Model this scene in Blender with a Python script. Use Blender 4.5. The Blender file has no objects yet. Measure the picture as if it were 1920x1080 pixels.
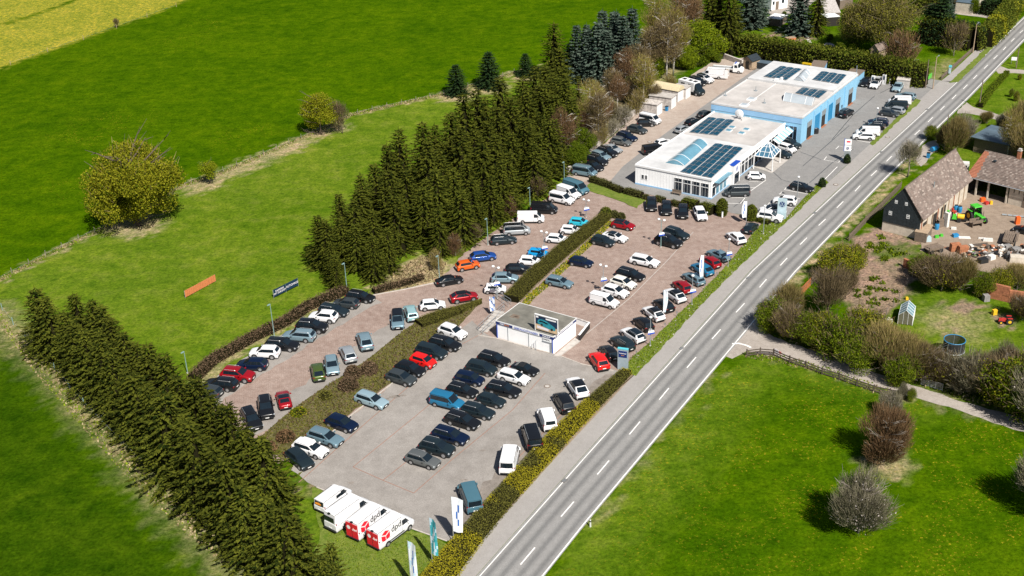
import bpy, bmesh, math, random
import numpy as np
from mathutils import Matrix, Vector
random.seed(7); RNG = np.random.default_rng(7)
SC = bpy.context.scene
COL = SC.collection
R = math.radians
# ------------------------------------------------------------------ camera, sky, sun, exposure
CF, CP, CR, CH = 2307.8, 0.46853, -0.036716, 88.0          # focal length in photo pixels, pitch, roll, height
cam_d = bpy.data.cameras.new('camera'); cam = bpy.data.objects.new('camera', cam_d); COL.objects.link(cam)
cam_d.sensor_width = 36.0; cam_d.lens = 36.0 * CF / 1920.0
cam_d.clip_start = 1.0; cam_d.clip_end = 6000.0
cam.matrix_world = Matrix.Translation((0, 0, CH)) @ Matrix.Rotation(math.pi / 2 - CP, 4, 'X') @ Matrix.Rotation(CR, 4, 'Z')
SC.camera = cam
SUN_DIR = Vector((0.42, -0.91, 0)).normalized() * math.cos(R(48)) + Vector((0, 0, math.sin(R(48))))
world = bpy.data.worlds.new('World'); SC.world = world; world.use_nodes = True
wn = world.node_tree; wn.nodes.clear()
sky = wn.nodes.new('ShaderNodeTexSky'); sky.sky_type = 'NISHITA'; sky.sun_disc = False
sky.sun_elevation = R(48); sky.sun_rotation = math.atan2(SUN_DIR.x, SUN_DIR.y)
bg = wn.nodes.new('ShaderNodeBackground'); bg.inputs['Strength'].default_value = 0.05
wo = wn.nodes.new('ShaderNodeOutputWorld')
wn.links.new(sky.outputs[0], bg.inputs[0]); wn.links.new(bg.outputs[0], wo.inputs[0])
sd = bpy.data.lights.new('sun', 'SUN'); sd.energy = 5.0; sd.angle = R(0.53); sd.color = (1.0, 0.95, 0.87)
sun = bpy.data.objects.new('sun', sd); COL.objects.link(sun)
sun.rotation_euler = SUN_DIR.to_track_quat('Z', 'Y').to_euler(); sun.location = (0, 0, 200)
SC.view_settings.view_transform = 'Standard'; SC.view_settings.look = 'None'
SC.view_settings.exposure = 0.60; SC.view_settings.gamma = 1.0
try: SC.view_settings.use_curve_mapping = False
except Exception: pass
SC.cycles.max_bounces = 5; SC.cycles.diffuse_bounces = 2; SC.cycles.glossy_bounces = 3
SC.cycles.transmission_bounces = 3; SC.cycles.transparent_max_bounces = 6

# ------------------------------------------------------------------ photo pixel -> place on a level plane
def at(x, y, z=0.0):
    X = (x - 960) / CF; Y = -(y - 540) / CF
    c, s = math.cos(CR), math.sin(CR)
    X, Y = c * X - s * Y, s * X + c * Y
    cp, sp = math.cos(CP), math.sin(CP)
    dx, dy, dz = X, cp + Y * sp, -sp + Y * cp
    t = (z - CH) / dz
    return Vector((dx * t, dy * t, z))
def height_at(base, top):                                   # height of an upright thing seen from base pixel to top pixel row
    g = at(*base)
    lo, hi = 0.0, 60.0
    cp, sp = math.cos(CP), math.sin(CP); c, s = math.cos(-CR), math.sin(-CR)
    for _ in range(40):
        m = (lo + hi) / 2
        z = m - CH; dep = g.y * cp - z * sp; up = (g.y * sp + z * cp) / dep; X = g.x / dep
        yy = 540 - CF * (s * X + c * up)
        if yy > top: lo = m
        else: hi = m
    return lo
def wp(pts, z=0.0): return [at(x, y, z) for x, y in pts]
def crop(ox, oy, s): return lambda x, y: (ox + x / s, oy + y / s)

# ------------------------------------------------------------------ objects
def tag(o, label=None, cat=None, group=None, kind=None):
    if label: o['label'] = label
    if cat: o['category'] = cat
    if group: o['group'] = group
    if kind: o['kind'] = kind
    return o
def thing(name, label, cat, loc=(0, 0, 0), rz=0.0, group=None):
    o = bpy.data.objects.new(name, None); COL.objects.link(o)
    o.location = loc; o.rotation_euler = (0, 0, rz); o.empty_display_size = 0.2
    return tag(o, label, cat, group)
def link(name, mesh, parent=None, loc=None, rz=None):
    o = bpy.data.objects.new(name, mesh); COL.objects.link(o)
    if parent is not None: o.parent = parent
    if loc is not None: o.location = loc
    if rz is not None: o.rotation_euler = (0, 0, rz)
    return o
def copy_tree(root, loc, rz=0.0, scale=None, label=None, group=None, cat=None):
    r = root.copy(); COL.objects.link(r); r.location = loc; r.rotation_euler = (0, 0, rz)
    if scale is not None: r.scale = scale if hasattr(scale, '__len__') else (scale, scale, scale)
    if label: r['label'] = label
    if group: r['group'] = group
    if cat: r['category'] = cat
    for ch in list(root.children):
        c = ch.copy(); COL.objects.link(c); c.parent = r
        for g in list(ch.children):
            d = g.copy(); COL.objects.link(d); d.parent = c
    return r
class MB:
    def __init__(self): self.v = []; self.f = []; self.m = []
    def add(self, verts, faces, mi=0):
        n = len(self.v); self.v += [tuple(p) for p in verts]
        self.f += [tuple(i + n for i in f) for f in faces]; self.m += [mi] * len(faces)
        return self
    def box(self, c, s, mi=0, rz=0.0, top=1.0):
        x, y, z = s[0] / 2, s[1] / 2, s[2] / 2
        P = [(-x, -y, -z), (x, -y, -z), (x, y, -z), (-x, y, -z), (-x * top, -y * top, z), (x * top, -y * top, z), (x * top, y * top, z), (-x * top, y * top, z)]
        co, si = math.cos(rz), math.sin(rz)
        P = [(c[0] + p[0] * co - p[1] * si, c[1] + p[0] * si + p[1] * co, c[2] + p[2]) for p in P]
        return self.add(P, [(0, 3, 2, 1), (4, 5, 6, 7), (0, 1, 5, 4), (1, 2, 6, 5), (2, 3, 7, 6), (3, 0, 4, 7)], mi)
    def tube(self, pts, rad, n=6, mi=0, cap=True):
        pts = [Vector(p) for p in pts]
        rad = rad if hasattr(rad, '__len__') else [rad] * len(pts)
        rings = []
        for i, p in enumerate(pts):
            d = (pts[min(i + 1, len(pts) - 1)] - pts[max(i - 1, 0)]).normalized()
            a = d.cross(Vector((0.31, 0.95, 0.05) if abs(d.z) > 0.9 else (0, 0, 1))).normalized(); b = d.cross(a)
            rings.append([p + (a * math.cos(2 * math.pi * k / n) + b * math.sin(2 * math.pi * k / n)) * rad[i] for k in range(n)])
        V = [q for r_ in rings for q in r_]; F = []
        for i in range(len(pts) - 1):
            for k in range(n):
                F.append((i * n + k, i * n + (k + 1) % n, (i + 1) * n + (k + 1) % n, (i + 1) * n + k))
        if cap: F += [tuple(range(n))[::-1], tuple((len(pts) - 1) * n + k for k in range(n))]
        return self.add(V, F, mi)
    def prism(self, poly, z0, z1, mi=0, mside=None):        # polygon (x, y) raised from z0 to z1
        n = len(poly)
        A = sum(poly[i][0] * poly[(i + 1) % n][1] - poly[(i + 1) % n][0] * poly[i][1] for i in range(n))
        if A < 0: poly = poly[::-1]
        V = [(p[0], p[1], z0) for p in poly] + [(p[0], p[1], z1) for p in poly]
        self.add(V, [tuple(range(n, 2 * n))], mi)
        m0 = len(self.v) - 2 * n
        for i in range(n):
            self.f.append((m0 + i, m0 + (i + 1) % n, m0 + n + (i + 1) % n, m0 + n + i)); self.m.append(mi if mside is None else mside)
        return self
    def quad(self, a, b, c, d, mi=0): return self.add([a, b, c, d], [(0, 1, 2, 3)], mi)
    def mesh(self, name, mats, smooth=False):
        me = bpy.data.meshes.new(name); me.from_pydata(self.v, [], self.f)
        for mt in (mats if isinstance(mats, (list, tuple)) else [mats]): me.materials.append(mt)
        me.polygons.foreach_set('material_index', self.m)
        if smooth: me.polygons.foreach_set('use_smooth', [True] * len(me.polygons))
        me.update(); return me
    def obj(self, name, mats, parent=None, loc=None, rz=None, smooth=False):
        return link(name, self.mesh(name, mats, smooth), parent, loc, rz)
def quads_mesh(name, Q, mats, mi=None):                     # Q: (n, 4, 3) array of loose quads
    Q = np.asarray(Q, dtype=np.float32); n = len(Q)
    me = bpy.data.meshes.new(name)
    me.vertices.add(4 * n); me.vertices.foreach_set('co', Q.reshape(-1))
    me.loops.add(4 * n); me.loops.foreach_set('vertex_index', np.arange(4 * n, dtype=np.int32))
    me.polygons.add(n); me.polygons.foreach_set('loop_start', np.arange(0, 4 * n, 4, dtype=np.int32))
    me.polygons.foreach_set('loop_total', np.full(n, 4, dtype=np.int32))
    for mt in (mats if isinstance(mats, (list, tuple)) else [mats]): me.materials.append(mt)
    if mi is not None: me.polygons.foreach_set('material_index', np.asarray(mi, dtype=np.int32))
    me.update(calc_edges=True); me.validate(); return me
def text_mesh(body, size, mat, depth=0.01):
    cu = bpy.data.curves.new('lettering', 'FONT'); cu.body = body; cu.size = size; cu.extrude = depth
    cu.align_x = 'CENTER'; cu.align_y = 'CENTER'
    o = bpy.data.objects.new('lettering', cu); COL.objects.link(o)
    dg = bpy.context.evaluated_depsgraph_get(); me = bpy.data.meshes.new_from_object(o.evaluated_get(dg))
    bpy.data.objects.remove(o); bpy.data.curves.remove(cu)
    me.materials.clear(); me.materials.append(mat); me.name = 'lettering'
    return me
def text_on(parent, name, body, size, mat, loc, rot, squeeze=1.0):  # lettering lies in the local xy plane of rot
    o = link(name, text_mesh(body, size, mat), parent); o.location = loc; o.rotation_euler = rot; o.scale = (squeeze, 1, 1)
    return o

# ------------------------------------------------------------------ materials
def nt(name):
    m = bpy.data.materials.new(name); m.use_nodes = True
    return m, m.node_tree.nodes, m.node_tree.links, m.node_tree.nodes['Principled BSDF']
def mat(name, col, rough=0.7, metal=0.0, var=0.12, scale=3.0, bump=0.0, bscale=None, coat=0.0, spec=None, coords='Object', emit=None):
    m, N, L, b = nt(name)
    b.inputs['Roughness'].default_value = rough; b.inputs['Metallic'].default_value = metal
    if coat: b.inputs['Coat Weight'].default_value = coat; b.inputs['Coat Roughness'].default_value = 0.04
    if spec is not None: b.inputs['Specular IOR Level'].default_value = spec
    tc = N.new('ShaderNodeTexCoord')
    nz = N.new('ShaderNodeTexNoise'); nz.inputs['Scale'].default_value = scale; nz.inputs['Detail'].default_value = 6
    nz.inputs['Roughness'].default_value = 0.65
    L.new(tc.outputs[coords], nz.inputs['Vector'])
    rp = N.new('ShaderNodeValToRGB')
    rp.color_ramp.elements[0].position = 0.3; rp.color_ramp.elements[1].position = 0.72
    rp.color_ramp.elements[0].color = (*[max(0, c * (1 - var)) for c in col], 1)
    rp.color_ramp.elements[1].color = (*[min(1, c * (1 + var)) for c in col], 1)
    L.new(nz.outputs['Fac'], rp.inputs['Fac']); L.new(rp.outputs['Color'], b.inputs['Base Color'])
    if bump:
        n2 = N.new('ShaderNodeTexNoise'); n2.inputs['Scale'].default_value = bscale or scale * 4; n2.inputs['Detail'].default_value = 4
        L.new(tc.outputs[coords], n2.inputs['Vector'])
        bp = N.new('ShaderNodeBump'); bp.inputs['Strength'].default_value = bump; bp.inputs['Distance'].default_value = 0.05
        L.new(n2.outputs['Fac'], bp.inputs['Height']); L.new(bp.outputs['Normal'], b.inputs['Normal'])
    return m
def leaf_mat(name, c0, c1, transl=0.25, objvar=0.25):
    m, N, L, b = nt(name)
    b.inputs['Roughness'].default_value = 0.8; b.inputs['Specular IOR Level'].default_value = 0.05
    ge = N.new('ShaderNodeNewGeometry'); oi = N.new('ShaderNodeObjectInfo')
    rp = N.new('ShaderNodeValToRGB'); rp.color_ramp.elements[0].color = (*c0, 1); rp.color_ramp.elements[1].color = (*c1, 1)
    L.new(ge.outputs['Random Per Island'], rp.inputs['Fac'])
    hs = N.new('ShaderNodeHueSaturation')
    mr = N.new('ShaderNodeMapRange'); mr.inputs['To Min'].default_value = 1 - objvar; mr.inputs['To Max'].default_value = 1 + objvar
    L.new(oi.outputs['Random'], mr.inputs['Value']); L.new(mr.outputs[0], hs.inputs['Value'])
    L.new(rp.outputs['Color'], hs.inputs['Color']); L.new(hs.outputs['Color'], b.inputs['Base Color'])
    if transl:
        t = N.new('ShaderNodeBsdfTranslucent'); mx = N.new('ShaderNodeMixShader'); mx.inputs[0].default_value = transl
        L.new(hs.outputs['Color'], t.inputs['Color']); L.new(b.outputs[0], mx.inputs[1]); L.new(t.outputs[0], mx.inputs[2])
        L.new(mx.outputs[0], N['Material Output'].inputs['Surface'])
    return m
def surf_mat(name, cols, scales=(0.15, 1.2, 9.0), rough=0.9, bump=0.15, tracks=None, mortar=None):
    """worn outdoor surface: three scales of blotches in world metres; mortar = (w, h, dark colour, angle) draws paving joints"""
    m, N, L, b = nt(name)
    b.inputs['Roughness'].default_value = rough; b.inputs['Specular IOR Level'].default_value = 0.25
    ge = N.new('ShaderNodeNewGeometry'); pos = ge.outputs['Position']
    def noise(s, det=5):
        n = N.new('ShaderNodeTexNoise'); n.inputs['Scale'].default_value = s; n.inputs['Detail'].default_value = det; n.inputs['Roughness'].default_value = 0.6
        L.new(pos, n.inputs['Vector']); return n.outputs['Fac']
    def ramp(f, a, c, p0=0.32, p1=0.68):
        r_ = N.new('ShaderNodeValToRGB'); r_.color_ramp.elements[0].position = p0; r_.color_ramp.elements[1].position = p1
        r_.color_ramp.elements[0].color = (*a, 1); r_.color_ramp.elements[1].color = (*c, 1); L.new(f, r_.inputs['Fac']); return r_.outputs['Color']
    def mix(fac, a, c, mode='MIX'):
        x = N.new('ShaderNodeMixRGB'); x.blend_type = mode
        if isinstance(fac, float): x.inputs[0].default_value = fac
        else: L.new(fac, x.inputs[0])
        for i, q in ((1, a), (2, c)):
            if isinstance(q, tuple): x.inputs[i].default_value = (*q, 1)
            else: L.new(q, x.inputs[i])
        return x.outputs[0]
    base = ramp(noise(scales[0]), cols[0], cols[1])
    mid = ramp(noise(scales[1]), cols[0], cols[2])
    c = mix(0.45, base, mid)
    fine = ramp(noise(scales[2], 3), (0.78, 0.78, 0.78), (1.2, 1.2, 1.2), 0.3, 0.7)
    c = mix(1.0, c, fine, 'MULTIPLY')
    if mortar:
        bw, bh, dk, ang = mortar
        mp = N.new('ShaderNodeMapping'); mp.inputs['Rotation'].default_value = (0, 0, ang); L.new(pos, mp.inputs['Vector'])
        br = N.new('ShaderNodeTexBrick'); br.inputs['Scale'].default_value = 1.0; br.inputs['Brick Width'].default_value = bw; br.inputs['Row Height'].default_value = bh
        br.inputs['Mortar Size'].default_value = 0.018; br.inputs['Color1'].default_value = (1, 1, 1, 1); br.inputs['Color2'].default_value = (0.82, 0.82, 0.82, 1)
        br.inputs['Mortar'].default_value = (*dk, 1); L.new(mp.outputs[0], br.inputs['Vector'])
        c = mix(0.8, c, br.outputs['Color'], 'MULTIPLY')
    if tracks:
        va = N.new('ShaderNodeVertexColor'); va.layer_name = 'wheel_tracks'; c = mix(va.outputs['Color'], c, mix(1.0, c, tracks, 'MULTIPLY'))
    L.new(c, b.inputs['Base Color'])
    if bump:
        bp = N.new('ShaderNodeBump'); bp.inputs['Strength'].default_value = bump; bp.inputs['Distance'].default_value = 0.04
        L.new(noise(scales[2] * 2, 4), bp.inputs['Height']); L.new(bp.outputs['Normal'], b.inputs['Normal'])
    return m
MAT = {}
MAT['asphalt_road'] = surf_mat('road_asphalt', [(.225, .218, .21), (.26, .253, .243), (.285, .277, .267)], (.25, 1.5, 12), tracks=(.60, .61, .62))
MAT['sidewalk'] = surf_mat('pavement_asphalt', [(.26, .243, .228), (.31, .292, .275), (.33, .31, .295)], (.2, 1.2, 14))
MAT['lot_asphalt'] = surf_mat('lot_concrete', [(.195, .177, .160), (.295, .272, .250), (.33, .306, .284)], (.09, .5, 9))
MAT['front_asphalt'] = surf_mat('forecourt_asphalt', [(.185, .18, .175), (.235, .228, .22), (.26, .25, .24)], (.13, .8, 9))
MAT['pink_paving'] = surf_mat('pink_paving', [(.235, .165, .137), (.34, .255, .215), (.42, .345, .305)], (.10, .9, 7), mortar=(.42, .22, (.6, .55, .5), .6))
MAT['rear_lot'] = surf_mat('rear_paving', [(.30, .235, .195), (.36, .30, .255), (.42, .36, .31)], (.10, .8, 8))
MAT['gravel'] = surf_mat('gravel', [(.27, .235, .205), (.36, .32, .285), (.41, .37, .33)], (.2, 1.5, 12), bump=.4)
MAT['yard'] = surf_mat('yard_dirt', [(.20, .15, .11), (.29, .225, .17), (.34, .27, .21)], (.2, 1.2, 9), bump=.4)
MAT['soil'] = surf_mat('garden_soil', [(.26, .18, .12), (.35, .255, .175), (.40, .30, .22)], (.25, 2, 8), bump=.5)
MAT['line'] = mat('road_paint', (.74, .72, .69), .7, var=.2, scale=2.5)
MAT['rust_line'] = mat('rusty_paint_line', (.27, .15, .11), .8, var=.25, scale=1.5)
MAT['kerb'] = mat('kerb_concrete', (.42, .38, .34), .85, var=.2, scale=2)
MAT['concrete'] = mat('concrete', (.40, .37, .34), .85, var=.25, scale=1.3, bump=.2)
MAT['oldconcrete'] = mat('weathered_concrete', (.46, .42, .39), .9, var=.45, scale=1.8, bump=.4)
MAT['white'] = mat('white_paint', (.70, .70, .70), .55, var=.04, scale=.6)
MAT['whitewall'] = mat('white_render', (.84, .84, .84), .75, var=.06, scale=.5)
MAT['roof_felt'] = mat('roof_felt', (.43, .405, .385), .9, var=.24, scale=.22, bump=.1, bscale=5)
MAT['roof_pale'] = mat('pale_roof_sheet', (.50, .50, .50), .8, var=.2, scale=.25)
MAT['hut_roof'] = mat('hut_roof_felt', (.155, .148, .125), .95, var=.35, scale=.5, bump=.2)
MAT['blue_wall'] = mat('blue_facade', (.23, .46, .64), .6, var=.06, scale=.5)
MAT['blue_band'] = mat('blue_band', (.24, .44, .66), .6, var=.08, scale=.5)
MAT['blue_shutter'] = mat('blue_shutter', (.02, .20, .40), .5, var=.1, scale=1)
MAT['navy'] = mat('navy_sign', (.008, .025, .13), .4, var=.1, scale=1)
MAT['dark_blue'] = mat('dark_blue_panel', (.01, .03, .07), .4, var=.1, scale=1)
MAT['royal'] = mat('royal_blue', (.01, .06, .38), .4, var=.1)
MAT['glass'] = mat('window_glass', (.012, .02, .03), .06, var=.3, scale=.3, spec=.6)
MAT['skyglass'] = mat('skylight_glass', (.11, .25, .33), .18, var=.22, scale=.5, spec=.6)
MAT['paleglass'] = mat('pale_skylight', (.36, .40, .43), .3, var=.1, scale=.5)
MAT['solar'] = mat('solar_cells', (.006, .050, .085), .22, var=.2, scale=.4, spec=.4)
MAT['alu'] = mat('aluminium', (.55, .56, .57), .4, .6, var=.1)
MAT['steel'] = mat('galvanised_steel', (.36, .40, .42), .45, .5, var=.15)
MAT['greenpole'] = mat('green_painted_pole', (.22, .34, .33), .5, .2, var=.15)
MAT['wood'] = mat('weathered_wood', (.16, .12, .09), .85, var=.35, scale=4, bump=.3)
MAT['palewood'] = mat('pale_wood', (.34, .25, .17), .8, var=.3, scale=3, bump=.2)
MAT['rail'] = mat('dark_rail_wood', (.085, .065, .05), .85, var=.35, scale=4)
MAT['orangewood'] = mat('orange_boards', (.50, .165, .06), .7, var=.25, scale=3)
MAT['slate'] = mat('black_slate', (.018, .026, .032), .55, var=.4, scale=2.5, bump=.3, bscale=8)
MAT['tile'] = mat('old_roof_tile', (.175, .135, .115), .9, var=.42, scale=1.1, bump=.3)
MAT['redtile'] = mat('new_red_tile', (.33, .125, .07), .85, var=.2, scale=2)
MAT['brick'] = mat('ruin_brick', (.33, .125, .06), .9, var=.4, scale=2.4, bump=.5)
MAT['plaster'] = mat('old_plaster', (.50, .44, .36), .9, var=.25, scale=1.2, bump=.2)
MAT['darkhole'] = mat('dark_interior', (.02, .016, .013), .95, var=.3)
MAT['shed_roof'] = mat('blue_grey_roof', (.075, .11, .14), .7, var=.25, scale=.8)
MAT['tyre'] = mat('tyre_rubber', (.014, .014, .015), .85, var=.2)
MAT['rim'] = mat('wheel_rim', (.42, .42, .43), .35, .6, var=.2, scale=6)
MAT['trim'] = mat('black_trim', (.012, .013, .014), .55, var=.2)
MAT['carglass'] = mat('car_glass', (.008, .014, .02), .05, var=.2, spec=.6)
MAT['headlight'] = mat('headlight_lens', (.34, .37, .40), .12, var=.15, scale=8, spec=.7)
MAT['taillight'] = mat('tail_light_lens', (.20, .008, .010), .2, var=.2, scale=8)
MAT['plate'] = mat('number_plate', (.72, .72, .70), .5, var=.05)
MAT['red_sign'] = mat('red_livery', (.62, .012, .03), .4, var=.04)
MAT['blacktext'] = mat('black_lettering', (.02, .02, .022), .6, var=.05)
MAT['whitetext'] = mat('white_lettering', (.8, .8, .8), .6, var=.03)
MAT['orangetext'] = mat('orange_lettering', (.75, .28, .03), .6, var=.03)
MAT['pinktext'] = mat('bright_lettering', (.75, .70, .74), .6, var=.03)
MAT['bark'] = mat('bark', (.095, .07, .05), .95, var=.35, scale=3, bump=.5)
MAT['palebark'] = mat('birch_bark', (.50, .46, .41), .8, var=.35, scale=2.5, bump=.2)
MAT['greybark'] = mat('grey_bark', (.20, .17, .14), .9, var=.3, scale=3)
MAT['spruce'] = leaf_mat('spruce_needles', (.008, .016, .002), (.092, .100, .011), .10, .18)
MAT['spruce_dark'] = leaf_mat('dark_spruce_needles', (.006, .018, .008), (.030, .052, .014), .08, .15)
MAT['spruce_blue'] = leaf_mat('blue_spruce_needles', (.012, .030, .020), (.105, .135, .105), .08, .2)
MAT['thuja'] = leaf_mat('thuja_foliage', (.035, .058, .006), (.13, .14, .016), .12, .15)
MAT['hedge_olive'] = leaf_mat('clipped_hedge_leaves', (.085, .085, .014), (.165, .155, .035), .2, .1)
MAT['hedge_box'] = leaf_mat('box_hedge_leaves', (.045, .05, .012), (.12, .12, .035), .12, .2)
MAT['hedge_yellow'] = leaf_mat('yellow_hedge_leaves', (.25, .23, .012), (.42, .36, .025), .3, .1)
MAT['hedge_brown'] = leaf_mat('brown_hedge_twigs', (.05, .035, .02), (.17, .115, .07), .1, .1)
MAT['twig'] = leaf_mat('bare_twigs', (.07, .052, .026), (.18, .135, .075), .05, .15)
MAT['twig_red'] = leaf_mat('reddish_twigs', (.075, .045, .022), (.19, .115, .06), .05, .12)
MAT['twig_tan'] = leaf_mat('tan_twigs', (.12, .095, .03), (.29, .225, .09), .1, .15)
MAT['twig_grey'] = leaf_mat('grey_twigs', (.10, .09, .055), (.25, .225, .15), .05, .12)
MAT['leaf_young'] = leaf_mat('young_green_leaves', (.10, .15, .006), (.27, .32, .014), .35, .12)
MAT['leaf_olive'] = leaf_mat('olive_leaves', (.14, .145, .006), (.27, .26, .018), .25, .12)
MAT['leaf_green'] = leaf_mat('green_leaves', (.035, .068, .004), (.135, .175, .010), .25, .12)
MAT['leaf_willow'] = leaf_mat('willow_leaves', (.07, .065, .018), (.19, .17, .06), .25, .1)
MAT['blossom'] = leaf_mat('pale_blossom', (.30, .25, .22), (.62, .56, .53), .2, .1)
MAT['grass_blade'] = leaf_mat('grass_tufts', (.05, .09, .008), (.16, .21, .022), .25, .1)
MAT['verge_blade'] = leaf_mat('verge_grass', (.10, .17, .006), (.24, .30, .02), .3, .1)
MAT['dry_blade'] = leaf_mat('dry_grass_tufts', (.22, .17, .08), (.42, .34, .20), .2, .1)
MAT['hedge_core'] = mat('hedge_inner_shade', (.014, .013, .006), 1.0, var=.4, scale=4, spec=0.0)  # near-black stands for shade inside foliage; also colours the trampoline mat
# ------------------------------------------------------------------ the ground sheet
def P2(pts): return np.array([tuple(at(x, y))[:2] for x, y in pts])
def seg_dist(P, pl):                                        # distance of points to a polyline
    d = np.full(len(P), 1e9)
    for a, b in zip(pl[:-1], pl[1:]):
        ab = b - a; t = np.clip(((P - a) @ ab) / max(1e-9, ab @ ab), 0, 1)
        d = np.minimum(d, np.linalg.norm(P - (a + t[:, None] * ab), axis=1))
    return d
def inside(P, poly):
    x, y = P[:, 0], P[:, 1]; r = np.zeros(len(P), bool); n = len(poly)
    for i in range(n):
        x0, y0 = poly[i]; x1, y1 = poly[(i + 1) % n]
        if y0 == y1: continue
        c = ((y0 > y) != (y1 > y)) & (x < (x1 - x0) * (y - y0) / (y1 - y0) + x0); r ^= c
    return r
def soft(P, poly, w):                                       # 1 inside a polygon, fading over w metres across its edge
    d = seg_dist(P, np.vstack([poly, poly[:1]])); s = np.where(inside(P, poly), d, -d)
    return np.clip(s / w + .5, 0, 1)
def band(P, pl, w, f): return np.clip((w - seg_dist(P, pl)) / f + .5, 0, 1)
gx = np.concatenate([[-1600, -900, -500, -300], np.arange(-200, 200.1, 1.0), [300, 500, 900, 1600]])
gy = np.concatenate([[-300, 0, 50], np.arange(80, 430.1, 1.0), [500, 700, 1100, 2000]])
GX, GY = np.meshgrid(gx, gy); NP_ = np.stack([GX.ravel(), GY.ravel()], 1)
jit = RNG.normal(0, .8, NP_.shape)
Q = NP_ + jit
fence_line = P2([(-60, 552), (0, 525), (95, 475), (190, 430), (350, 345), (420, 322), (575, 255), (660, 215), (830, 177), (985, 130), (1045, 118), (1120, 100)])
upper = P2([(-400, 700), (0, 525), (190, 430), (350, 345), (575, 255), (660, 215), (830, 177), (985, 130), (1120, 100), (1250, -80), (-600, -80)])
rape_edge = [(-500, 250), (0, 128), (92, 95), (155, 72), (217, 50), (275, 30), (330, 8), (345, 0), (420, -30), (420, -120), (-900, -120)]
dry = np.zeros(len(Q)); mid = np.zeros(len(Q)); dark = np.zeros(len(Q)); rape = np.zeros(len(Q)); soil = np.zeros(len(Q)); flow = np.zeros(len(Q))
rape = soft(Q, P2(rape_edge), 3.0)
rape *= 1 - .9 * band(Q, P2([(-100, 60), (20, 42), (110, 12), (150, -5)]), 1.2, 2.0)
upm = soft(Q, upper, 2)
mid = 1 - upm
mid *= soft(Q, P2([(-30, 525), (190, 425), (350, 340), (660, 210), (1000, 125), (1150, 95), (1240, 260), (1060, 400), (900, 480), (740, 560), (500, 680), (350, 760), (40, 640)]), 4)
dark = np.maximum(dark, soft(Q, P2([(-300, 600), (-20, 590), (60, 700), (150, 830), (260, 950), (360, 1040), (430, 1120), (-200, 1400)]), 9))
dry = np.maximum(dry, .8 * band(Q, fence_line, .45, .8))
dry = np.maximum(dry, .75 * soft(Q, P2([(350, 348), (420, 318), (500, 288), (575, 253), (585, 270), (470, 318), (420, 338), (360, 365)]), 2.5))
leftdry = P2([(-10, 580), (40, 640), (105, 695), (150, 745), (250, 852), (350, 955), (440, 1045), (500, 1110)])
dry = np.maximum(dry, .8 * band(Q, leftdry, 1.0, 2.2))
dry = np.maximum(dry, .42 * band(Q, leftdry, 2.6, 4.0))
for px, py, r_ in ((857, 180, 5), (918, 165, 5), (985, 145, 3.5), (600, 250, 3), (640, 240, 2.5), (255, 424, 5.5), (393, 345, 3), (1040, 140, 4)):
    dry = np.maximum(dry, .8 * np.clip((r_ - np.linalg.norm(Q - np.array(tuple(at(px, py))[:2]), axis=1)) / 2.0 + .3, 0, 1))
dry = np.maximum(dry, .9 * soft(Q, P2([(690, 555), (735, 510), (790, 478), (840, 490), (835, 525), (760, 548), (640, 575)]), 1.5))
dry = np.maximum(dry, .7 * soft(Q, P2([(1060, 320), (1140, 240), (1230, 170), (1300, 110), (1200, 100), (1090, 200), (1030, 300)]), 4))
dry = np.maximum(dry, .65 * soft(Q, P2([(640, 560), (560, 600), (480, 650), (375, 735), (365, 715), (470, 635), (560, 585), (640, 545)]), .8))
for pg, a in (([(1800, 220), (1835, 150), (1880, 90), (2000, 90), (2000, 420), (1760, 300)], .8), ([(1720, 110), (1850, 80), (1880, 60), (1790, 150), (1740, 165)], .55), ([(540, 880), (620, 930), (640, 1100), (540, 1120), (500, 1000)], .9), ([(1690, 570), (1780, 530), (1930, 560), (1930, 680), (1760, 700), (1660, 640)], .75), ([(1390, 50), (1590, 60), (1560, 110), (1390, 95)], .5), ([(1420, 600), (1600, 400), (1740, 280), (1800, 220), (1700, 290), (1500, 500)], .7)): mid = np.maximum(mid, a * soft(Q, P2(pg), 3))
dry = np.maximum(dry, .6 * soft(Q, P2([(1752, 162), (1790, 118), (1770, 112), (1738, 150)]), 3)); dry = np.maximum(dry, .5 * soft(Q, P2([(1725, 590), (1790, 575), (1850, 600), (1830, 640), (1750, 620)]), 4))
rr = P2([(1100, 990), (1300, 740), (1345, 700)]); rr2 = P2([(1430, 590), (1503, 513), (1670, 342), (1740, 280)])
dry = np.maximum(dry, .55 * band(Q, rr, .3, 1.2)); dry = np.maximum(dry, .9 * band(Q, rr2, .7, .9))
lane_n = P2([(1417, 600), (1450, 632), (1548, 664), (1652, 702), (1710, 722), (1889, 774)])
lane_s = P2([(1380, 655), (1460, 670), (1541, 692), (1638, 725), (1719, 747), (1881, 797)])
dry = np.maximum(dry, .6 * band(Q, lane_s, .3, .8)); dry = np.maximum(dry, .35 * band(Q, lane_n, .5, .8))
dry = np.maximum(dry, .8 * soft(Q, P2([(1000, 545), (1170, 395), (1150, 412), (1025, 535), (985, 570)]), .6))
for px, py, r_ in ((1665, 868, 3), (1655, 885, 2), (760, 1005, 1.4), (700, 990, 1.6), (736, 1018, 1.2), (660, 955, 1.5)):
    dry = np.maximum(dry, .75 * np.clip((r_ - np.linalg.norm(Q - np.array(tuple(at(px, py))[:2]), axis=1)) / 1.6 + .3, 0, 1))
garden = P2([(1585, 500), (1600, 455), (1640, 425), (1715, 448), (1722, 470), (1690, 495), (1716, 520), (1690, 560), (1660, 590), (1590, 575), (1560, 540)])
soil = np.maximum(soil, soft(Q, garden, 1.0))
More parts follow.
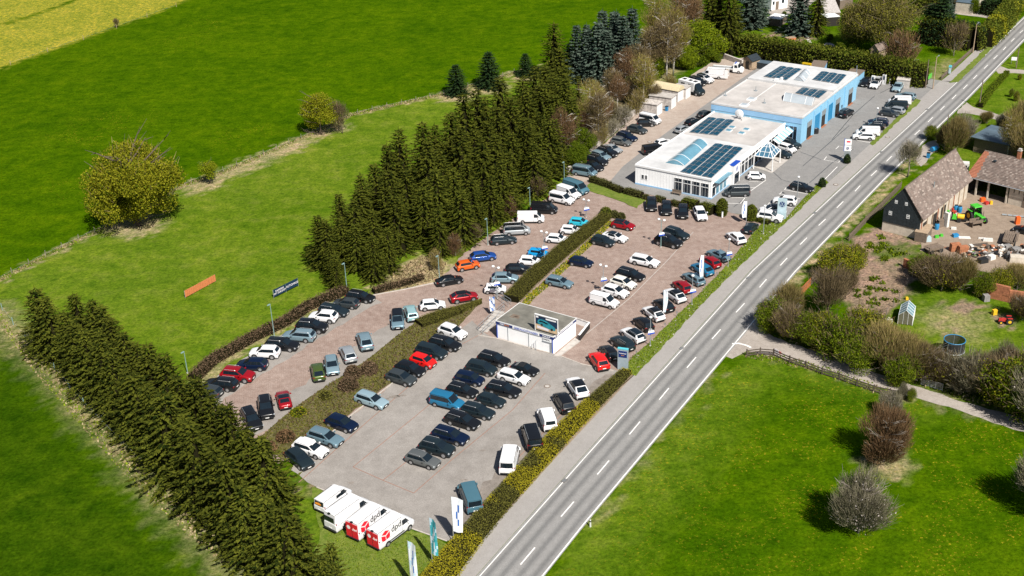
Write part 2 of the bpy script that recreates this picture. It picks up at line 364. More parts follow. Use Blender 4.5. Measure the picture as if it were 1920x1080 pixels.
soil *= 1 - .85 * soft(Q, P2([(1625, 475), (1660, 455), (1718, 455), (1715, 478), (1690, 488), (1660, 490), (1635, 485)]), 2)
for e in ([(1775, 565), (1800, 560), (1845, 570), (1830, 588), (1790, 590)], [(1860, 590), (1880, 585), (1908, 600), (1890, 612), (1868, 604)], [(1762, 610), (1795, 612), (1785, 632), (1765, 628)],
          [(1440, 65), (1462, 58), (1468, 70), (1440, 72)], [(1490, 80), (1505, 62), (1530, 60), (1520, 74)], [(560, 900), (620, 905), (690, 925), (680, 940), (600, 922), (575, 912)]):
    soil = np.maximum(soil, .8 * soft(Q, P2(e), .8))
south = soft(Q, P2([(1070, 1000), (1330, 720), (1400, 668), (1460, 672), (1640, 728), (1890, 800), (2200, 900), (2200, 1500), (950, 1500)]), 2)
flow = .75 * south * np.clip(1.1 - .013 * np.linalg.norm(Q - np.array(tuple(at(1800, 850))[:2]), axis=1), .12, 1)
mid = np.maximum(mid, .75 * np.clip(1.2 - seg_dist(Q, P2([(1022, 1085), (1100, 985), (1330, 715), (1400, 668)])) / 9, 0, 1) * south)
mid = np.maximum(mid, .5 * np.clip(1.2 - seg_dist(Q, P2([(1400, 668), (1541, 692), (1719, 747)])) / 7, 0, 1) * south)
for px, py, r_ in ((210, 230, 14), (140, 350, 8), (395, 45, 12), (450, 260, 10), (340, 80, 12), (160, 250, 14), (480, 250, 8)):
    flow = np.maximum(flow, .8 * np.clip(1 - np.linalg.norm(Q - np.array(tuple(at(px, py))[:2]), axis=1) / r_, 0, 1))
nx, ny = len(gx), len(gy)
idx = np.arange(nx * ny).reshape(ny, nx)
F = np.stack([idx[:-1, :-1], idx[:-1, 1:], idx[1:, 1:], idx[1:, :-1]], -1).reshape(-1, 4)
V = np.stack([NP_[:, 0], NP_[:, 1], np.zeros(len(NP_))], 1).astype(np.float32)
gm = bpy.data.meshes.new('ground'); gm.vertices.add(len(V)); gm.vertices.foreach_set('co', V.reshape(-1))
gm.loops.add(F.size); gm.loops.foreach_set('vertex_index', F.reshape(-1).astype(np.int32))
gm.polygons.add(len(F)); gm.polygons.foreach_set('loop_start', np.arange(0, F.size, 4, dtype=np.int32)); gm.polygons.foreach_set('loop_total', np.full(len(F), 4, dtype=np.int32))
gm.update(calc_edges=True)
def colattr(me, name, a, b, c, d):
    at_ = me.color_attributes.new(name, 'FLOAT_COLOR', 'POINT')
    at_.data.foreach_set('color', np.stack([a, b, c, d], 1).astype(np.float32).reshape(-1))
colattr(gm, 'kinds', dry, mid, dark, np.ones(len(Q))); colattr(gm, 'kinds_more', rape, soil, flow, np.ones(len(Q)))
def ground_mat():
    m, N, L, b = nt('meadow'); b.inputs['Roughness'].default_value = .9; b.inputs['Specular IOR Level'].default_value = .0
    ge = N.new('ShaderNodeNewGeometry'); pos = ge.outputs['Position']
    def attr(nm):
        a = N.new('ShaderNodeVertexColor'); a.layer_name = nm; s = N.new('ShaderNodeSeparateColor'); L.new(a.outputs['Color'], s.inputs[0]); return s.outputs
    k1, k2 = attr('kinds'), attr('kinds_more')
    def noise(s, det=5, rough=.6, dist=0.0):
        n = N.new('ShaderNodeTexNoise'); n.inputs['Scale'].default_value = s; n.inputs['Detail'].default_value = det; n.inputs['Roughness'].default_value = rough
        n.inputs['Distortion'].default_value = dist; L.new(pos, n.inputs['Vector']); return n.outputs['Fac']
    def ramp(f, *st):
        r_ = N.new('ShaderNodeValToRGB'); e = r_.color_ramp.elements
        while len(e) < len(st): e.new(.5)
        for q, (p, c) in zip(e, st): q.position = p; q.color = (*c, 1)
        L.new(f, r_.inputs['Fac']); return r_.outputs['Color']
    def mix(fac, a, c, mode='MIX'):
        x = N.new('ShaderNodeMixRGB'); x.blend_type = mode
        if isinstance(fac, (float, int)): x.inputs[0].default_value = fac
        else: L.new(fac, x.inputs[0])
        for i, q in ((1, a), (2, c)):
            if isinstance(q, tuple): x.inputs[i].default_value = (*q, 1)
            else: L.new(q, x.inputs[i])
        return x.outputs[0]
    def math_(op, a, c=None, clamp=False):
        x = N.new('ShaderNodeMath'); x.operation = op; x.use_clamp = clamp
        for i, q in enumerate((a, c)):
            if q is None: continue
            if isinstance(q, (float, int)): x.inputs[i].default_value = q
            else: L.new(q, x.inputs[i])
        return x.outputs[0]
    big, med, fin = noise(.035, 4), noise(.28, 5, .65), noise(2.2, 6, .7)
    lush = ramp(big, (.3, (.034, .080, .001)), (.7, (.066, .124, .001)))
    lush = mix(.55, lush, ramp(med, (.3, (.020, .058, .001)), (.5, (.046, .100, .001)), (.75, (.088, .142, .002))))
    midc = mix(.5, ramp(big, (.3, (.072, .134, .005)), (.7, (.118, .176, .014))), ramp(med, (.28, (.044, .098, .004)), (.5, (.100, .154, .009)), (.72, (.19, .205, .036))))
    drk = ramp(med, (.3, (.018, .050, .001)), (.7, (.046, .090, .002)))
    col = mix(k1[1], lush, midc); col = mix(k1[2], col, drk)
    col = mix(1.0, col, ramp(noise(.55, 3, .5), (.62, (1.0, 1.0, 1.0)), (.72, (.62, .72, .7))), 'MULTIPLY')
    # flowers: clusters of small yellow specks
    spk = math_('MULTIPLY', math_('GREATER_THAN', noise(2.6, 4, .7), .60), math_('GREATER_THAN', noise(.16, 5, .7), .50))
    col = mix(math_('MULTIPLY', spk, math_('MULTIPLY', k2[2], .8)), col, (.38, .27, .02))
    rp = ramp(noise(1.0, 6, .8), (.40, (.085, .15, .012)), (.52, (.24, .24, .02)), (.61, (.50, .39, .02)))
    rp = mix(.35, rp, ramp(med, (.3, (.12, .16, .03)), (.7, (.36, .30, .05))))
    col = mix(math_('MULTIPLY', k2[0], math_('ADD', math_('MULTIPLY', med, .6), .75), True), col, rp)
    dfac = math_('MULTIPLY', k1[0], math_('ADD', math_('MULTIPLY', math_('SUBTRACT', noise(.9, 5, .7), .5), 3.2), 1.0), True)
    col = mix(dfac, col, ramp(fin, (.3, (.25, .19, .09)), (.7, (.42, .345, .21))))
    sfac = math_('MULTIPLY', k2[1], math_('ADD', math_('MULTIPLY', math_('SUBTRACT', noise(.7, 5, .7), .5), 2.0), 1.25), True)
    col = mix(sfac, col, ramp(fin, (.3, (.185, .125, .085)), (.7, (.30, .22, .155))))
    col = mix(1.0, col, ramp(fin, (.30, (.52, .55, .5)), (.5, (1.0, 1.0, 1.0)), (.7, (1.45, 1.38, 1.2))), 'MULTIPLY')
    col = mix(1.0, col, ramp(noise(.07, 6, .75, 1.5), (.34, (.72, .80, .8)), (.5, (.94, .94, 1.0)), (.66, (1.16, 1.04, 1.3))), 'MULTIPLY')
    col = mix(1.0, col, ramp(noise(.75, 5, .7), (.34, (.72, .78, .7)), (.5, (1.0, 1.0, 1.0)), (.66, (1.22, 1.16, 1.05))), 'MULTIPLY')
    L.new(col, b.inputs['Base Color'])
    bp = N.new('ShaderNodeBump'); bp.inputs['Strength'].default_value = .6; bp.inputs['Distance'].default_value = .25
    L.new(fin, bp.inputs['Height']); L.new(bp.outputs['Normal'], b.inputs['Normal'])
    return m
gm.materials.append(ground_mat())
tag(link('ground', gm), 'green meadow ground of the valley round the car lots', kind='structure')

# ------------------------------------------------------------------ sheets: lots, road, paths
def refine(pts, step=2.0, amp=0.0, closed=True):
    out = []; n = len(pts)
    for i in range(n if closed else n - 1):
        a, b = Vector(pts[i]).to_2d(), Vector(pts[(i + 1) % n]).to_2d(); k = max(1, int((b - a).length / step))
        for j in range(k):
            p = a.lerp(b, j / k); out.append((p.x + random.gauss(0, amp), p.y + random.gauss(0, amp)))
    if not closed: out.append(tuple(Vector(pts[-1]).to_2d()))
    return out
def sheet(name, px, z, material, label=None, amp=0.0, thick=0.0, step=1.2, side=None, parent=None):
    poly = refine(wp(px), step, amp); mb = MB(); mb.prism(poly, z - max(thick, .012), z, 0, 1 if side else 0)
    o = mb.obj(name, [material] + ([side] if side else []), parent)
    if parent is None: tag(o, label, kind='structure')
    return o
sheet('paved_lot', [(372, 740), (420, 698), (500, 648), (560, 612), (640, 574), (700, 552), (760, 541), (815, 529), (835, 514), (872, 474), (912, 444), (962, 410), (1022, 374), (1062, 342),
                    (1100, 336), (1140, 345), (1205, 362), (1300, 380), (1370, 398), (1440, 415), (1430, 440), (1390, 490), (1300, 575), (1220, 655), (1175, 700), (1050, 780), (900, 640), (800, 640),
                    (700, 760), (600, 830), (520, 870), (430, 800)], .020, MAT['pink_paving'], 'pinkish block paving of the used car display lot', .12)
for px in ([(372, 738), (420, 696), (500, 646), (560, 610), (640, 572), (690, 556), (715, 566), (660, 596), (600, 634), (540, 672), (470, 716), (400, 764)],
           [(480, 815), (450, 790), (520, 752), (580, 712), (640, 668), (720, 612), (770, 590), (800, 600), (760, 622), (690, 678), (620, 724), (560, 766), (520, 800)]):
    sheet('parking_strip', px, .028, MAT['lot_asphalt'], 'pale grey parking strip along the upper lane', .15)
sheet('rear_lot', [(1058, 340), (1075, 308), (1135, 268), (1192, 214), (1252, 172), (1300, 138), (1342, 112), (1400, 108), (1440, 118), (1420, 135), (1345, 190), (1170, 312), (1140, 346), (1100, 340)], .024,
      MAT['rear_lot'], 'pale paved yard behind the showroom', .12)
sheet('rear_lane', [(1138, 347), (1168, 312), (1245, 252), (1340, 184), (1432, 118), (1448, 122), (1345, 205), (1200, 330), (1188, 350)], .034, MAT['front_asphalt'], 'grey asphalt lane along the back of the showroom')
sheet('forecourt', [(1138, 346), (1190, 330), (1340, 300), (1500, 240), (1600, 150), (1650, 138), (1700, 140), (1768, 152), (1724, 190), (1634, 270), (1612, 290), (1585, 312), (1550, 345), (1500, 384), (1462, 420), (1440, 415),
                   (1398, 403), (1372, 400), (1340, 384), (1255, 374), (1190, 358)], .038, MAT['front_asphalt'], 'grey asphalt forecourt in front of the showroom and workshop')
sheet('lower_lot', [(545, 880), (600, 835), (660, 780), (740, 718), (800, 668), (850, 628), (884, 600), (905, 622), (931, 635), (995, 653), (1045, 666), (1090, 683), (1150, 692), (1178, 700), (1090, 782), (1000, 872), (905, 965), (862, 1014),
                   (836, 1014), (765, 988), (680, 950), (590, 912)], .034, MAT['lot_asphalt'], 'grey concrete surface of the lower car lot', .1)
left_line = [(840, 1140), (894, 1079), (1089, 860), (1407, 508), (1599, 330), (1787, 158), (1912, 38), (1975, -22)]
right_line = [(970, 1145), (1022, 1079), (1100, 981), (1494, 510), (1660, 338), (1822, 180), (1920, 78), (2012, -15)]
walk_edge = [(795, 1145), (852, 1079), (923, 991), (1030, 872), (1130, 766), (1226, 665), (1309, 577), (1375, 509), (1470, 418), (1548, 347), (1632, 270), (1722, 190), (1763, 152)]
def road_mesh():
    L_ = [Vector(q) for q in refine(wp(left_line), 6, 0, False)]; R_ = [at(*q).to_2d() for q in right_line]; V = []; W = []; n = 28
    def cross(p, d):                                        # where the perpendicular at p meets the right edge
        nrm = Vector((d.y, -d.x)); best = 6.4
        for a, b in zip(R_[:-1], R_[1:]):
            e = b - a; den = nrm.x * e.y - nrm.y * e.x
            if abs(den) < 1e-9: continue
            q = a - p; t = (q.x * e.y - q.y * e.x) / den; s = (q.x * nrm.y - q.y * nrm.x) / den
            if 0 <= s <= 1 and 3 < t < 12: best = t
        return nrm, best
    for i, p in enumerate(L_):
        d = (L_[min(i + 2, len(L_) - 1)] - L_[max(i - 2, 0)]).normalized(); nrm, w = cross(p, d)
        for k in range(n + 1): u = k / n; q = p + nrm * w * u; V.append((q.x, q.y, .030)); W.append(sum(math.exp(-((u - c) / .055) ** 2) for c in (.15, .37, .63, .85)))
    mb = MB(); mb.add(V, [(i * (n + 1) + k, i * (n + 1) + k + 1, (i + 1) * (n + 1) + k + 1, (i + 1) * (n + 1) + k) for i in range(len(L_) - 1) for k in range(n)])
    o = mb.obj('road', MAT['asphalt_road']); W = np.array(W); colattr(o.data, 'wheel_tracks', W, W, W, np.ones(len(W))); return tag(o, 'two lane grey country road running diagonally past the lots', kind='structure')
sheet('hedge_bed', [(1150, 692), (1198, 694), (1227, 667), (1130, 768), (1030, 874), (925, 993), (853, 1080), (796, 1146), (740, 1140), (840, 1060), (1000, 870)], .026, MAT['yard'], 'bare soil strip under the roadside hedge', .1)
MAT['stained'] = surf_mat('stained_lot', [(.15, .13, .112), (.235, .205, .18), (.27, .24, .215)], (.3, 1.2, 9))
sheet('parking_strip', [(1134, 700), (1176, 703), (1090, 785), (1000, 875), (905, 966), (866, 1011), (838, 1000), (892, 930), (972, 850), (1056, 770)], .042, MAT['stained'], 'darker stained strip below the vans at the roadside hedge', .25)
road = road_mesh()
sheet('pavement', walk_edge + [(1792, 153), (1787, 158), (1599, 329), (1407, 507), (1089, 859), (893, 1079), (836, 1145)], .06, MAT['sidewalk'], 'pale footway along the road beside the car lots', thick=.06, side=MAT['kerb'], step=3)
sheet('footpath', [(1765, 152), (1790, 155), (1870, 80), (1897, 40), (1910, 20), (1900, 14), (1880, 40), (1840, 84), (1780, 140)], .06, MAT['sidewalk'], 'narrow footpath leading up beside the garden', step=3)
sheet('farm_lane', [(1352, 664), (1420, 597), (1432, 615), (1452, 633), (1548, 664), (1652, 702), (1710, 722), (1800, 752), (1889, 776), (1990, 806), (1990, 832), (1881, 797), (1800, 770), (1719, 747), (1638, 725), (1541, 692), (1460, 670), (1400, 657), (1372, 672)], .024,
      MAT['gravel'], 'pale gravel lane leading from the road past the hedge', .15)
sheet('field_track', [(1793, 212), (1812, 192), (1825, 201), (1853, 209), (1890, 220), (1990, 252), (1990, 264), (1900, 236), (1850, 219), (1822, 214)], .024, MAT['gravel'], 'pale track joining the road at the upper right', .12)
sheet('garden_drive', [(1866, 133), (1876, 124), (1890, 129), (1990, 138), (1990, 144), (1900, 137), (1872, 138)], .024, MAT['gravel'], 'narrow drive into the upper garden', .1)
sheet('farm_yard', [(1722, 420), (1760, 380), (1795, 345), (1830, 356), (1990, 395), (1990, 560), (1890, 520), (1830, 505), (1770, 480), (1730, 470)], .024, MAT['yard'], 'beige dirt farmyard between the barns', .25)
sheet('side_drive', [(1716, 300), (1732, 270), (1755, 262), (1760, 276), (1742, 296), (1728, 312)], .022, MAT['gravel'], 'pale gravel patch at the back of the barn', .15)
sheet('house_yard', [(1436, 24), (1455, 8), (1480, -14), (1540, -14), (1510, 20), (1490, 24), (1470, 32), (1448, 34)], .022, MAT['gravel'], 'gravel yard of the house behind the garden', .2)
sheet('mid_road', [(1705, 10), (1760, 14), (1840, 22), (1880, 30), (1870, 36), (1790, 26), (1704, 14)], .022, MAT['gravel'], 'pale drive behind the gardens', .1)
# road markings: edge lines and every dash its own piece
def ribbon(mb, px, w, z):
    pts = [at(*p) for p in px]; L_, R_ = [], []
    for i, p in enumerate(pts):
        d = (pts[min(i + 1, len(pts) - 1)] - pts[max(i - 1, 0)]).normalized(); n = Vector((-d.y, d.x, 0)) * w / 2
        L_.append(p + n); R_.append(p - n)
    for i in range(len(pts) - 1):
        mb.quad((*R_[i][:2], z), (*R_[i + 1][:2], z), (*L_[i + 1][:2], z), (*L_[i][:2], z))
mb = MB(); ribbon(mb, [(x + 2 + 5 * max(.3, y / 1080), y) for x, y in left_line], .12, .038); mb.obj('edge_line', MAT['line'], road)
mb = MB(); ribbon(mb, [(x - 4, y) for x, y in right_line], .16, .038); mb.obj('edge_line', MAT['line'], road)
DASH = [((976, 1059), (1003, 1027)), ((1052, 969), (1076, 941)), ((1120, 890), (1142, 864)), ((1180, 815), (1200, 791)), ((1236, 750), (1254, 728)), ((1288, 690), (1305, 670)), ((1335, 636), (1351, 618)),
        ((1380, 586), (1396, 569)), ((1424, 539), (1437, 524)), ((1463, 498), (1476, 484)), ((1500, 459), (1513, 446)), ((1535, 423), (1548, 411)), ((1569, 390), (1581, 378)), ((1603, 359), (1613, 348)),
        ((1633, 330), (1644, 320)), ((1662, 303), (1672, 293)), ((1689, 277), (1698, 269)), ((1715, 253), (1725, 244)), ((1740, 229), (1749, 220)), ((1763, 207), (1771, 199)), ((1785, 186), (1793, 178)),
        ((1806, 167), (1814, 159)), ((1825, 148), (1832, 141)), ((1845, 129), (1852, 122)), ((1863, 111), (1870, 104)), ((1881, 94), (1886, 88)), ((1896, 78), (1902, 72)), ((1912, 62), (1918, 57))]
for a, b in DASH:
    mb = MB(); ribbon(mb, [a, b], .16, .038); mb.obj('lane_dash', MAT['line'], road)
mb = MB(); ribbon(mb, [(1373, 645), (1385, 644), (1400, 648), (1408, 652)], .35, .036); mb.obj('give_way_line', MAT['line'], road)
# tyre-worn pale bands are in the asphalt; drain grates along the kerb
for x, y, w in ((1058, 901, 'beside the wide yellow hedge'), (1277, 653, 'beside the flag banner lot'), (1403, 521, 'below the white globe lamps'), (1527, 399, 'across from the slate barn'),
                (1652, 285, 'opposite the bare roadside tree'), (1738, 205, 'near the workshop forecourt')):
    t = thing('drain_grate', 'dark iron drain grate in the gutter ' + w, 'drain', at(x, y, .036), R(-38), 'drain grates along the gutter')
    mb = MB(); mb.box((0, 0, .006), (.55, .8, .012)); mb.obj('frame', MAT['rail'], t)
    mb = MB()
    for k in range(5): mb.box((-.2 + .1 * k, 0, .018), (.05, .66, .012))
    mb.obj('grille', MAT['steel'], t)
for x, y, w, z in ((1026, 724, 'in the lower lot near the white wagon', .036), (1218, 266, 'on the rear lane behind the showroom', .036), (1567, 346, 'in the footway near the pylon sign', .102), (1664, 257, 'in the footway opposite the vans', .102)):
    t = thing('manhole_cover', 'round iron manhole cover ' + w, 'manhole cover', at(x, y, z), 0, 'round manhole covers')
    mb = MB(); mb.tube([(0, 0, 0), (0, 0, .015)], .48, 18); mb.obj('frame', MAT['wood'], t)
    mb = MB(); mb.tube([(0, 0, .016), (0, 0, .022)], .33, 18); mb.obj('lid', MAT['concrete'], t)
# painted bay lines
lower = bpy.data.objects['lower_lot']; fore = bpy.data.objects['forecourt']; paved = bpy.data.objects['paved_lot']
for px in ([(560, 905), (690, 790), (790, 705), (858, 650), (905, 625)], [(662, 876), (780, 780), (900, 680)], [(662, 876), (718, 901), (776, 925)], [(718, 901), (775, 856)], [(776, 925), (850, 860), (960, 770), (1022, 700)], [(950, 880), (1010, 820), (1060, 770)]):
    mb = MB(); ribbon(mb, px, .11, .044); mb.obj('bay_line', MAT['rust_line'], lower)
for px in ([(1408, 358), (1436, 338)], [(1404, 340), (1422, 340)], [(1400, 352), (1415, 352)], [(1354, 370), (1400, 371)], [(1342, 381), (1386, 382)], [(1388, 382), (1398, 370)],
           [(1470, 356), (1515, 364)], [(1460, 363), (1500, 373)], [(1440, 381), (1485, 390)], [(1470, 357), (1474, 352)], [(1462, 365), (1466, 360)], [(1441, 383), (1446, 378)],
           [(1545, 300), (1572, 305), (1597, 280)], [(1545, 300), (1550, 294)], [(1567, 280), (1573, 274), (1580, 276)], [(1545, 338), (1570, 313)], [(1600, 262), (1632, 268)], [(1640, 240), (1662, 220)], [(1660, 245), (1722, 192)]):
    mb = MB(); ribbon(mb, px, .13, .046); mb.obj('bay_line', MAT['line'], fore)
for px in ([(1505, 312), (1553, 270), (1592, 236)], [(1450, 323), (1465, 337), (1482, 342)], [(1518, 343), (1561, 305), (1600, 280)], [(1400, 420), (1398, 385), (1390, 378)], [(1376, 388), (1398, 372)], [(1560, 262), (1600, 215), (1640, 180)], [(1650, 175), (1700, 150)], [(1500, 285), (1540, 300)]):
    mb = MB(); ribbon(mb, px, .12, .043); mb.obj('tar_seam', MAT['slate'], fore)
for x, y, r_ in ((738, 744, .9), (752, 742, .7), (724, 748, .5), (905, 845, .5), (660, 905, .6), (970, 700, .6), (1010, 790, .5), (870, 900, .5)):
    c = at(x, y); a0 = random.random() * 6; mb = MB(); mb.add([(c.x + r_ * random.uniform(.35, 1.2) * math.cos(a0 + k * .628), c.y + r_ * .45 * random.uniform(.4, 1.2) * math.sin(a0 + k * .628), .048) for k in range(10)], [tuple(range(10))]); mb.obj('oil_stain', MAT['stained'], lower)
for px in ([(1100, 626), (1180, 560), (1250, 490), (1300, 435)],):
    mb = MB(); ribbon(mb, px, .12, .030); mb.obj('gutter_line', MAT['concrete'], paved)
for px, hgt in (([(897, 629), (931, 635), (995, 653), (1045, 666), (1090, 683), (1150, 696)], .08), ([(594, 914), (680, 951), (765, 989), (838, 1015)], .06), ([(545, 880), (600, 832), (660, 778), (740, 716), (800, 665), (852, 625)], .10),
                ([(640, 576), (700, 554), (760, 543), (815, 531)], .12)):
    mb = MB(); pts = [at(*p) for p in px]
    for a, b in zip(pts[:-1], pts[1:]):
        d = b - a; mb.box(((a.x + b.x) / 2, (a.y + b.y) / 2, .03 + hgt / 2), (d.length, .16, hgt), 0, math.atan2(d.y, d.x))
    tag(mb.obj('kerb', MAT['kerb']), 'pale concrete kerb edging the lot', kind='structure')
# grass strips and banks lie over the paving as low raised beds
def grass_bank(name, px, z0, z1, label, crown=0.0, material=None):
    poly = refine(wp(px), 1.0, .10); c = Vector((sum(p[0] for p in poly) / len(poly), sum(p[1] for p in poly) / len(poly)))
    mb = MB(); mb.prism(poly, z0, z1); o = mb.obj(name, material or MAT['bank']); return tag(o, label, kind='structure')
MAT['bank'] = surf_mat('rough_grass', [(.06, .11, .006), (.12, .17, .012), (.22, .22, .06)], (.3, 1.6, 5), bump=.8)
MAT['bed'] = surf_mat('shrub_bed', [(.07, .065, .02), (.11, .105, .03), (.17, .14, .07)], (.3, 1.3, 5), bump=.9)
VERGE = [(1172, 696), (1182, 672), (1216, 645), (1300, 563), (1368, 492), (1398, 455), (1424, 424), (1440, 416), (1462, 420), (1480, 402), (1528, 350), (1548, 338), (1552, 343), (1470, 421), (1376, 510), (1310, 578), (1227, 667), (1190, 705)]
grass_bank('grass_verge', VERGE, .0, .07, 'green verge with pale flowers between the car row and the footway')
grass_bank('grass_verge', [(1630, 271), (1718, 186), (1727, 189), (1637, 273)], .0, .11, 'thin grass verge below the workshop car row')
grass_bank('grass_verge', [(1779, 156), (1797, 154), (1870, 82), (1912, 38), (1908, 33), (1864, 76)], .0, .07, 'grass strip between the footpath and the road')
grass_bank('grass_island', [(1100, 347), (1115, 341), (1160, 358), (1212, 375), (1194, 390), (1148, 372), (1102, 358)], .0, .10, 'triangle of grass beside the low hedges')
BANK1 = [(478, 830), (520, 795), (560, 762), (622, 720), (690, 676), (760, 620), (790, 602), (850, 582), (905, 562), (880, 590), (852, 622), (800, 662), (740, 712), (660, 774), (600, 828), (550, 872)]
grass_bank('planted_bank', BANK1, .0, .25, 'planted bank between the lower lot and the upper lane', material=MAT['bed'])
grass_bank('grass_corner', [(585, 914), (680, 954), (765, 991), (836, 1018), (860, 1020), (850, 1075), (790, 1150), (560, 1150), (600, 1000)], .0, .06, 'grass corner with the flagpoles below the delivery vans')
MAT['pathdirt'] = MAT['gravel']
# ------------------------------------------------------------------ buildings
def frame_obj(name, label, cat, O, u, group=None):          # an Empty at O whose local x runs along u
    return thing(name, label, cat, O, math.atan2(u.y, u.x), group)
def loc_of(t):                                              # world point -> local xy of a thing
    M_ = Matrix.Translation(t.location) @ Matrix.Rotation(t.rotation_euler[2], 4, 'Z'); I = M_.inverted()
    return lambda p: I @ Vector(p)
PI2 = math.pi / 2
# --- used car office (hut)
H0 = at(932, 633); Hu = at(1038, 664) - H0
hut = frame_obj('sales_office', 'flat roofed white used car office with blue fascia between the two lots', 'office', H0, Hu)
HL = Hu.length; HD = 5.6; HH = 2.75
lh = loc_of(hut); hp = lh(at(974, 570, HH)); hq = lh(at(1077, 597, HH)); HD = min(8.5, max(4.5, (hp.y + hq.y) / 2))
mb = MB(); mb.box((HL / 2, HD / 2, HH / 2), (HL, HD, HH)); mb.obj('wall', MAT['whitewall'], hut)
mb = MB(); mb.box((HL / 2, HD / 2, HH + .05), (HL + .1, HD + .1, .1)); hr = mb.obj('roof', MAT['hut_roof'], hut)
mb = MB()
for c, s in (((HL / 2, -.07, HH + .09), (HL + .2, .06, .14)), ((HL / 2, HD + .07, HH + .09), (HL + .2, .06, .14)), ((-.07, HD / 2, HH + .09), (.06, HD + .08, .14)), ((HL + .07, HD / 2, HH + .09), (.06, HD + .08, .14))): mb.box(c, s)
mb.obj('roof_edge', MAT['white'], hr)
mb = MB(); mb.box((HL / 2, -.055, HH - .19), (HL + .16, .08, .40)); mb.box((HL + .055, HD / 2, HH - .19), (.08, HD, .30)); mb.obj('fascia', MAT['navy'], hut)
mb = MB(); mb.box((HL * .53, -.10, HH - .19), (HL * .47, .03, .40)); mb.obj('sign_panel', MAT['whitetext'], hut)
mb = MB(); mb.box((HL + .10, HD * .45, HH - .12), (.03, HD * .8, .13)); mb.obj('white_stripe', MAT['whitetext'], hut)
text_on(hut, 'sign_lettering', 'GEBRAUCHTWAGEN', .44, MAT['royal'], (HL * .53, -.13, HH - .19), (PI2, 0, 0), .98)
text_on(hut, 'sign_lettering', 'WELT', .30, MAT['whitetext'], (HL * .11, -.11, HH - .19), (PI2, 0, 0), 1.0)
text_on(hut, 'sign_lettering', 'AUTO', .30, MAT['orangetext'], (HL * .19, -.11, HH - .19), (PI2, 0, 0), 1.0)
text_on(hut, 'sign_lettering', 'ANKAUF', .34, MAT['whitetext'], (HL * .885, -.11, HH - .19), (PI2, 0, 0), 1.0)
mb = MB(); mb.box((HL * .895, -.07, HH - .68), (1.45, .06, .52)); sp = mb.obj('sign_board', MAT['whitetext'], hut)
text_on(sp, 'sign_lettering', 'CHECK', .36, MAT['blacktext'], (HL * .885, -.11, HH - .66), (PI2, 0, 0), 1.0)
mb = MB(); mb.box((HL * .895, -.09, HH - .98), (1.5, .10, .08)); mb.obj('shelf_bar', MAT['steel'], hut)
for fx, w in ((.01, .13), (.985, .13)):
    mb = MB(); mb.box((HL * fx, -.05, (HH - .4) / 2), (w, .07, HH - .42)); mb.obj('corner_post', MAT['royal'], hut)
for fx in (.205, .575):
    mb = MB(); mb.box((HL * fx, -.04, (HH - .4) / 2), (.06, .05, HH - .44)); mb.obj('panel_joint', MAT['steel'], hut)
mb = MB(); mb.box((HL * .955, -.05, (HH - .4) / 2), (.22, .06, HH - .44)); mb.obj('down_pipe', MAT['steel'], hut)
for fx, h_ in ((.645, .75), (.715, 1.55)):
    mb = MB(); mb.tube([(HL * fx, -.35, 0), (HL * fx, -.35, h_), (HL * fx + .14, -.35, h_ + .12)], .04, 6); mb.obj('grab_pole', MAT['steel'], hut)
mb = MB()
for x, y, w in ((.17, .42, .6), (.21, .36, .45), (.14, .33, .35)): mb.box((HL * x, HD * y, HH + .115), (w * 2, w, .03))
mb.obj('roof_patch', MAT['wood'], hr)
# billboard on the hut roof edge
b0 = at(993, 627, HH + .1); bl = loc_of(hut)
BW = (at(1036, 638, HH + .1) - at(994, 626, HH + .1)).length
_b = bl(at(994, 627, HH + .1)); _b = Matrix.Translation(hut.location) @ Matrix.Rotation(hut.rotation_euler[2], 4, 'Z') @ Vector((_b.x, .34, HH + .1))
bb = thing('billboard', 'poster billboard with a teal car standing on the office roof edge', 'billboard', _b, hut.rotation_euler[2])
BHt = 2.35
mb = MB(); mb.box((BW / 2, .05, BHt / 2 + .25), (BW, .08, BHt)); mb.obj('board', MAT['palewood'], bb)
mb = MB(); mb.box((BW / 2, .02, BHt + .32), (BW + .12, .2, .14)); mb.box((-.02, .03, BHt / 2 + .15), (.08, .14, BHt + .25)); mb.box((BW + .02, .03, BHt / 2 + .15), (.08, .14, BHt + .25)); mb.obj('frame', MAT['white'], bb)
def flat(parent, name, pts, y, m, W_=BW, z0=.3, hh=BHt):
    mb = MB(); mb.add([(px * W_, y, z0 + pz * hh) for px, pz in pts], [tuple(range(len(pts)))]); return mb.obj(name, m, parent)
poster = flat(bb, 'poster', [(.02, .36), (.98, .36), (.98, .97), (.02, .97)], .004, MAT['dark_blue'])
flat(poster, 'poster_ground', [(.02, .02), (.98, .02), (.98, .36), (.02, .36)], .003, mat('poster_sand', (.55, .40, .24), .6, var=.2, scale=1))
MAT['poster_teal'] = mat('poster_teal', (.02, .24, .30), .5, var=.35, scale=1.5)
flat(poster, 'poster_car', [(.12, .42), (.30, .30), (.62, .20), (.86, .17), (.92, .30), (.86, .44), (.70, .56), (.52, .70), (.30, .76), (.16, .70), (.11, .56)], -.003, MAT['poster_teal'])
flat(poster, 'poster_car_window', [(.16, .54), (.32, .56), (.52, .50), (.60, .56), (.42, .64), (.22, .66)], -.008, MAT['carglass'])
flat(poster, 'poster_car_wheel', [(.24, .34), (.29, .28), (.35, .34), (.34, .44), (.27, .46)], -.009, MAT['trim'])
flat(poster, 'poster_car_wheel', [(.68, .16), (.74, .12), (.80, .20), (.78, .30), (.71, .30)], -.009, MAT['trim'])
flat(poster, 'poster_logo', [(.04, .80), (.15, .80), (.15, .95), (.04, .95)], -.004, MAT['whitetext'])
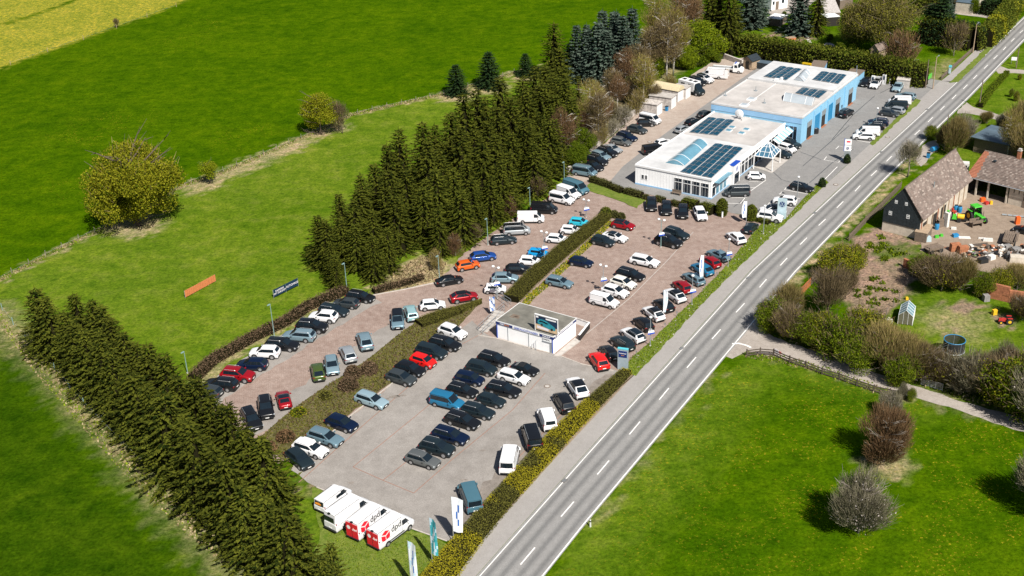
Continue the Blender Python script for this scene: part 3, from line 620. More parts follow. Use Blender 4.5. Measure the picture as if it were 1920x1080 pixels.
flat(poster, 'poster_caption', [(.48, .80), (.94, .80), (.94, .90), (.48, .90)], -.004, MAT['whitetext'])
flat(poster, 'poster_caption', [(.08, .09), (.60, .05), (.60, .20), (.08, .26)], -.004, MAT['pinktext'])
for fx in (.1, .9):
    mb = MB(); mb.tube([(BW * fx, .1, BHt * .8), (BW * fx, 1.3, 0)], .035, 6); mb.obj('brace', MAT['steel'], bb)
# low walls and ramp round the hut
def low_wall(label, px, h_, w, m, cap=None, z=.02, name='low_wall', cat='wall'):
    pts = [at(*p) for p in px]; t = thing(name, label, cat, pts[0], 0)
    for a, b in zip(pts[:-1], pts[1:]):
        d = b - a; c = (a + b) / 2 - pts[0]; rz = math.atan2(d.y, d.x)
        mb = MB(); mb.box((c.x, c.y, h_ / 2 + z), (d.length, w, h_), 0, rz); mb.obj('wall_panel', m, t)
        if cap is not None:
            mb = MB(); mb.box((c.x, c.y, h_ + z + .04), (d.length + .02, w + .08, .08), 0, rz); mb.obj('coping', cap, t)
    return t
low_wall('white topped low wall with posters at the right of the office', [(1078, 606), (1104, 615)], .9, .18, MAT['whitewall'], MAT['oldconcrete'])
pw = low_wall('poster covered parapet wall by the office corner', [(1105, 616), (1086, 640)], 1.0, .18, MAT['trim'], MAT['whitewall'])
sheet('office_ramp', [(1039, 668), (1078, 635), (1088, 641), (1050, 669)], .16, MAT['concrete'], 'pale concrete ramp beside the office wall', thick=.16)
for px in ([(897, 621), (945, 577)], [(905, 627), (930, 605), (946, 584)], [(929, 560), (953, 577)], [(933, 556), (958, 572)]):
    t = thing('handrail', 'thin metal handrail ' + ('along the steps left of the office' if px[0][0] < 910 else 'above the hedge end behind the office') + (', outer one' if px[0][0] in (897, 933) else ', inner one'), 'handrail', at(*px[0]), 0)
    o0 = at(*px[0]); pts = [at(*p) - o0 for p in px]
    for z in (.5, 1.0):
        mb = MB(); mb.tube([p + Vector((0, 0, z)) for p in pts], .035, 6); mb.obj('rail', MAT['steel'], t)
    for a, b in zip(pts[:-1], pts[1:]):
        n = max(1, int((b - a).length / 1.5))
        for k in range(n + 1):
            p = a.lerp(b, k / n); mb = MB(); mb.tube([p, p + Vector((0, 0, 1.0))], .03, 5); mb.obj('post', MAT['steel'], t)
st = thing('steps', 'flight of concrete steps climbing beside the office', 'steps', at(905, 622), 0)
a, b = at(905, 622), at(938, 592); d = (b - a); n_ = 7
for k in range(n_):
    c = a.lerp(b, (k + .5) / n_) - a
    mb = MB(); mb.box((c.x, c.y, .06 * (k + 1)), (d.length / n_ * .98, 1.5, .12 * (k + 1)), 0, math.atan2(d.y, d.x)); mb.obj('step', MAT['concrete'], st)

# --- showroom
SH = 3.75
S0 = at(1191, 345); Su = at(1333, 374) - S0; SL = Su.length
show = frame_obj('showroom', 'white flat roofed car showroom with glass canopy and roof panels', 'showroom', S0, Su)
ls = loc_of(show); sk = ls(at(1337, 205, SH)); sr = ls(at(1475, 232, SH)); SDp = (sk.y + sr.y) / 2
f1 = ls(at(1333, 342, SH))
MAT['cladding'] = MAT['whitewall']
mb = MB(); mb.box((SL / 2, SDp / 2, SH / 2), (SL, SDp, SH)); mb.obj('wall', MAT['whitewall'], show)
mb = MB(); mb.box((SL / 2, SDp / 2, SH + .03), (SL - .3, SDp - .3, .06)); sroof = mb.obj('roof', MAT['roof_felt'], show)
jn = ls(at(1283, 252, SH)).y
mb = MB(); mb.box((SL / 2, jn / 2, SH + .10), (SL - .32, jn - .3, .07)); mb.obj('front_roof_sheet', MAT['roof_pale'], sroof)
mb = MB()
for c, s in (((SL / 2, .0, SH + .06), (SL + .12, .30, .34)), ((SL / 2, SDp, SH + .06), (SL + .12, .30, .34)), ((0, SDp / 2, SH + .06), (.30, SDp - .31, .34)), ((SL, SDp / 2, SH + .06), (.30, SDp - .31, .34))): mb.box(c, s)
mb.obj('parapet', MAT['white'], sroof)
mb = MB(); mb.box((SL / 2, -.03, .15), (SL + .04, .05, .3)); mb.box((SL + .03, SDp / 2, .15), (.05, SDp, .3)); mb.obj('plinth', MAT['blue_band'], show)
cl = MB()
for k in range(1, 26):
    cl.box((SL * k / 26, -.012, SH / 2), (.03, .02, SH - .3))
o = cl.obj('wall_ribs', MAT['white'], show); o['kind'] = 'stuff'
def window(parent, c, w, h_, axis='x', mull=0, trans=None, glass=None, frame_m=None, proud=.05):
    """framed window lying in the xz plane (axis x) or the yz plane (axis y) of its parent; c = centre on the wall face"""
    fm = frame_m or MAT['white']; mb = MB(); t_ = .06
    def bx(dx, dz, sx, sz, dp=proud, th=.07):
        if axis == 'x': mb.box((c[0] + dx, c[1] - dp / 2, c[2] + dz), (sx, th, sz))
        else: mb.box((c[0] + dp / 2, c[1] + dx, c[2] + dz), (th, sx, sz))
    bx(0, h_ / 2 - t_ / 2, w, t_); bx(0, -h_ / 2 + t_ / 2, w, t_); bx(-w / 2 + t_ / 2, 0, t_, h_ - 2 * t_); bx(w / 2 - t_ / 2, 0, t_, h_ - 2 * t_)
    for k in range(1, mull + 1): bx(-w / 2 + w * k / (mull + 1), 0, .06, h_ - 2 * t_)
    if trans is not None: bx(0, trans - h_ / 2, w - 2 * t_, .09, proud + .02)
    f_ = mb.obj('window', fm, parent)
    g = MB(); q = .012
    if axis == 'x': g.quad((c[0] - w / 2, c[1] - q, c[2] - h_ / 2), (c[0] + w / 2, c[1] - q, c[2] - h_ / 2), (c[0] + w / 2, c[1] - q, c[2] + h_ / 2), (c[0] - w / 2, c[1] - q, c[2] + h_ / 2))
    else: g.quad((c[0] + q, c[1] - w / 2, c[2] - h_ / 2), (c[0] + q, c[1] + w / 2, c[2] - h_ / 2), (c[0] + q, c[1] + w / 2, c[2] + h_ / 2), (c[0] + q, c[1] - w / 2, c[2] + h_ / 2))
    g.obj('pane', glass or MAT['glass'], f_); return f_
fx = lambda px, py, z: ls(at(px, py, z))
for k in range(2): window(show, (SL * (.102 + .046 * k), 0, 1.75), .55, .95)
wx0 = SL * .515
for k in range(4):
    ww = (SL * .975 - wx0) / 4; window(show, (wx0 + ww * (k + .5), 0, 1.55), ww - .12, 2.75, 'x', 0, 1.95)
mb = MB(); mb.box((wx0 + 1.1, -1.1, .45), (1.9, .5, .07)); mb.box((wx0 + 1.1, -.88, .72), (1.9, .06, .42)); mb.box((wx0 + .35, -1.1, .22), (.08, .45, .42)); mb.box((wx0 + 1.85, -1.1, .22), (.08, .45, .42))
o = mb.obj('bench', MAT['wood'], None, tuple(show.location), show.rotation_euler[2]); tag(o, 'brown wooden bench under the showroom corner window', 'bench')
for k in range(19):                                         # right side glass front
    y = 1.0 + k * 1.62
    if abs(y - ls(at(1388, 345, 0)).y) < 2.3: continue
    window(show, (SL, y, 1.55), 1.45, 2.7, 'y', 0, 1.95, MAT['skyglass'] if k in (1, 2, 3) else None)
mb = MB()
mb.box((SL + .55, 4.0, 2.95), (1.0, 6.0, .10)); mb.obj('glass_awning', MAT['skyglass'], show)
# entrance portal with the round emblem
py = ls(at(1388, 345, 0)).y
portal = MB(); portal.box((SL + .35, py, 1.95), (.9, 3.0, 3.9)); po = portal.obj('entrance_portal', MAT['white'], show)
mb = MB(); mb.box((SL + .35, py, 3.94), (1.0, 3.1, .10)); mb.obj('portal_cap', MAT['royal'], po)
mb = MB(); mb.quad((SL + .82, py - 1.0, .1), (SL + .82, py + 1.0, .1), (SL + .82, py + 1.0, 2.1), (SL + .82, py - 1.0, 2.1)); mb.obj('entrance_door', MAT['glass'], po)
def emblem(parent, c, r, axis, mring, mletter, dsk=None):   # ring with a V over a W, facing local -y (axis x) or +x (axis y)
    def P(a, b, d): return (c[0] + a, c[1] - d, c[2] + b) if axis == 'x' else (c[0] + d, c[1] + a, c[2] + b)
    if dsk is not None:
        mb = MB(); mb.add([P(r * math.cos(t), r * math.sin(t), .015) for t in [2 * math.pi * k / 24 for k in range(24)]], [tuple(range(24))]); e = mb.obj('emblem', dsk, parent)
    mb = MB(); n = 28
    for k in range(n):
        t0, t1 = 2 * math.pi * k / n, 2 * math.pi * (k + 1) / n
        mb.quad(P(r * .88 * math.cos(t0), r * .88 * math.sin(t0), .024), P(r * math.cos(t0), r * math.sin(t0), .024), P(r * math.cos(t1), r * math.sin(t1), .024), P(r * .88 * math.cos(t1), r * .88 * math.sin(t1), .024))
    def stroke(a, b, w=.13):
        d = Vector((b[0] - a[0], b[1] - a[1])).normalized() * r; nrm = Vector((-d.y, d.x)) * w / 2
        A, B = Vector(a) * r, Vector(b) * r
        mb.quad(P(*(A + nrm), .03), P(*(A - nrm), .03), P(*(B - nrm), .03), P(*(B + nrm), .03))
    stroke((-.36, .8), (-.02, .12)); stroke((.36, .8), (.02, .12))
    stroke((-.80, .36), (-.36, -.72)); stroke((-.36, -.72), (-.02, .06)); stroke((.80, .36), (.36, -.72)); stroke((.36, -.72), (.02, .06))
    mb.obj('emblem_lines', mring, e if dsk is not None else parent)
emblem(po, (SL + .81, py, 2.95), .5, 'y', MAT['whitetext'], None, MAT['royal'])
# barrel skylight on the front roof
def barrel(parent, corners, z, rise, m, frame_m, nseg=10):
    L_ = [Vector(p) for p in corners]                       # two end edges: a0-a1 and b0-b1
    a0, a1, b0, b1 = L_; mb = MB(); n = nseg; V = []
    for e0, e1 in ((a0, a1), (b0, b1)):
        for k in range(n + 1):
            t = k / n; p = e0.lerp(e1, t); V.append((p.x, p.y, z + rise * math.sin(math.pi * t)))
    mb.add(V, [(k, k + 1, n + 2 + k, n + 1 + k) for k in range(n)] + [tuple(range(n + 1))[::-1], tuple(range(n + 1, 2 * n + 2))])
    s_ = mb.obj('skylight', m, parent, smooth=False)
    for f_ in (0.0, .25, .75, 1.0):
        A, B = a0.lerp(b0, f_), a1.lerp(b1, f_); rib = MB()
        rib.tube([(A.lerp(B, k / n).x, A.lerp(B, k / n).y, z + rise * math.sin(math.pi * k / n) + .02) for k in range(n + 1)], .05, 5); rib.obj('rib', frame_m, s_)
    return s_
Z1 = SH + .14
barrel(show, [fx(1247, 305, Z1), fx(1283, 311, Z1), fx(1300, 265, Z1), fx(1327, 271, Z1)], Z1, .85, MAT['skyglass'], MAT['white'])
for q in ((1372, 240), (1399, 244), (1366, 246), (1390, 251), (1403, 220)):
    p = fx(*q, SH); mb = MB(); mb.box((p.x, p.y, SH + .16), (1.3, 1.3, .2), 0, 0, .9); d_ = mb.obj('roof_light', MAT['roof_pale'], show)
    mb = MB(); mb.box((p.x, p.y, SH + .30), (1.05, 1.05, .08), 0, 0, .85); mb.obj('dome', MAT['skyglass'], d_)
p = fx(1385, 224, SH)
mb = MB(); mb.add([(p.x + .95 * math.cos(t) * r_, p.y + .16 - .2 * (1 - r_ * r_), SH + 1.15 + .95 * math.sin(t) * r_) for r_ in (.05, .6, 1) for t in [2 * math.pi * k / 20 for k in range(20)]],
                  [(j * 20 + k, j * 20 + (k + 1) % 20, (j + 1) * 20 + (k + 1) % 20, (j + 1) * 20 + k) for j in range(2) for k in range(20)])
dish = thing('satellite_dish', 'round white dish standing on the showroom roof', 'satellite dish', show.location, show.rotation_euler[2])
mb.obj('dish', MAT['white'], dish)
mb = MB(); mb.tube([(p.x, p.y + .2, SH + .05), (p.x, p.y + .2, SH + 1.1)], .06, 6)
for dx in (-.9, .9): mb.tube([(p.x + dx, p.y - .5, SH + .1), (p.x, p.y + .2, SH + .7)], .05, 5)
mb.obj('stand', MAT['trim'], dish)
# solar panels: pairs of rows tilted east and west
def solar(label, px, z, pairs, rows, host):
    a, b, c, d = [at(x, y, z) for x, y in px]               # near left, near right, far right, far left
    t = thing('solar_array', label, 'solar panels', a, math.atan2((b - a).y, (b - a).x), 'solar arrays on the flat roofs'); lo = loc_of(t)
    A, B, C_, D = [lo(v) for v in (a, b, c, d)]
    P = lambda u, v: (A.lerp(B, u)).lerp(D.lerp(C_, u), v)
    for i in range(pairs):
        for s in (0, 1):
            u0 = (i + .5 * s) / pairs + .006; u1 = (i + .5 * s + .5) / pairs - (.006 if s == 0 else .014)
            if s == 0: u0 += .012
            for j in range(rows):
                v0, v1 = j / rows + .05 / rows, (j + 1) / rows - .07 / rows
                lo_, hi_ = .10, .22
                z0, z1 = (lo_, hi_) if s == 0 else (hi_, lo_)
                q = [P(u0, v0), P(u1, v0), P(u1, v1), P(u0, v1)]
                mb = MB(); T = [(q[0].x, q[0].y, z0), (q[1].x, q[1].y, z1), (q[2].x, q[2].y, z1), (q[3].x, q[3].y, z0)]
                Bt = [(x, y, zz - .05) for x, y, zz in T]
                mb.add(T + Bt, [(0, 1, 2, 3)], 0); n0 = len(mb.v) - 8
                for k in range(4): mb.f.append((n0 + k, n0 + 4 + k, n0 + 4 + (k + 1) % 4, n0 + (k + 1) % 4)); mb.m.append(1)
                mb.obj('solar_panel', [MAT['solar'], MAT['alu']], t)
    mb = MB()
    for i in range(pairs + 1):
        u = min(.995, i / pairs + .002); p0, p1 = P(u, 0), P(u, 1); mb.tube([(p0.x, p0.y, .05), (p1.x, p1.y, .05)], .04, 4)
    mb.obj('mounting_rails', MAT['alu'], t)
solar('large array of dark panels on the front half of the showroom roof', [(1274, 323), (1334, 335), (1394, 278), (1341, 269)], Z1, 3, 8, show)
solar('smaller array of dark panels at the back of the showroom roof', [(1291, 249), (1345, 255), (1378, 226), (1328, 220)], SH + .06, 3, 5, show)
MAT['canopyglass'] = mat('canopy_glass', (.05, .13, .20), .15, var=.3, scale=.5, spec=.6)
# glass canopy: pyramid on posts before the entrance
cb = [at(x, y, 2.7) for x, y in ((1414, 292), (1449, 297), (1474, 278), (1440, 274))]
ct = at(1441, 258, 4.4)
can = thing('glass_canopy', 'pyramid glass canopy with white ribs over the showroom entrance', 'canopy', at(1449, 300), 0); cl_ = loc_of(can)
cbl = [cl_(p) for p in cb]
base_c = sum(cbl, Vector()) / 4; apex = Vector((base_c.x, base_c.y, 4.6)) + (cbl[2] - cbl[1]) * .0
u_ = (cbl[1] - cbl[0]); v_ = Vector((-u_.y, u_.x, 0)).normalized() * 5.0
cbl = [cbl[0], cbl[1], cbl[1] + v_, cbl[0] + v_]; base_c = sum(cbl, Vector()) / 4; apex = Vector((base_c.x, base_c.y, 5.0))
for k in range(4):
    a, b = cbl[k], cbl[(k + 1) % 4]
    mb = MB(); mb.add([a, b, apex], [(0, 1, 2)]); gl = mb.obj('glass_pane', MAT['canopyglass'], can)
    mb = MB(); mb.tube([a, apex], .09, 5); mb.tube([a, b], .10, 5)
    for t in (.25, .5, .75): mb.tube([a.lerp(b, t), apex if t == .5 else (a if t < .5 else b).lerp(apex, .5)], .05, 4)
    for h_ in (.33, .66): mb.tube([a.lerp(apex, h_), b.lerp(apex, h_)], .05, 4)
    mb.obj('rib', MAT['white'], can)
    mb = MB(); mb.tube([(a.x, a.y, 0), (a.x, a.y, 2.7)], .11, 8); mb.obj('post', MAT['white'], can)
sheet('entrance_apron', [(1408, 312), (1447, 325), (1478, 300), (1440, 286)], .09, MAT['concrete'], 'raised paved apron under the glass canopy', thick=.09)
mb = MB()                                                   # blue striped awning further back
a0 = at(1449, 262, 3.4); a1 = at(1478, 236, 3.4); dv = (a1 - a0); nv = Vector((dv.y, -dv.x, 0)).normalized()
aw = thing('striped_awning', 'blue and white striped awning along the showroom eave', 'awning', a0, math.atan2(dv.y, dv.x))
nst = 12
for k in range(nst):
    x0, x1 = dv.length * k / nst, dv.length * (k + 1) / nst
    mb = MB(); mb.quad((x0, 0, 0), (x0, -1.3, -.75), (x1, -1.3, -.75), (x1, 0, 0)); mb.obj('stripe', MAT['blue_wall'] if k % 2 else MAT['white'], aw)

# --- workshop
WH = 5.6
W0r, W1r, W2r, W3r = at(1338, 191, WH), at(1504, 221, WH), at(1601, 139, WH), at(1443, 117, WH)
WL = (W1r - W0r).length; Wu = Vector((math.cos(R(-34.4)), math.sin(R(-34.4)), 0)); W0r = W1r - Wu * WL
shop = frame_obj('workshop', 'long pale roofed workshop with light blue walls and roller doors', 'workshop', Vector((W0r.x, W0r.y, 0)), Wu)
lw = loc_of(shop); WD = (lw(W2r).y + lw(W3r).y) / 2
mb = MB(); mb.box((WL / 2, WD / 2, WH / 2), (WL, WD, WH)); mb.obj('wall', MAT['blue_wall'], shop)
mb = MB(); mb.box((WL / 2, WD / 2, WH + .03), (WL - .2, WD - .2, .06)); wroof = mb.obj('roof', MAT['roof_felt'], shop)
mb = MB()
for c, s in (((WL / 2, 0, WH - .0), (WL + .1, .24, .34)), ((WL / 2, WD, WH), (WL + .1, .24, .34)), ((0, WD / 2, WH), (.24, WD - .25, .34)), ((WL, WD / 2, WH), (.24, WD - .25, .34))): mb.box(c, s)
mb.obj('parapet', MAT['roof_pale'], wroof)
mb = MB(); mb.box((WL / 2, -.05, WH - .75), (WL + .06, .06, 1.1)); mb.obj('blue_band', MAT['blue_band'], shop)
bj = lw(at(1500, 165, WH)).y
mb = MB(); mb.box((WL / 2, bj + (WD - bj) / 2, WH + .28), (WL - .26, WD - bj - .26, .5)); mb.obj('raised_roof', MAT['roof_pale'], wroof)
wx = lambda px, py, z: lw(at(px, py, z))
ZR = WH + .56
solar('dark panel array on the far left of the workshop roof', [(1431, 144), (1474, 151), (1504, 130), (1463, 124)], ZR, 3, 5, shop)
solar('dark panel array on the far right of the workshop roof', [(1522, 150), (1572, 158), (1588, 141), (1540, 134)], ZR, 3, 4, shop)
solar('dark panel array beside the curved skylight of the workshop', [(1490, 175), (1535, 185), (1556, 168), (1508, 161)], WH + .07, 3, 4, shop)
barrel(shop, [wx(1488, 150, ZR), wx(1508, 153, ZR), wx(1503, 135, ZR), wx(1520, 137, ZR)], ZR, .8, MAT['paleglass'], MAT['alu'])
barrel(shop, [wx(1468, 190, WH), wx(1475, 177, WH), wx(1522, 199, WH), wx(1529, 187, WH)], WH + .08, 1.0, MAT['paleglass'], MAT['white'])
for q in ((1409, 187), (1395, 198)):
    p = wx(*q, WH); mb = MB(); mb.box((p.x, p.y, WH + .18), (1.7, 1.7, .24), 0, 0, .92); d_ = mb.obj('roof_light', MAT['white'], shop)
    mb = MB(); mb.box((p.x, p.y, WH + .33), (1.35, 1.35, .08), 0, 0, .85); mb.obj('dome', MAT['paleglass'], d_)
for q in ((1417, 171), (1433, 194), (1360, 180)):
    p = wx(*q, WH); mb = MB(); mb.tube([(p.x, p.y, WH + .05), (p.x, p.y, WH + 1.0)], .08, 6); mb.box((p.x, p.y, WH + .12), (.6, .6, .14)); mb.obj('vent_pipe', MAT['steel'], shop)
p = wx(1458, 156, WH); mb = MB(); mb.box((p.x, p.y, WH + .5), (1.5, 1.0, .9)); mb.box((p.x + .9, p.y - .1, WH + .75), (.45, .5, 1.4)); mb.obj('vent_box', MAT['white'], shop)
mb = MB(); a = wx(1395, 200, WH); b = wx(1462, 152, WH); d = b - a; mb.box(((a.x + b.x) / 2, (a.y + b.y) / 2, WH + .09), (d.length, .10, .06), 0, math.atan2(d.y, d.x)); mb.obj('lightning_rail', MAT['white'], wroof)
# right-hand facade: bays along local y at x = WL
def bay(y, w, h_, kind):
    if kind == 'shutter':
        mb = MB()
        for k in range(12): mb.box((WL + .05, y, .15 + h_ * (k + .5) / 12), (.06, w, h_ / 12 - .03))
        return mb.obj('roller_door', MAT['blue_shutter'], shop)
    if kind == 'open':
        mb = MB(); mb.quad((WL + .015, y - w / 2, .05), (WL + .015, y + w / 2, .05), (WL + .015, y + w / 2, h_), (WL + .015, y - w / 2, h_)); o_ = mb.obj('open_doorway', MAT['darkhole'], shop)
        mb = MB(); mb.box((WL + .07, y, h_ - .55), (.06, w, 1.1)); mb.obj('raised_door', MAT['steel'], o_)
        mb = MB(); mb.box((WL + .2, y, .05), (.5, w, .06)); mb.obj('threshold', MAT['brick'], o_); return o_
    return window(shop, (WL, y, .3 + h_ / 2), w, h_, 'y', 2, h_ * .6, MAT['skyglass'], MAT['blue_band'])
ybase = [lw(at(x, y)).y for x, y in ((1509, 257), (1525, 246), (1537, 236), (1550, 226), (1562, 214), (1583, 194))]
for y, k in zip(ybase, ('open', 'shutter', 'open', 'shutter', 'open', 'open')):
    bay(y, 2.9 if k == 'shutter' else 2.5, 3.6, k)
for y in [(a + b) / 2 for a, b in zip(ybase[:-1], ybase[1:])]:
    mb = MB(); mb.box((WL + .12, y, WH / 2 - .2), (.25, .5, WH - .5)); mb.obj('pier', MAT['blue_wall'], shop)
window(shop, (lw(at(1489, 262)).x, 0, 2.0), 2.4, 3.2, 'x', 2, None, None, MAT['blue_band'])
# annexes at the far end
def simple_block(name, label, cat, px, h_, mw, mr, edge=None, over=.1):
    O = at(*px[0]); u = at(*px[1]) - O; t = frame_obj(name, label, cat, O, u); lo = loc_of(t); w = u.length; d = lo(at(*px[2])).y
    mb = MB(); mb.box((w / 2, d / 2, h_ / 2), (w, abs(d), h_)); mb.obj('wall', mw, t)
    mb = MB(); mb.box((w / 2, d / 2, h_ + .06), (w + 2 * over, abs(d) + 2 * over, .12)); mb.obj('roof', mr, t); return t, w, d
simple_block('annex', 'small blue annex with flat brown roof at the end of the workshop', 'annex', [(1603, 167), (1619, 153), (1605, 141)], 2.6, MAT['blue_wall'], MAT['wood'])
simple_block('annex', 'low blue block with brown roof behind the workshop', 'annex', [(1516, 156), (1541, 158), (1541, 143)], 3.6, MAT['blue_band'], MAT['wood'])
yg = thing('yellow_frame', 'yellow metal frame standing behind the workshop roof edge', 'frame', at(1510, 160), shop.rotation_euler[2])
for c, s in (((-.9, 0, 2.6), (.25, .25, 5.2)), ((.9, 0, 2.6), (.25, .25, 5.2)), ((0, 0, 5.1), (2.05, .3, .35))):
    mb = MB(); mb.box(c, s); mb.obj('beam', mat('yellow_paint', (.75, .48, .01), .5), yg)
# retaining wall behind the rear lot (concrete blocks)
pts = [at(*p) for p in ((1064, 326), (1104, 290), (1145, 254), (1190, 214), (1202, 203))]
rw = thing('retaining_wall', 'weathered pale concrete block wall behind the rear car row', 'wall', pts[0], 0)
for a, b in zip(pts[:-1], pts[1:]):
    d = b - a; n = max(1, int(d.length / 1.6)); rz = math.atan2(d.y, d.x)
    for k in range(n):
        c = a.lerp(b, (k + .5) / n) - pts[0]
        for j in range(2):
            mb = MB(); mb.box((c.x + random.uniform(-.04, .04), c.y + random.uniform(-.04, .04), .30 + .58 * j), (d.length / n - .05, .5, .55), 0, rz + random.uniform(-.02, .02)); mb.obj('block', MAT['oldconcrete'], rw)
# garages beside the rear lot
def garage(label, px, h_, mroof, arched=False):
    O = at(*px[0]); u = at(*px[1]) - O; t = frame_obj('garage', label, 'garage', O, u); lo = loc_of(t); w = u.length; d = lo(at(*px[2])).y
    if d < 0: d = -d
    mb = MB(); mb.box((w / 2, d / 2, h_ / 2), (w, d, h_)); mb.obj('wall', MAT['oldconcrete'], t)
    mb = MB(); n = max(3, int(w / .35))
    for k in range(n): mb.box((w * (k + .5) / n, -.05, h_ * .46), (w / n - .05, .07, h_ * .86))
    mb.obj('door', MAT['white'], t)
    mb = MB()
    if arched:
        V = []; nn = 9
        for x in (-.2, w + .2):
            for k in range(nn + 1): V.append((x if False else w / 2 + (k / nn - .5) * (w + .3), (-.3 if x < 0 else d + .3), h_ + .05 + 1.1 * math.sin(math.pi * k / nn)))
        mb.add(V, [(k, k + 1, nn + 2 + k, nn + 1 + k) for k in range(nn)] + [tuple(range(nn + 1))[::-1], tuple(range(nn + 1, 2 * nn + 2))])
    else: mb.box((w / 2, d / 2, h_ + .07), (w + .3, d + .3, .14))
    mb.obj('roof', mroof, t); return t
MAT['cream_roof'] = mat('cream_roof_sheet', (.52, .44, .28), .8, var=.15)
garage('corrugated grey garage with white doors behind the white van', [(1231, 219), (1241, 212), (1205, 203)], 2.6, MAT['oldconcrete'])
garage('white doored garage with flat grey roof between the bins and the arched shed', [(1258, 206), (1267, 199), (1228, 192)], 2.6, MAT['concrete'])
garage('shed with cream arched roof beside the white garage doors', [(1270, 192), (1281, 186), (1240, 175)], 2.5, MAT['cream_roof'], True)
garage('narrow white garage next to the motorhome', [(1285, 187), (1294, 181), (1278, 172)], 2.5, MAT['concrete'])
# small wooden hut in the yard corner, with a pitched dark roof
def gable_hut(name, label, cat, px0, px1, depth, h_, rise, mw, mr, over=.25, door=True):
    O = at(*px0); u = at(*px1) - O; t = frame_obj(name, label, cat, O, u); w = u.length
    mb = MB(); mb.box((w / 2, depth / 2, h_ / 2), (w, depth, h_))
    for y in (0, depth): mb.add([(0, y, h_), (w, y, h_), (w / 2, y, h_ + rise)], [(0, 1, 2)])
    mb.obj('wall', mw, t)
    for s in (0, 1):
        e = Vector((-over if s == 0 else w + over, 0, h_ - over * rise / (w / 2))); r_ = Vector((w / 2, 0, h_ + rise))
        mb = MB(); T = [(e.x, -over, e.z), (r_.x, -over, r_.z), (r_.x, depth + over, r_.z), (e.x, depth + over, e.z)]
        mb.add(T + [(x, y, z + .1) for x, y, z in T], [(0, 1, 2, 3), (7, 6, 5, 4), (0, 4, 5, 1), (1, 5, 6, 2), (2, 6, 7, 3), (3, 7, 4, 0)]); mb.obj('roof', mr, t)
    if door:
        mb = MB(); mb.box((w / 2, -.04, 1.0), (.9, .06, 1.9)); mb.obj('door', MAT['darkhole'], t)
    return t
gable_hut('garden_hut', 'small wooden hut with dark pitched roof by the tow truck', 'hut', (1393, 128), (1409, 132), 3.0, 2.3, .9, MAT['palewood'], MAT['slate'])
# distant houses and sheds above the gardens
t, w, d = simple_block('house', 'white house at the top edge with a brown door', 'house', [(1446, 20), (1476, 14), (1470, -14)], 4.5, MAT['whitewall'], MAT['tile'])
mb = MB(); mb.box((w * .35, -.05, 1.2), (1.1, .06, 2.2)); mb.obj('door', MAT['wood'], t); window(t, (w * .7, 0, 2.0), 1.0, 1.1); window(t, (w * .12, 0, 2.0), .8, 1.1)
simple_block('shed', 'grey flat roofed shed between the spruces and the willow', 'shed', [(1546, 42), (1574, 42), (1572, 14)], 2.6, MAT['wood'], MAT['oldconcrete'])
simple_block('carport', 'white roofed carport in front of the grey shed', 'carport', [(1549, 50), (1573, 48), (1573, 40)], 2.4, MAT['darkhole'], MAT['white'])
simple_block('shed', 'white roofed shed at the top edge above the willow', 'shed', [(1574, 18), (1598, 15), (1600, 4)], 2.6, MAT['wood'], MAT['white'])
simple_block('lean_to', 'low shelter with a white roof strip at the garden edge', 'shelter', [(1438, 47), (1462, 50), (1462, 40)], 1.9, MAT['wood'], MAT['white'])
simple_block('house', 'long pale roofed house at the upper right behind the hedge', 'house', [(1790, 24), (1822, 28), (1830, 8)], 3.0, MAT['plaster'], MAT['shed_roof'])
gable_hut('garden_hut', 'hut with brown gable roof between the willow and the hedge', 'hut', (1631, 108), (1646, 111), 4.0, 2.2, 1.2, MAT['palewood'], MAT['tile'])
simple_block('transformer_box', 'pale concrete service box at the end of the hedge', 'service box', [(1680, 165), (1704, 167), (1704, 157)], 1.9, MAT['concrete'], MAT['oldconcrete'])

# --- farm: slate gabled barn
B0 = at(1653, 432); Bu = at(1722, 449) - B0; BWd = Bu.length
barn = frame_obj('barn', 'steep tiled barn with black slate gable beside the road', 'barn', B0, Bu); lb = loc_of(barn)
EA = 4.3; RI = 8.6
BDp = lb(at(1768, 276, RI)).y
mb = MB(); mb.box((BWd / 2, BDp / 2, 1.0), (BWd, BDp, 2.0)); mb.obj('base_wall', MAT['plaster'], barn)
mb = MB(); mb.box((BWd / 2, BDp / 2, 2.0 + (EA - 2.0) / 2), (BWd, BDp, EA - 2.0))
for y in (0, BDp): mb.add([(0, y, EA), (BWd, y, EA), (BWd / 2, y, RI)], [(0, 1, 2)])
mb.obj('upper_wall', MAT['plaster'], barn)
mb = MB(); mb.add([(-.02, -.06, 1.75), (BWd + .02, -.06, 1.75), (BWd + .02, -.06, EA), (BWd / 2, -.06, RI - .12), (-.02, -.06, EA)], [(0, 1, 2, 3, 4)])
sg = mb.obj('slate_gable', MAT['slate'], barn)
mb = MB(); nrow = 22
for k in range(nrow):
    z0 = 1.75 + (RI - 1.75) * k / nrow; zc = z0 + .15; hw = BWd / 2 if zc < EA else BWd / 2 * (RI - zc) / (RI - EA)
    n = max(1, int(2 * hw / .55))
    for j in range(n):
        x = BWd / 2 - hw + 2 * hw * (j + .5) / n; mb.box((x, -.085 - random.uniform(0, .015), zc), (2 * hw / n - .03, .03, (RI - 1.75) / nrow - .02))
o = mb.obj('slates', MAT['slate'], sg); o['kind'] = 'stuff'
for q, s in (((1681, 378), .45), ((1700, 382), .45), ((1670, 399), .55), ((1703, 406), .55)):
    lo_, hi_ = 1.8, 8.0
    for _ in range(30):
        m_ = (lo_ + hi_) / 2; p = lb(at(*q, m_))
        if p.y > 0: lo_ = m_
        else: hi_ = m_
    window(barn, (p.x, -.10, m_), s, s * 1.25, 'x', 1, s * .7)
ROOF_V = []
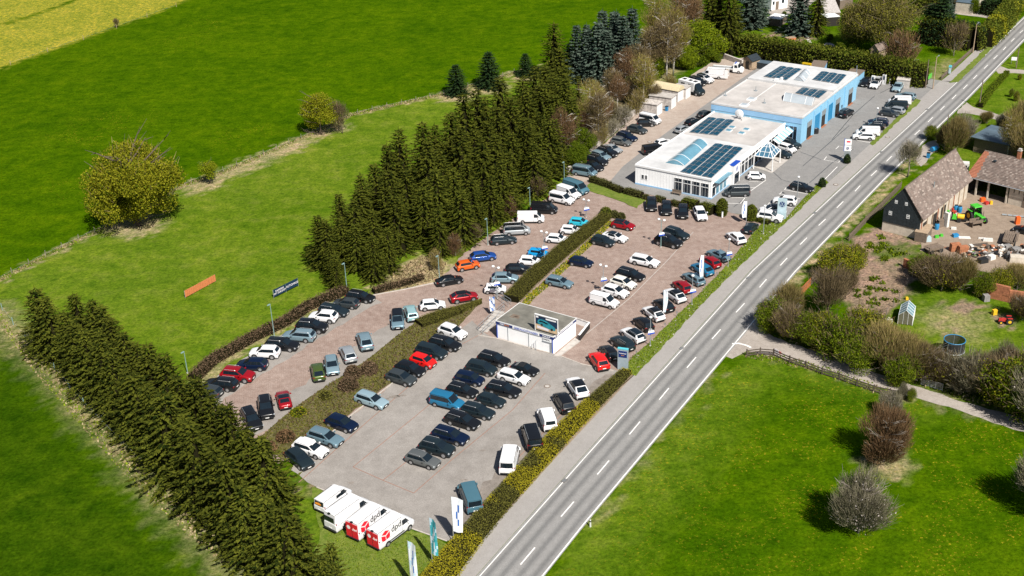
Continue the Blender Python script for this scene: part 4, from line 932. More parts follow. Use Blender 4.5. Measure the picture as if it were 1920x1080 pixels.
def tiled_slope(t, e0, e1, r1, r0, rows, cols, m, odd=None):  # eave e0-e1, ridge r0-r1: courses of single tiles lapping each other
    e0, e1, r1, r0 = map(Vector, (e0, e1, r1, r0)); nrm = (e1 - e0).cross(r0 - e0).normalized()
    if nrm.z < 0: nrm = -nrm
    mb = MB(); mb.add([e0, e1, r1, r0], [(0, 1, 2, 3)]); slab = mb.obj('roof', MAT['wood'], t)
    mb = MB()
    for i in range(rows):
        v0, v1 = i / rows, min(1, (i + 1.25) / rows); off = .5 * (i % 2)
        for j in range(cols + 1):
            u0, u1 = max(0, (j - off) / cols), min(1, (j + 1 - off) / cols - .04 / cols)
            if u1 - u0 < .2 / cols: continue
            P = lambda u, v: e0.lerp(e1, u).lerp(r0.lerp(r1, u), v)
            lift = .05 + random.uniform(0, .035)
            a, b = P(u0, v0) + nrm * (lift + .045), P(u1, v0) + nrm * (lift + .045); c, d = P(u1, v1) + nrm * .02, P(u0, v1) + nrm * .02
            k = 1 if (odd and odd(u0, v0)) else (2 if random.random() < .14 else (3 if random.random() < .16 else 0))
            mb.add([a, b, c, d, a - nrm * .06, b - nrm * .06], [(0, 1, 2, 3), (0, 4, 5, 1)], k)
    o_ = mb.obj('tiles', m, slab); o_['kind'] = 'stuff'
    mb = MB(); mb.tube([r0 + nrm * .05, r1 + nrm * .05], .14, 6); mb.obj('ridge', MAT['tile'], slab); return slab
MAT['tile_dark'] = mat('dark_old_tile', (.17, .125, .105), .9, var=.35, scale=2)
MAT['tile_pale'] = mat('pale_old_tile', (.27, .22, .19), .9, var=.3, scale=2)
TILES = [MAT['tile'], MAT['redtile'], MAT['tile_dark'], MAT['tile_pale']]
ov = .55; sl = (RI - EA) / (BWd / 2)
tiled_slope(barn, (BWd + ov, -.3, EA - ov * sl), (BWd + ov, BDp + .3, EA - ov * sl), (BWd / 2, BDp + .3, RI), (BWd / 2, -.3, RI), 24, 38, TILES)
tiled_slope(barn, (-ov, BDp + .3, EA - ov * sl), (-ov, -.3, EA - ov * sl), (BWd / 2, -.3, RI), (BWd / 2, BDp + .3, RI), 24, 38, TILES)
mb = MB(); p = lb(at(1754, 345, 6.0)); mb.tube([(BWd * .78, BDp * .38, EA + 1.2), (BWd * .78, BDp * .38, EA + 3.0)], .10, 6); mb.obj('flue', MAT['steel'], barn)
for k in range(9):                                          # timber posts down the yard side
    y = BDp * (k + .2) / 9; mb = MB(); mb.box((BWd + .06, y, 1.7), (.12, .22, 3.3)); mb.obj('timber_post', MAT['palewood'] if k % 3 else MAT['redtile'], barn)
for y0, w_ in ((2.2, 2.0), (6.2, 2.4), (10.2, 2.2)):
    mb = MB(); mb.quad((BWd + .02, y0 - w_ / 2, .05), (BWd + .02, y0 + w_ / 2, .05), (BWd + .02, y0 + w_ / 2, 2.5), (BWd + .02, y0 - w_ / 2, 2.5)); mb.obj('opening', MAT['darkhole'], barn)
# lean-to shelter at the gable's right foot
t, w, d = simple_block('lean_to', 'grey plank lean-to at the foot of the slate gable', 'shelter', [(1714, 452), (1736, 456), (1745, 440)], 1.7, MAT['wood'], MAT['palewood'])
for k in range(12): mb = MB(); mb.box((w * (k + .5) / 12, -.04, .85), (w / 12 - .03, .05, 1.65)); mb.obj('plank', MAT['wood'], t)
# --- farm: open fronted barn on the right
O = at(1808, 378); u = at(1921, 408) - O
bn = frame_obj('open_barn', 'low tiled barn with open dark bays facing the farmyard', 'barn', O, u); l2 = loc_of(bn); EH = 3.4; RH = 6.3
e0, e1 = l2(at(1811, 330, EH)), l2(at(1930, 353, EH)); r0, r1 = l2(at(1827, 276, RH)), l2(at(1935, 298, RH))
ext = 1.35
e1 = e0.lerp(e1, ext); r1 = r0.lerp(r1, ext); e0.z = e1.z = EH; r0.z = r1.z = RH
u1 = (e1 - e0).to_2d().length; ry = ((r0.y - e0.y) + (r1.y - e1.y)) / 2; ey = e0.y
e0, e1 = Vector((e0.x, ey, EH)), Vector((e1.x, ey, EH)); r0, r1 = Vector((e0.x, ey + ry, RH)), Vector((e1.x, ey + ry, RH))
tiled_slope(bn, e0, e1, r1, r0, 20, 44, TILES, lambda u_, v_: u_ < .05 + .06 * (1 - v_))
b0, b1 = Vector((e0.x, ey + 2 * ry, EH)), Vector((e1.x, ey + 2 * ry, EH))
tiled_slope(bn, b1, b0, r0, r1, 20, 44, TILES)
yw = ey + .5; mb = MB(); mb.box(((e0.x + e1.x) / 2, ey + 2 * ry - .8, EH / 2 - .1), (e1.x - e0.x - .4, .3, EH - .3)); mb.box((e0.x + .4, ey + ry, EH / 2 - .1), (.3, 2 * ry - 2, EH - .3))
for xx in (e0.x + .4, e1.x - .4): mb.add([(xx, ey + .6, EH - .2), (xx, ey + 2 * ry - .6, EH - .2), (xx, ey + ry, RH - .2)], [(0, 1, 2)])
mb.obj('wall', MAT['darkhole'], bn)
xs = l2(at(1866, 396)).x
mb = MB(); mb.box(((xs + e1.x) / 2, yw + .15, EH / 2 - .15), (e1.x - xs - .3, .3, EH - .3)); mb.obj('plaster_wall', MAT['plaster'], bn)
for k in range(2): mb = MB(); mb.box((l2(at(1902, 405)).x + .9 * k - .2, yw - .04, 1.05), (.8, .07, 2.0)); mb.obj('door', MAT['wood'], bn)
for k in range(6): mb = MB(); mb.box((xs + .9 * k + 1.0, yw - .03, 2.75), (.12, .05, .95)); mb.obj('timber', MAT['rail'], bn)
for xx in (e0.x + 2.0, e0.x + 4.2, xs - .2): mb = MB(); mb.box((xx, yw, EH / 2 - .1), (.28, .28, EH - .2)); mb.obj('post', MAT['plaster'], bn)
mb = MB(); mb.tube([(e0.x - .1, ey - .1, EH - .05), (e1.x, ey - .1, EH - .05)], .09, 6); mb.obj('gutter', MAT['alu'], bn)
c = l2(at(1908, 312, 4.8)); vz = EH + (RH - EH) * (c.y - ey) / ry
mb = MB(); mb.box((c.x, c.y, vz + .5), (.6, .6, 1.9)); ch = mb.obj('chimney', MAT['brick'], bn)
mb = MB(); mb.box((c.x, c.y, vz + 1.5), (.72, .72, .12)); mb.box((c.x, c.y, vz + 1.72), (.5, .5, .3)); mb.obj('chimney_cap', MAT['concrete'], ch)
c = l2(at(1864, 312, 4.6)); vz = EH + (RH - EH) * (c.y - ey) / ry
mb = MB(); mb.box((c.x, c.y, vz + .22), (.5, .6, .25)); mb.obj('roof_hatch', MAT['slate'], bn)
# blue-grey roofed shed behind it
gt, w, d = simple_block('shed', 'shed with blue grey metal roof behind the tiled barn', 'shed', [(1824, 284), (1900, 302), (1900, 274)], 3.0, MAT['wood'], MAT['shed_roof'], over=.6)
mb = MB(); mb.box((w * .72, d * .55, 3.17), (2.6, 1.8, .08)); mb.obj('skylight', MAT['skyglass'], gt)
# ruined brick walls
def ruin(label, px, hs, w=.45):
    pts = [at(*p) for p in px]; t = thing('brick_ruin', label, 'ruined wall', pts[0], 0, 'ruined brick walls of the farm')
    for (a, b), h_ in zip(zip(pts[:-1], pts[1:]), hs):
        d = b - a; n = max(2, int(d.length / .9)); rz = math.atan2(d.y, d.x)
        for k in range(n):
            for j in range(max(1, int(h_ / .5))):
                if j >= int(h_ / .5) - 1 and random.random() < .35: continue
                c = a.lerp(b, (k + .5) / n) - pts[0]
                mb = MB(); mb.box((c.x, c.y, .25 + .5 * j), (d.length / n - .012, w + random.uniform(-.05, .05), .488), 0, rz); mb.obj('masonry_block', MAT['brick'], t)
    return t
ruin('broken red brick wall between the garden plot and the lawn', [(1694, 500), (1730, 515), (1770, 524)], [2.2, 1.8])
ruin('tall broken brick wall at the right edge of the lawn', [(1843, 555), (1890, 566), (1935, 572)], [2.6, 2.2])
# ------------------------------------------------------------------ vehicles
PAINTS = {}
def paint(key):
    if key in PAINTS: return PAINTS[key]
    c, metal, rough = {'white': ((.68, .68, .69), 0, .4), 'cream': ((.66, .64, .58), 0, .35), 'black': ((.008, .009, .011), 0, .25), 'darkteal': ((.014, .024, .030), .2, .3), 'darkgrey': ((.045, .055, .060), .3, .35),
                       'grey': ((.13, .14, .14), .4, .38), 'silver': ((.40, .43, .45), .45, .36), 'bluesilver': ((.22, .32, .37), .4, .36), 'paleblue': ((.33, .46, .52), .4, .36), 'steelblue': ((.15, .24, .29), .35, .36),
                       'red': ((.62, .012, .010), 0, .3), 'darkred': ((.28, .006, .012), .2, .3), 'orange': ((.62, .10, .012), .1, .32), 'blue': ((.012, .06, .26), .2, .3), 'brightblue': ((.01, .28, .60), .1, .32),
                       'cyan': ((.03, .42, .55), .1, .32), 'petrol': ((.02, .16, .30), .25, .32), 'navy': ((.005, .012, .036), .2, .28), 'green': ((.065, .10, .022), .25, .32), 'tealvan': ((.055, .13, .17), 0, .4), 'mint': ((.30, .48, .50), .3, .36)}[key]
    m, N, L, b = nt('car_paint_' + key)
    b.inputs['Metallic'].default_value = metal; b.inputs['Roughness'].default_value = rough
    b.inputs['Specular IOR Level'].default_value = .3; b.inputs['Coat Weight'].default_value = .25; b.inputs['Coat Roughness'].default_value = .04
    tc = N.new('ShaderNodeTexCoord'); nz = N.new('ShaderNodeTexNoise'); nz.inputs['Scale'].default_value = 2.0; L.new(tc.outputs['Object'], nz.inputs['Vector'])
    rp = N.new('ShaderNodeValToRGB'); rp.color_ramp.elements[0].color = (*[q * .94 for q in c], 1); rp.color_ramp.elements[1].color = (*[min(1, q * 1.05) for q in c], 1)
    L.new(nz.outputs['Fac'], rp.inputs[0]); L.new(rp.outputs[0], b.inputs['Base Color'])
    PAINTS[key] = m; return m
# L W H | nose height, cowl x, hood z at cowl | roof front x, roof rear x, belt rear x, belt z | side windows (x0, x1) | wheels xf, xr, r | deck tail z
CT = {
 'hatch':  dict(L=4.25, W=1.79, H=1.47, zn=.70, cx=1.12, cz=.95, rf=1.95, rr=3.50, rb=4.12, bz=.95, win=((1.42, 2.20), (2.26, 3.05), (3.10, 3.62)), wf=.85, wr=3.45, r=.32),
 'small':  dict(L=3.60, W=1.65, H=1.48, zn=.72, cx=.78, cz=.98, rf=1.45, rr=3.12, rb=3.52, bz=.98, win=((1.10, 2.05), (2.12, 2.95)), wf=.65, wr=3.02, r=.29),
 'wagon':  dict(L=4.70, W=1.82, H=1.48, zn=.70, cx=1.25, cz=.95, rf=2.08, rr=4.12, rb=4.58, bz=.95, win=((1.58, 2.38), (2.44, 3.25), (3.31, 4.15)), wf=.92, wr=3.62, r=.33),
 'suv':    dict(L=4.50, W=1.86, H=1.66, zn=.86, cx=1.18, cz=1.08, rf=1.98, rr=3.85, rb=4.38, bz=1.08, win=((1.48, 2.26), (2.32, 3.10), (3.16, 3.85)), wf=.90, wr=3.55, r=.37),
 'csuv':   dict(L=4.20, W=1.80, H=1.57, zn=.80, cx=1.10, cz=1.02, rf=1.88, rr=3.50, rb=4.05, bz=1.02, win=((1.40, 2.16), (2.22, 2.98), (3.03, 3.52)), wf=.84, wr=3.38, r=.35),
 'csuv2':  dict(L=4.60, W=1.86, H=1.62, zn=.82, cx=1.15, cz=1.04, rf=2.00, rr=3.45, rb=4.42, bz=1.06, win=((1.50, 2.32), (2.38, 3.18), (3.23, 3.72)), wf=.88, wr=3.65, r=.38),
 'mpv':    dict(L=4.45, W=1.82, H=1.62, zn=.76, cx=.92, cz=1.02, rf=1.80, rr=3.92, rb=4.35, bz=1.0, win=((1.30, 2.12), (2.18, 3.02), (3.08, 3.90)), wf=.85, wr=3.55, r=.33),
 'saloon': dict(L=4.75, W=1.83, H=1.44, zn=.70, cx=1.32, cz=.94, rf=2.15, rr=3.25, rb=4.15, bz=.95, win=((1.64, 2.42), (2.48, 3.35)), wf=.92, wr=3.68, r=.33),
 'coupe':  dict(L=4.30, W=1.80, H=1.36, zn=.66, cx=1.30, cz=.90, rf=2.10, rr=2.90, rb=3.75, bz=.92, win=((1.62, 2.45), (2.52, 3.10)), wf=.88, wr=3.40, r=.32),
 'caddy':  dict(L=4.50, W=1.80, H=1.83, zn=.82, cx=.98, cz=1.08, rf=1.72, rr=4.36, rb=4.46, bz=1.05, win=((1.36, 2.12), (2.20, 3.10), (3.18, 4.18)), wf=.85, wr=3.60, r=.32),
 'panelcaddy': dict(L=4.60, W=1.80, H=1.84, zn=.82, cx=.98, cz=1.08, rf=1.72, rr=4.46, rb=4.56, bz=1.05, win=((1.36, 2.12),), wf=.85, wr=3.70, r=.32),
 'bus':    dict(L=4.95, W=1.92, H=1.96, zn=.92, cx=.62, cz=1.18, rf=1.42, rr=4.80, rb=4.90, bz=1.12, win=((1.05, 1.92), (2.02, 3.25), (3.35, 4.65)), wf=.90, wr=3.95, r=.34),
 'van':    dict(L=5.10, W=1.92, H=1.98, zn=.92, cx=.62, cz=1.18, rf=1.42, rr=4.96, rb=5.05, bz=1.12, win=((1.05, 1.92),), wf=.90, wr=4.05, r=.34),
 'tallvan': dict(L=6.00, W=2.05, H=2.62, zn=1.05, cx=.70, cz=1.32, rf=1.75, rr=5.88, rb=5.97, bz=1.30, win=((1.15, 2.05),), wf=.98, wr=4.65, r=.36),
}
def loft(mb, rings, mi=0, caps=True):
    n = len(rings[0]); V = [p for r_ in rings for p in r_]; F = []
    for i in range(len(rings) - 1):
        for k in range(n - 1): F.append((i * n + k, (i + 1) * n + k, (i + 1) * n + k + 1, i * n + k + 1))
    if caps: F += [tuple(range(n)), tuple((len(rings) - 1) * n + k for k in range(n))[::-1]]
    mb.add(V, F, mi)
CAR_MESH = {}
def round_shell(mb):
    me = mb.mesh('shell', []); o = bpy.data.objects.new('shell', me); COL.objects.link(o); md = o.modifiers.new('s', 'SUBSURF'); md.levels = md.render_levels = 1
    r_ = bpy.data.meshes.new_from_object(o.evaluated_get(bpy.context.evaluated_depsgraph_get())); bpy.data.objects.remove(o); bpy.data.meshes.remove(me); return r_
for q in CT.values():
    if q['H'] < 1.75:
        q['zn'] += .07; q['cz'] += .05; q['bz'] += .045; q['r'] += .025; q['cx'] -= .06; q['rf'] -= .02; q['H'] += .02; q['rr'] += .05
def car_meshes(kind):
    if kind in CAR_MESH: return CAR_MESH[kind]
    p = CT[kind]; L_, W, H = p['L'], p['W'], p['H']; X = lambda x: L_ / 2 - x; hw = W / 2; box = H > 1.8; M_ = {}
    z0 = .22 if not p['H'] > 1.55 else .26
    # ---- lower body: rings across the car from front to rear
    rings = []
    tail_z = p['bz'] - .02
    st = [(0.0, .80, p['zn'] - .22, .10), (.06, .90, p['zn'] - .06, .02), (.22, .965, p['zn'], 0), (p['cx'] * .6, .995, p['zn'] + (p['cz'] - p['zn']) * .62, 0), (p['cx'], 1.0, p['cz'], 0),
          (p['rf'], 1.0, p['bz'] + .01, 0), ((p['rf'] + p['rb']) / 2, 1.0, p['bz'] + .01, 0), (p['rb'] - .25, .99, p['bz'] + .02, 0), (p['rb'], .965, p['bz'] + .02, 0),
          (max(p['rb'] + .03, L_ - .10), .93, tail_z - .03, .03), (L_, .84, tail_z - .20, .14)]
    for x, wf_, zd, lift in st:
        w = hw * wf_; b = z0 + lift
        prof = [(-w * .90, b), (-w * .985, b + .10), (-w, b + (zd - b) * .55), (-w * .975, zd - .07), (-w * .90, zd - .005), (-w * .5, zd + .03), (0, zd + .04)]
        prof = prof + [(-y, z) for y, z in prof[-2::-1]]
        rings.append([(X(x), y, z) for y, z in prof])
    mb = MB(); loft(mb, rings, 0); shell = round_shell(mb); mb = MB(); mb.add([tuple(v.co) for v in shell.vertices], [tuple(q.vertices) for q in shell.polygons], 0); n_shell = len(mb.f); bpy.data.meshes.remove(shell)
    # ---- cabin
    yb, yt = hw * (.93 if box else .90), hw * (.86 if box else .745)
    def cab(x0, x1, y_, z_): return [(X(x0), -y_, z_), (X(x0), y_, z_), (X(x1), y_, z_), (X(x1), -y_, z_)]
    zb, zt = p['bz'] - .03, H - .07
    lo = [(p['cx'] - .02, yb * .90), (p['cx'] + .35, yb), (p['rb'] - .25, yb), (p['rb'], yb * .90)]
    hi = [(p['rf'], yt * .94), (p['rf'] + .35, yt), (p['rr'] - .25, yt), (p['rr'], yt * .93)]
    V = []; n = 4
    for (x, y) in lo: V += [(X(x), -y, zb), (X(x), y, zb)]
    for (x, y) in hi: V += [(X(x), -y, zt), (X(x), y, zt)]
    F = []
    for k in range(3): F += [(2 * k, 2 * k + 2, 8 + 2 * k + 2, 8 + 2 * k), (2 * k + 1, 8 + 2 * k + 1, 8 + 2 * k + 3, 2 * k + 3)]
    F += [(0, 8, 9, 1), (6, 7, 15, 14)]
    mb.add(V, F, 0)
    w0, w1 = p['win'][0][0], p['win'][-1][1]
    for s in (-1, 1):
        sp = lambda x, t: (X(x), s * (yb + (yt - yb) * t + .008), zb + (zt - zb) * t)
        tt = .95 if H < 1.8 else (.88 if H < 2.2 else .60); f_ = lambda t: p['cx'] + (p['rf'] - p['cx']) * t + .12; g_ = lambda t: p['rb'] - (p['rb'] - p['rr']) * t - .10
        q_ = [sp(max(w0 - .24, f_(.07)), .07), sp(min(w1 + .03, g_(.07)), .07), sp(min(w1 + .03, g_(tt)), tt), sp(max(w0 - .04, f_(tt)), tt)]; mb.add(q_, [(0, 1, 2, 3) if s < 0 else (3, 2, 1, 0)], 1)
    # sills and wheel arches in black
    for s in (-1, 1):
        for wx_ in (p['wf'], p['wr']):
            c = (X(wx_), s * (hw * .995)); nn = 14; R_ = p['r'] + .075
            pts = [(c[0] + R_ * math.cos(math.pi * k / nn), c[1] + s * .006, p['r'] + R_ * math.sin(math.pi * k / nn)) for k in range(nn + 1)] + [(c[0] - R_, c[1] + s * .006, z0 + .03), (c[0] + R_, c[1] + s * .006, z0 + .03)]
            mb.add(pts, [tuple(range(len(pts)))], 1)
        mb.box((X((p['wf'] + p['wr']) / 2), s * hw * .955, z0 + .05), (p['wr'] - p['wf'] - .85, hw * .09, .13), 1)
    mb.box((X(.05), 0, z0 + .20), (.10, W * .72, .20), 1); mb.box((X(L_ - .05), 0, z0 + .18), (.10, W * .80, .20), 1)
    mb.box((0, 0, z0 + .02), (L_ * .9, W * .8, .10), 1)
    if H > 1.8:
        for s in (-1, 1):
            mb.box((X((p['rf'] + p['rr']) / 2 + .15), s * yt * .985, zt + .025), (p['rr'] - p['rf'] - .3, .035, .03), 1)
            if len(p['win']) == 1: mb.box((X(p['win'][0][1] + .12), s * (hw + .004), p['bz'] - .35), (.022, .01, .75), 1); mb.box((X((p['win'][0][1] + p['rb']) / 2), s * (hw + .003), p['bz'] - .12), (p['rb'] - p['win'][0][1] - .5, .012, .03), 1)
    M_['body'] = mb.mesh('car_body', [MAT['white'], MAT['trim']], False)
    bm = bmesh.new(); bm.from_mesh(M_['body']); bmesh.ops.recalc_face_normals(bm, faces=bm.faces); bm.to_mesh(M_['body']); bm.free()
    for pl in M_['body'].polygons: pl.use_smooth = pl.index < n_shell
    # ---- roof skin
    mb = MB(); nx_, ny_ = 6, 5
    V = []
    for i in range(nx_ + 1):
        u = i / nx_; x = p['rf'] - .05 + (p['rr'] + .10 - p['rf']) * u
        yy = yt * (1.0 + .02) * (.95 if i in (0, nx_) else 1.0)
        for j in range(ny_ + 1):
            v = j / ny_ * 2 - 1; z = zt + .075 * (1 - abs(v) ** 3.0) * (1 - (2 * u - 1) ** 4 * .65)
            V.append((X(x), v * yy, z - (.015 if abs(v) == 1 else 0)))
    mb.add(V, [(i * (ny_ + 1) + j, (i + 1) * (ny_ + 1) + j, (i + 1) * (ny_ + 1) + j + 1, i * (ny_ + 1) + j + 1) for i in range(nx_) for j in range(ny_)])
    M_['roof'] = mb.mesh('car_roof', [MAT['white']], True)
    if kind in ('wagon', 'suv', 'bus'):
        mb = MB()
        for s in (-1, 1): mb.tube([(X(p['rf'] + .25), s * yt * .90, H - .01), (X(p['rf'] + .35), s * yt * .92, H + .03), (X(p['rr'] - .25), s * yt * .92, H + .03), (X(p['rr'] - .1), s * yt * .90, H - .02)], .022, 4)
        M_['roof_rails'] = mb.mesh('roof_rails', [MAT['alu']])
    # ---- glass, 10 mm proud of the cabin skin
    e = .012
    def side_pt(x, t, s):                                     # point on the cabin side at length x, height share t
        y = yb + (yt - yb) * t; return (X(x), s * (y + e + .010), zb + (zt - zb) * t)
    wins = []
    for s in (-1, 1):
        for i, (a, b) in enumerate(p['win']):
            t0, t1 = .10, (.92 if H < 1.8 else (.86 if H < 2.2 else .58)); fr = lambda t: p['cx'] + (p['rf'] - p['cx']) * t + .16; re = lambda t: p['rb'] - (p['rb'] - p['rr']) * t - .14
            xb0, xt0, xb1, xt1 = max(a - .2 if i == 0 else a, fr(t0)), max(a, fr(t1)), min(b, re(t0)), min(b, re(t1))
            mb = MB(); q = [side_pt(xb0, t0, s), side_pt(xb1, t0, s), side_pt(xt1, t1, s), side_pt(xt0, t1, s)]
            mb.add(q if s < 0 else q[::-1], [(0, 3, 2, 1)]); wins.append(mb.mesh('car_side_window', [MAT['carglass']]))
    M_['side_window'] = wins
    def across(xb_, xt_, t0, t1, yb_, yt_, name, out):
        mb = MB(); V = []
        for (x, t, yy) in ((xb_, t0, yb_), (xt_, t1, yt_)):
            for k in range(7):
                v = k / 6 * 2 - 1; bul = out * (.05 * (1 - v * v)); V.append((X(x) + bul + out * .018, v * yy, zb + (zt - zb) * t + .012))
        mb.add(V, [(k, k + 1, 8 + k, 7 + k) for k in range(6)]); return mb.mesh(name, [MAT['carglass']], True)
    lerp = lambda a, b, t: a + (b - a) * t
    M_['windscreen'] = across(lerp(p['cx'], p['rf'], .06), lerp(p['cx'], p['rf'], .94), .06, .94, yb * .86, yt * .90, 'car_windscreen', 1)
    if kind not in ('tallvan', 'panelcaddy'):
        M_['rear_window'] = across(lerp(p['rb'], p['rr'], .14), lerp(p['rb'], p['rr'], .88), .14, .88, yb * .80, yt * .84, 'car_rear_window', -1)
    elif kind == 'panelcaddy':
        M_['rear_window'] = across(lerp(p['rb'], p['rr'], .2), lerp(p['rb'], p['rr'], .8), .2, .8, yb * .7, yt * .7, 'car_rear_window', -1)
    # ---- wheels, lamps, plates, mirrors
    mb = MB(); mb.tube([(0, -.105, 0), (0, .105, 0)], p['r'], 18); M_['wheel'] = mb.mesh('car_wheel', [MAT['tyre']])
    mb = MB(); mb.tube([(0, -.115, 0), (0, .115, 0)], p['r'] * .62, 12); mb.tube([(0, -.122, 0), (0, .122, 0)], p['r'] * .16, 8); M_['rim'] = mb.mesh('wheel_rim', [MAT['rim']])
    for nm, x, zz, w_, h_, mt in (('headlight', .21, p['zn'] - .15, .34, .12, 'headlight'), ('tail_light', L_ - .13, tail_z - .13, .34, .15, 'taillight')):
        ms = []
        for s in (-1, 1):
            mb = MB(); mb.box((X(x), s * (hw * .80 if nm == 'headlight' else hw * .79), zz), (.26 if nm == 'headlight' else .14, w_, h_ + (.35 if box and nm == 'tail_light' else 0)), 0, s * (.35 if nm == 'headlight' else -.25) , .86)
            ms.append(mb.mesh('car_' + nm, [MAT[mt]]))
        M_[nm] = ms
    pls = []
    for x, zz in ((-.012, z0 + .24), (L_ + .012, z0 + .38)):
        mb = MB(); mb.box((X(x), 0, zz), (.03, .46, .10)); pls.append(mb.mesh('car_number_plate', [MAT['plate']]))
    M_['number_plate'] = pls
    mm = []
    for s in (-1, 1):
        mb = MB(); mb.box((X(p['win'][0][0] + .08), s * (hw + .10), p['bz'] + .10), (.16, .22, .15 if not box else .26), 0, 0, .8); mm.append(mb.mesh('car_mirror', [MAT['white']]))
    M_['wing_mirror'] = mm
    mb = MB(); mb.box((X(.035), 0, p['zn'] - .17), (.10, W * .46, .10)); M_['grille'] = mb.mesh('car_grille', [MAT['trim']])
    CAR_MESH[kind] = M_; return M_
def set_mat(o, m):
    o.material_slots[0].link = 'OBJECT'; o.material_slots[0].material = m
NAMES = {'hatch': ('hatchback', 'car'), 'small': ('small_car', 'car'), 'wagon': ('estate_car', 'car'), 'suv': ('suv', 'car'), 'csuv': ('compact_suv', 'car'), 'csuv2': ('coupe_suv', 'car'), 'mpv': ('minivan', 'car'), 'saloon': ('saloon_car', 'car'),
         'coupe': ('convertible', 'car'), 'caddy': ('small_van', 'van'), 'panelcaddy': ('delivery_van', 'van'), 'bus': ('passenger_van', 'van'), 'van': ('panel_van', 'van'), 'tallvan': ('tall_panel_van', 'van')}
def car(kind, color, rear, front, label, group, roof=None, z=.045):
    M_ = car_meshes(kind); p = CT[kind]
    zc = .55 if p['H'] < 1.7 else (.85 if p['H'] < 2.2 else 1.2)
    a, b = at(*rear, zc), at(*front, zc); d = b - a; c = (a + b) / 2
    s = max(.95, min(1.07, d.length / (p['L'] * 1.03)))
    nm, cat = NAMES[kind]
    t = thing(nm, label, cat, (c.x, c.y, z), math.atan2(d.y, d.x), group); t.scale = (s, s, s)
    pm = paint(color); rm = {None: pm, 'glass': MAT['carglass'], 'cloth': MAT['trim'], 'black': paint('black')}[roof]
    set_mat(link('body', M_['body'], t), pm); set_mat(link('roof', M_['roof'], t), rm)
    if 'roof_rails' in M_: link('roof_rails', M_['roof_rails'], t)
    link('windscreen', M_['windscreen'], t)
    if 'rear_window' in M_: link('rear_window', M_['rear_window'], t)
    for w in M_['side_window']: link('side_window', w, t)
    hw = p['W'] / 2
    for wx_ in (p['wf'], p['wr']):
        for sg_ in (-1, 1):
            w = link('wheel', M_['wheel'], t, (p['L'] / 2 - wx_, sg_ * (hw - .085), p['r'])); link('rim', M_['rim'], w)
    for k in ('headlight', 'tail_light', 'number_plate'):
        for m_ in M_[k]: link(k, m_, t)
    for m_ in M_['wing_mirror']: set_mat(link('wing_mirror', m_, t), pm if color not in ('white',) else pm)
    link('grille', M_['grille'], t)
    return t
def cars(group, ox, oy, s, rows):
    out = []
    for kind, color, rx, ry, fx_, fy, label, *opt in rows:
        out.append(car(kind, color, (ox + rx / s, oy + ry / s), (ox + fx_ / s, oy + fy / s), label, group, *opt))
    return out
g = 'cars along the brown hedge of the upper lane'
cars(g, 360, 520, 4.8, [
 ('hatch', 'darkgrey', 245, 1045, 60, 1010, 'grey hatchback half under the spruce branches at the lane end'),
 ('wagon', 'black', 415, 985, 115, 950, 'black estate between the dark red SUV and the grey car at the lane end'),
 ('suv', 'darkred', 262, 875, 565, 905, 'bright red SUV, the only red car along the brown hedge'),
 ('hatch', 'navy', 685, 795, 402, 785, 'navy hatchback between the red SUV and a white SUV'),
 ('suv', 'white', 795, 690, 520, 680, 'white SUV nearer the spruces of the two along the brown hedge'),
 ('wagon', 'black', 655, 600, 970, 625, 'black estate parked beside the green lamp pole at the brown hedge'),
 ('wagon', 'bluesilver', 1115, 545, 815, 520, 'silver blue estate parked between two black cars by the brown hedge'),
 ('suv', 'black', 928, 440, 1232, 465, 'large black SUV between the silver blue estate and a white SUV'),
 ('csuv', 'white', 1312, 375, 1058, 350, 'white SUV farther from the spruces, below a dark teal car'),
 ('wagon', 'darkteal', 1145, 285, 1405, 325, 'dark teal car with pale side reflection behind the white SUV'),
 ('hatch', 'darkgrey', 1505, 250, 1272, 225, 'dark grey hatchback second from the top of the brown hedge row'),
 ('wagon', 'black', 1395, 160, 1640, 200, 'black estate at the top end of the brown hedge row')])
g = 'cars facing the planted bank on the upper lane'
cars(g, 360, 520, 4.8, [
 ('csuv2', 'green', 1150, 930, 1120, 785, 'olive green SUV, the only green car'),
 ('hatch', 'bluesilver', 1245, 715, 1275, 885, 'pale blue hatchback facing down beside the green SUV'),
 ('hatch', 'silver', 1440, 765, 1372, 625, 'silver hatchback with its dark rear window towards the round brown bushes'),
 ('csuv2', 'bluesilver', 1585, 660, 1532, 505, 'blue grey SUV alone above the planted bank'),
 ('mpv', 'steelblue', 1848, 305, 1855, 480, 'blue grey minivan with black roof facing down the bank', 'black')])
cars(g, 640, 520, 4.8, [
 ('wagon', 'mint', 650, 390, 605, 258, 'pale mint estate beside the black roofed minivan'),
 ('csuv', 'white', 700, 265, 942, 245, 'white SUV at the tip of the clipped hedge beside a red car'),
 ('csuv2', 'darkred', 990, 200, 1215, 165, 'red car with black roof at the tip of the hedge', 'black')])
cars(g, 420, 700, 4.8, [
 ('coupe', 'darkred', 560, 315, 520, 165, 'red coupe with black glass roof by the lane end', 'glass'),
 ('suv', 'black', 360, 210, 395, 430, 'black SUV between the red coupe and another black car'),
 ('wagon', 'black', 195, 330, 300, 505, 'black car nearest the spruces at the bottom of the upper lane')])
g = 'cars along the long clipped hedge'
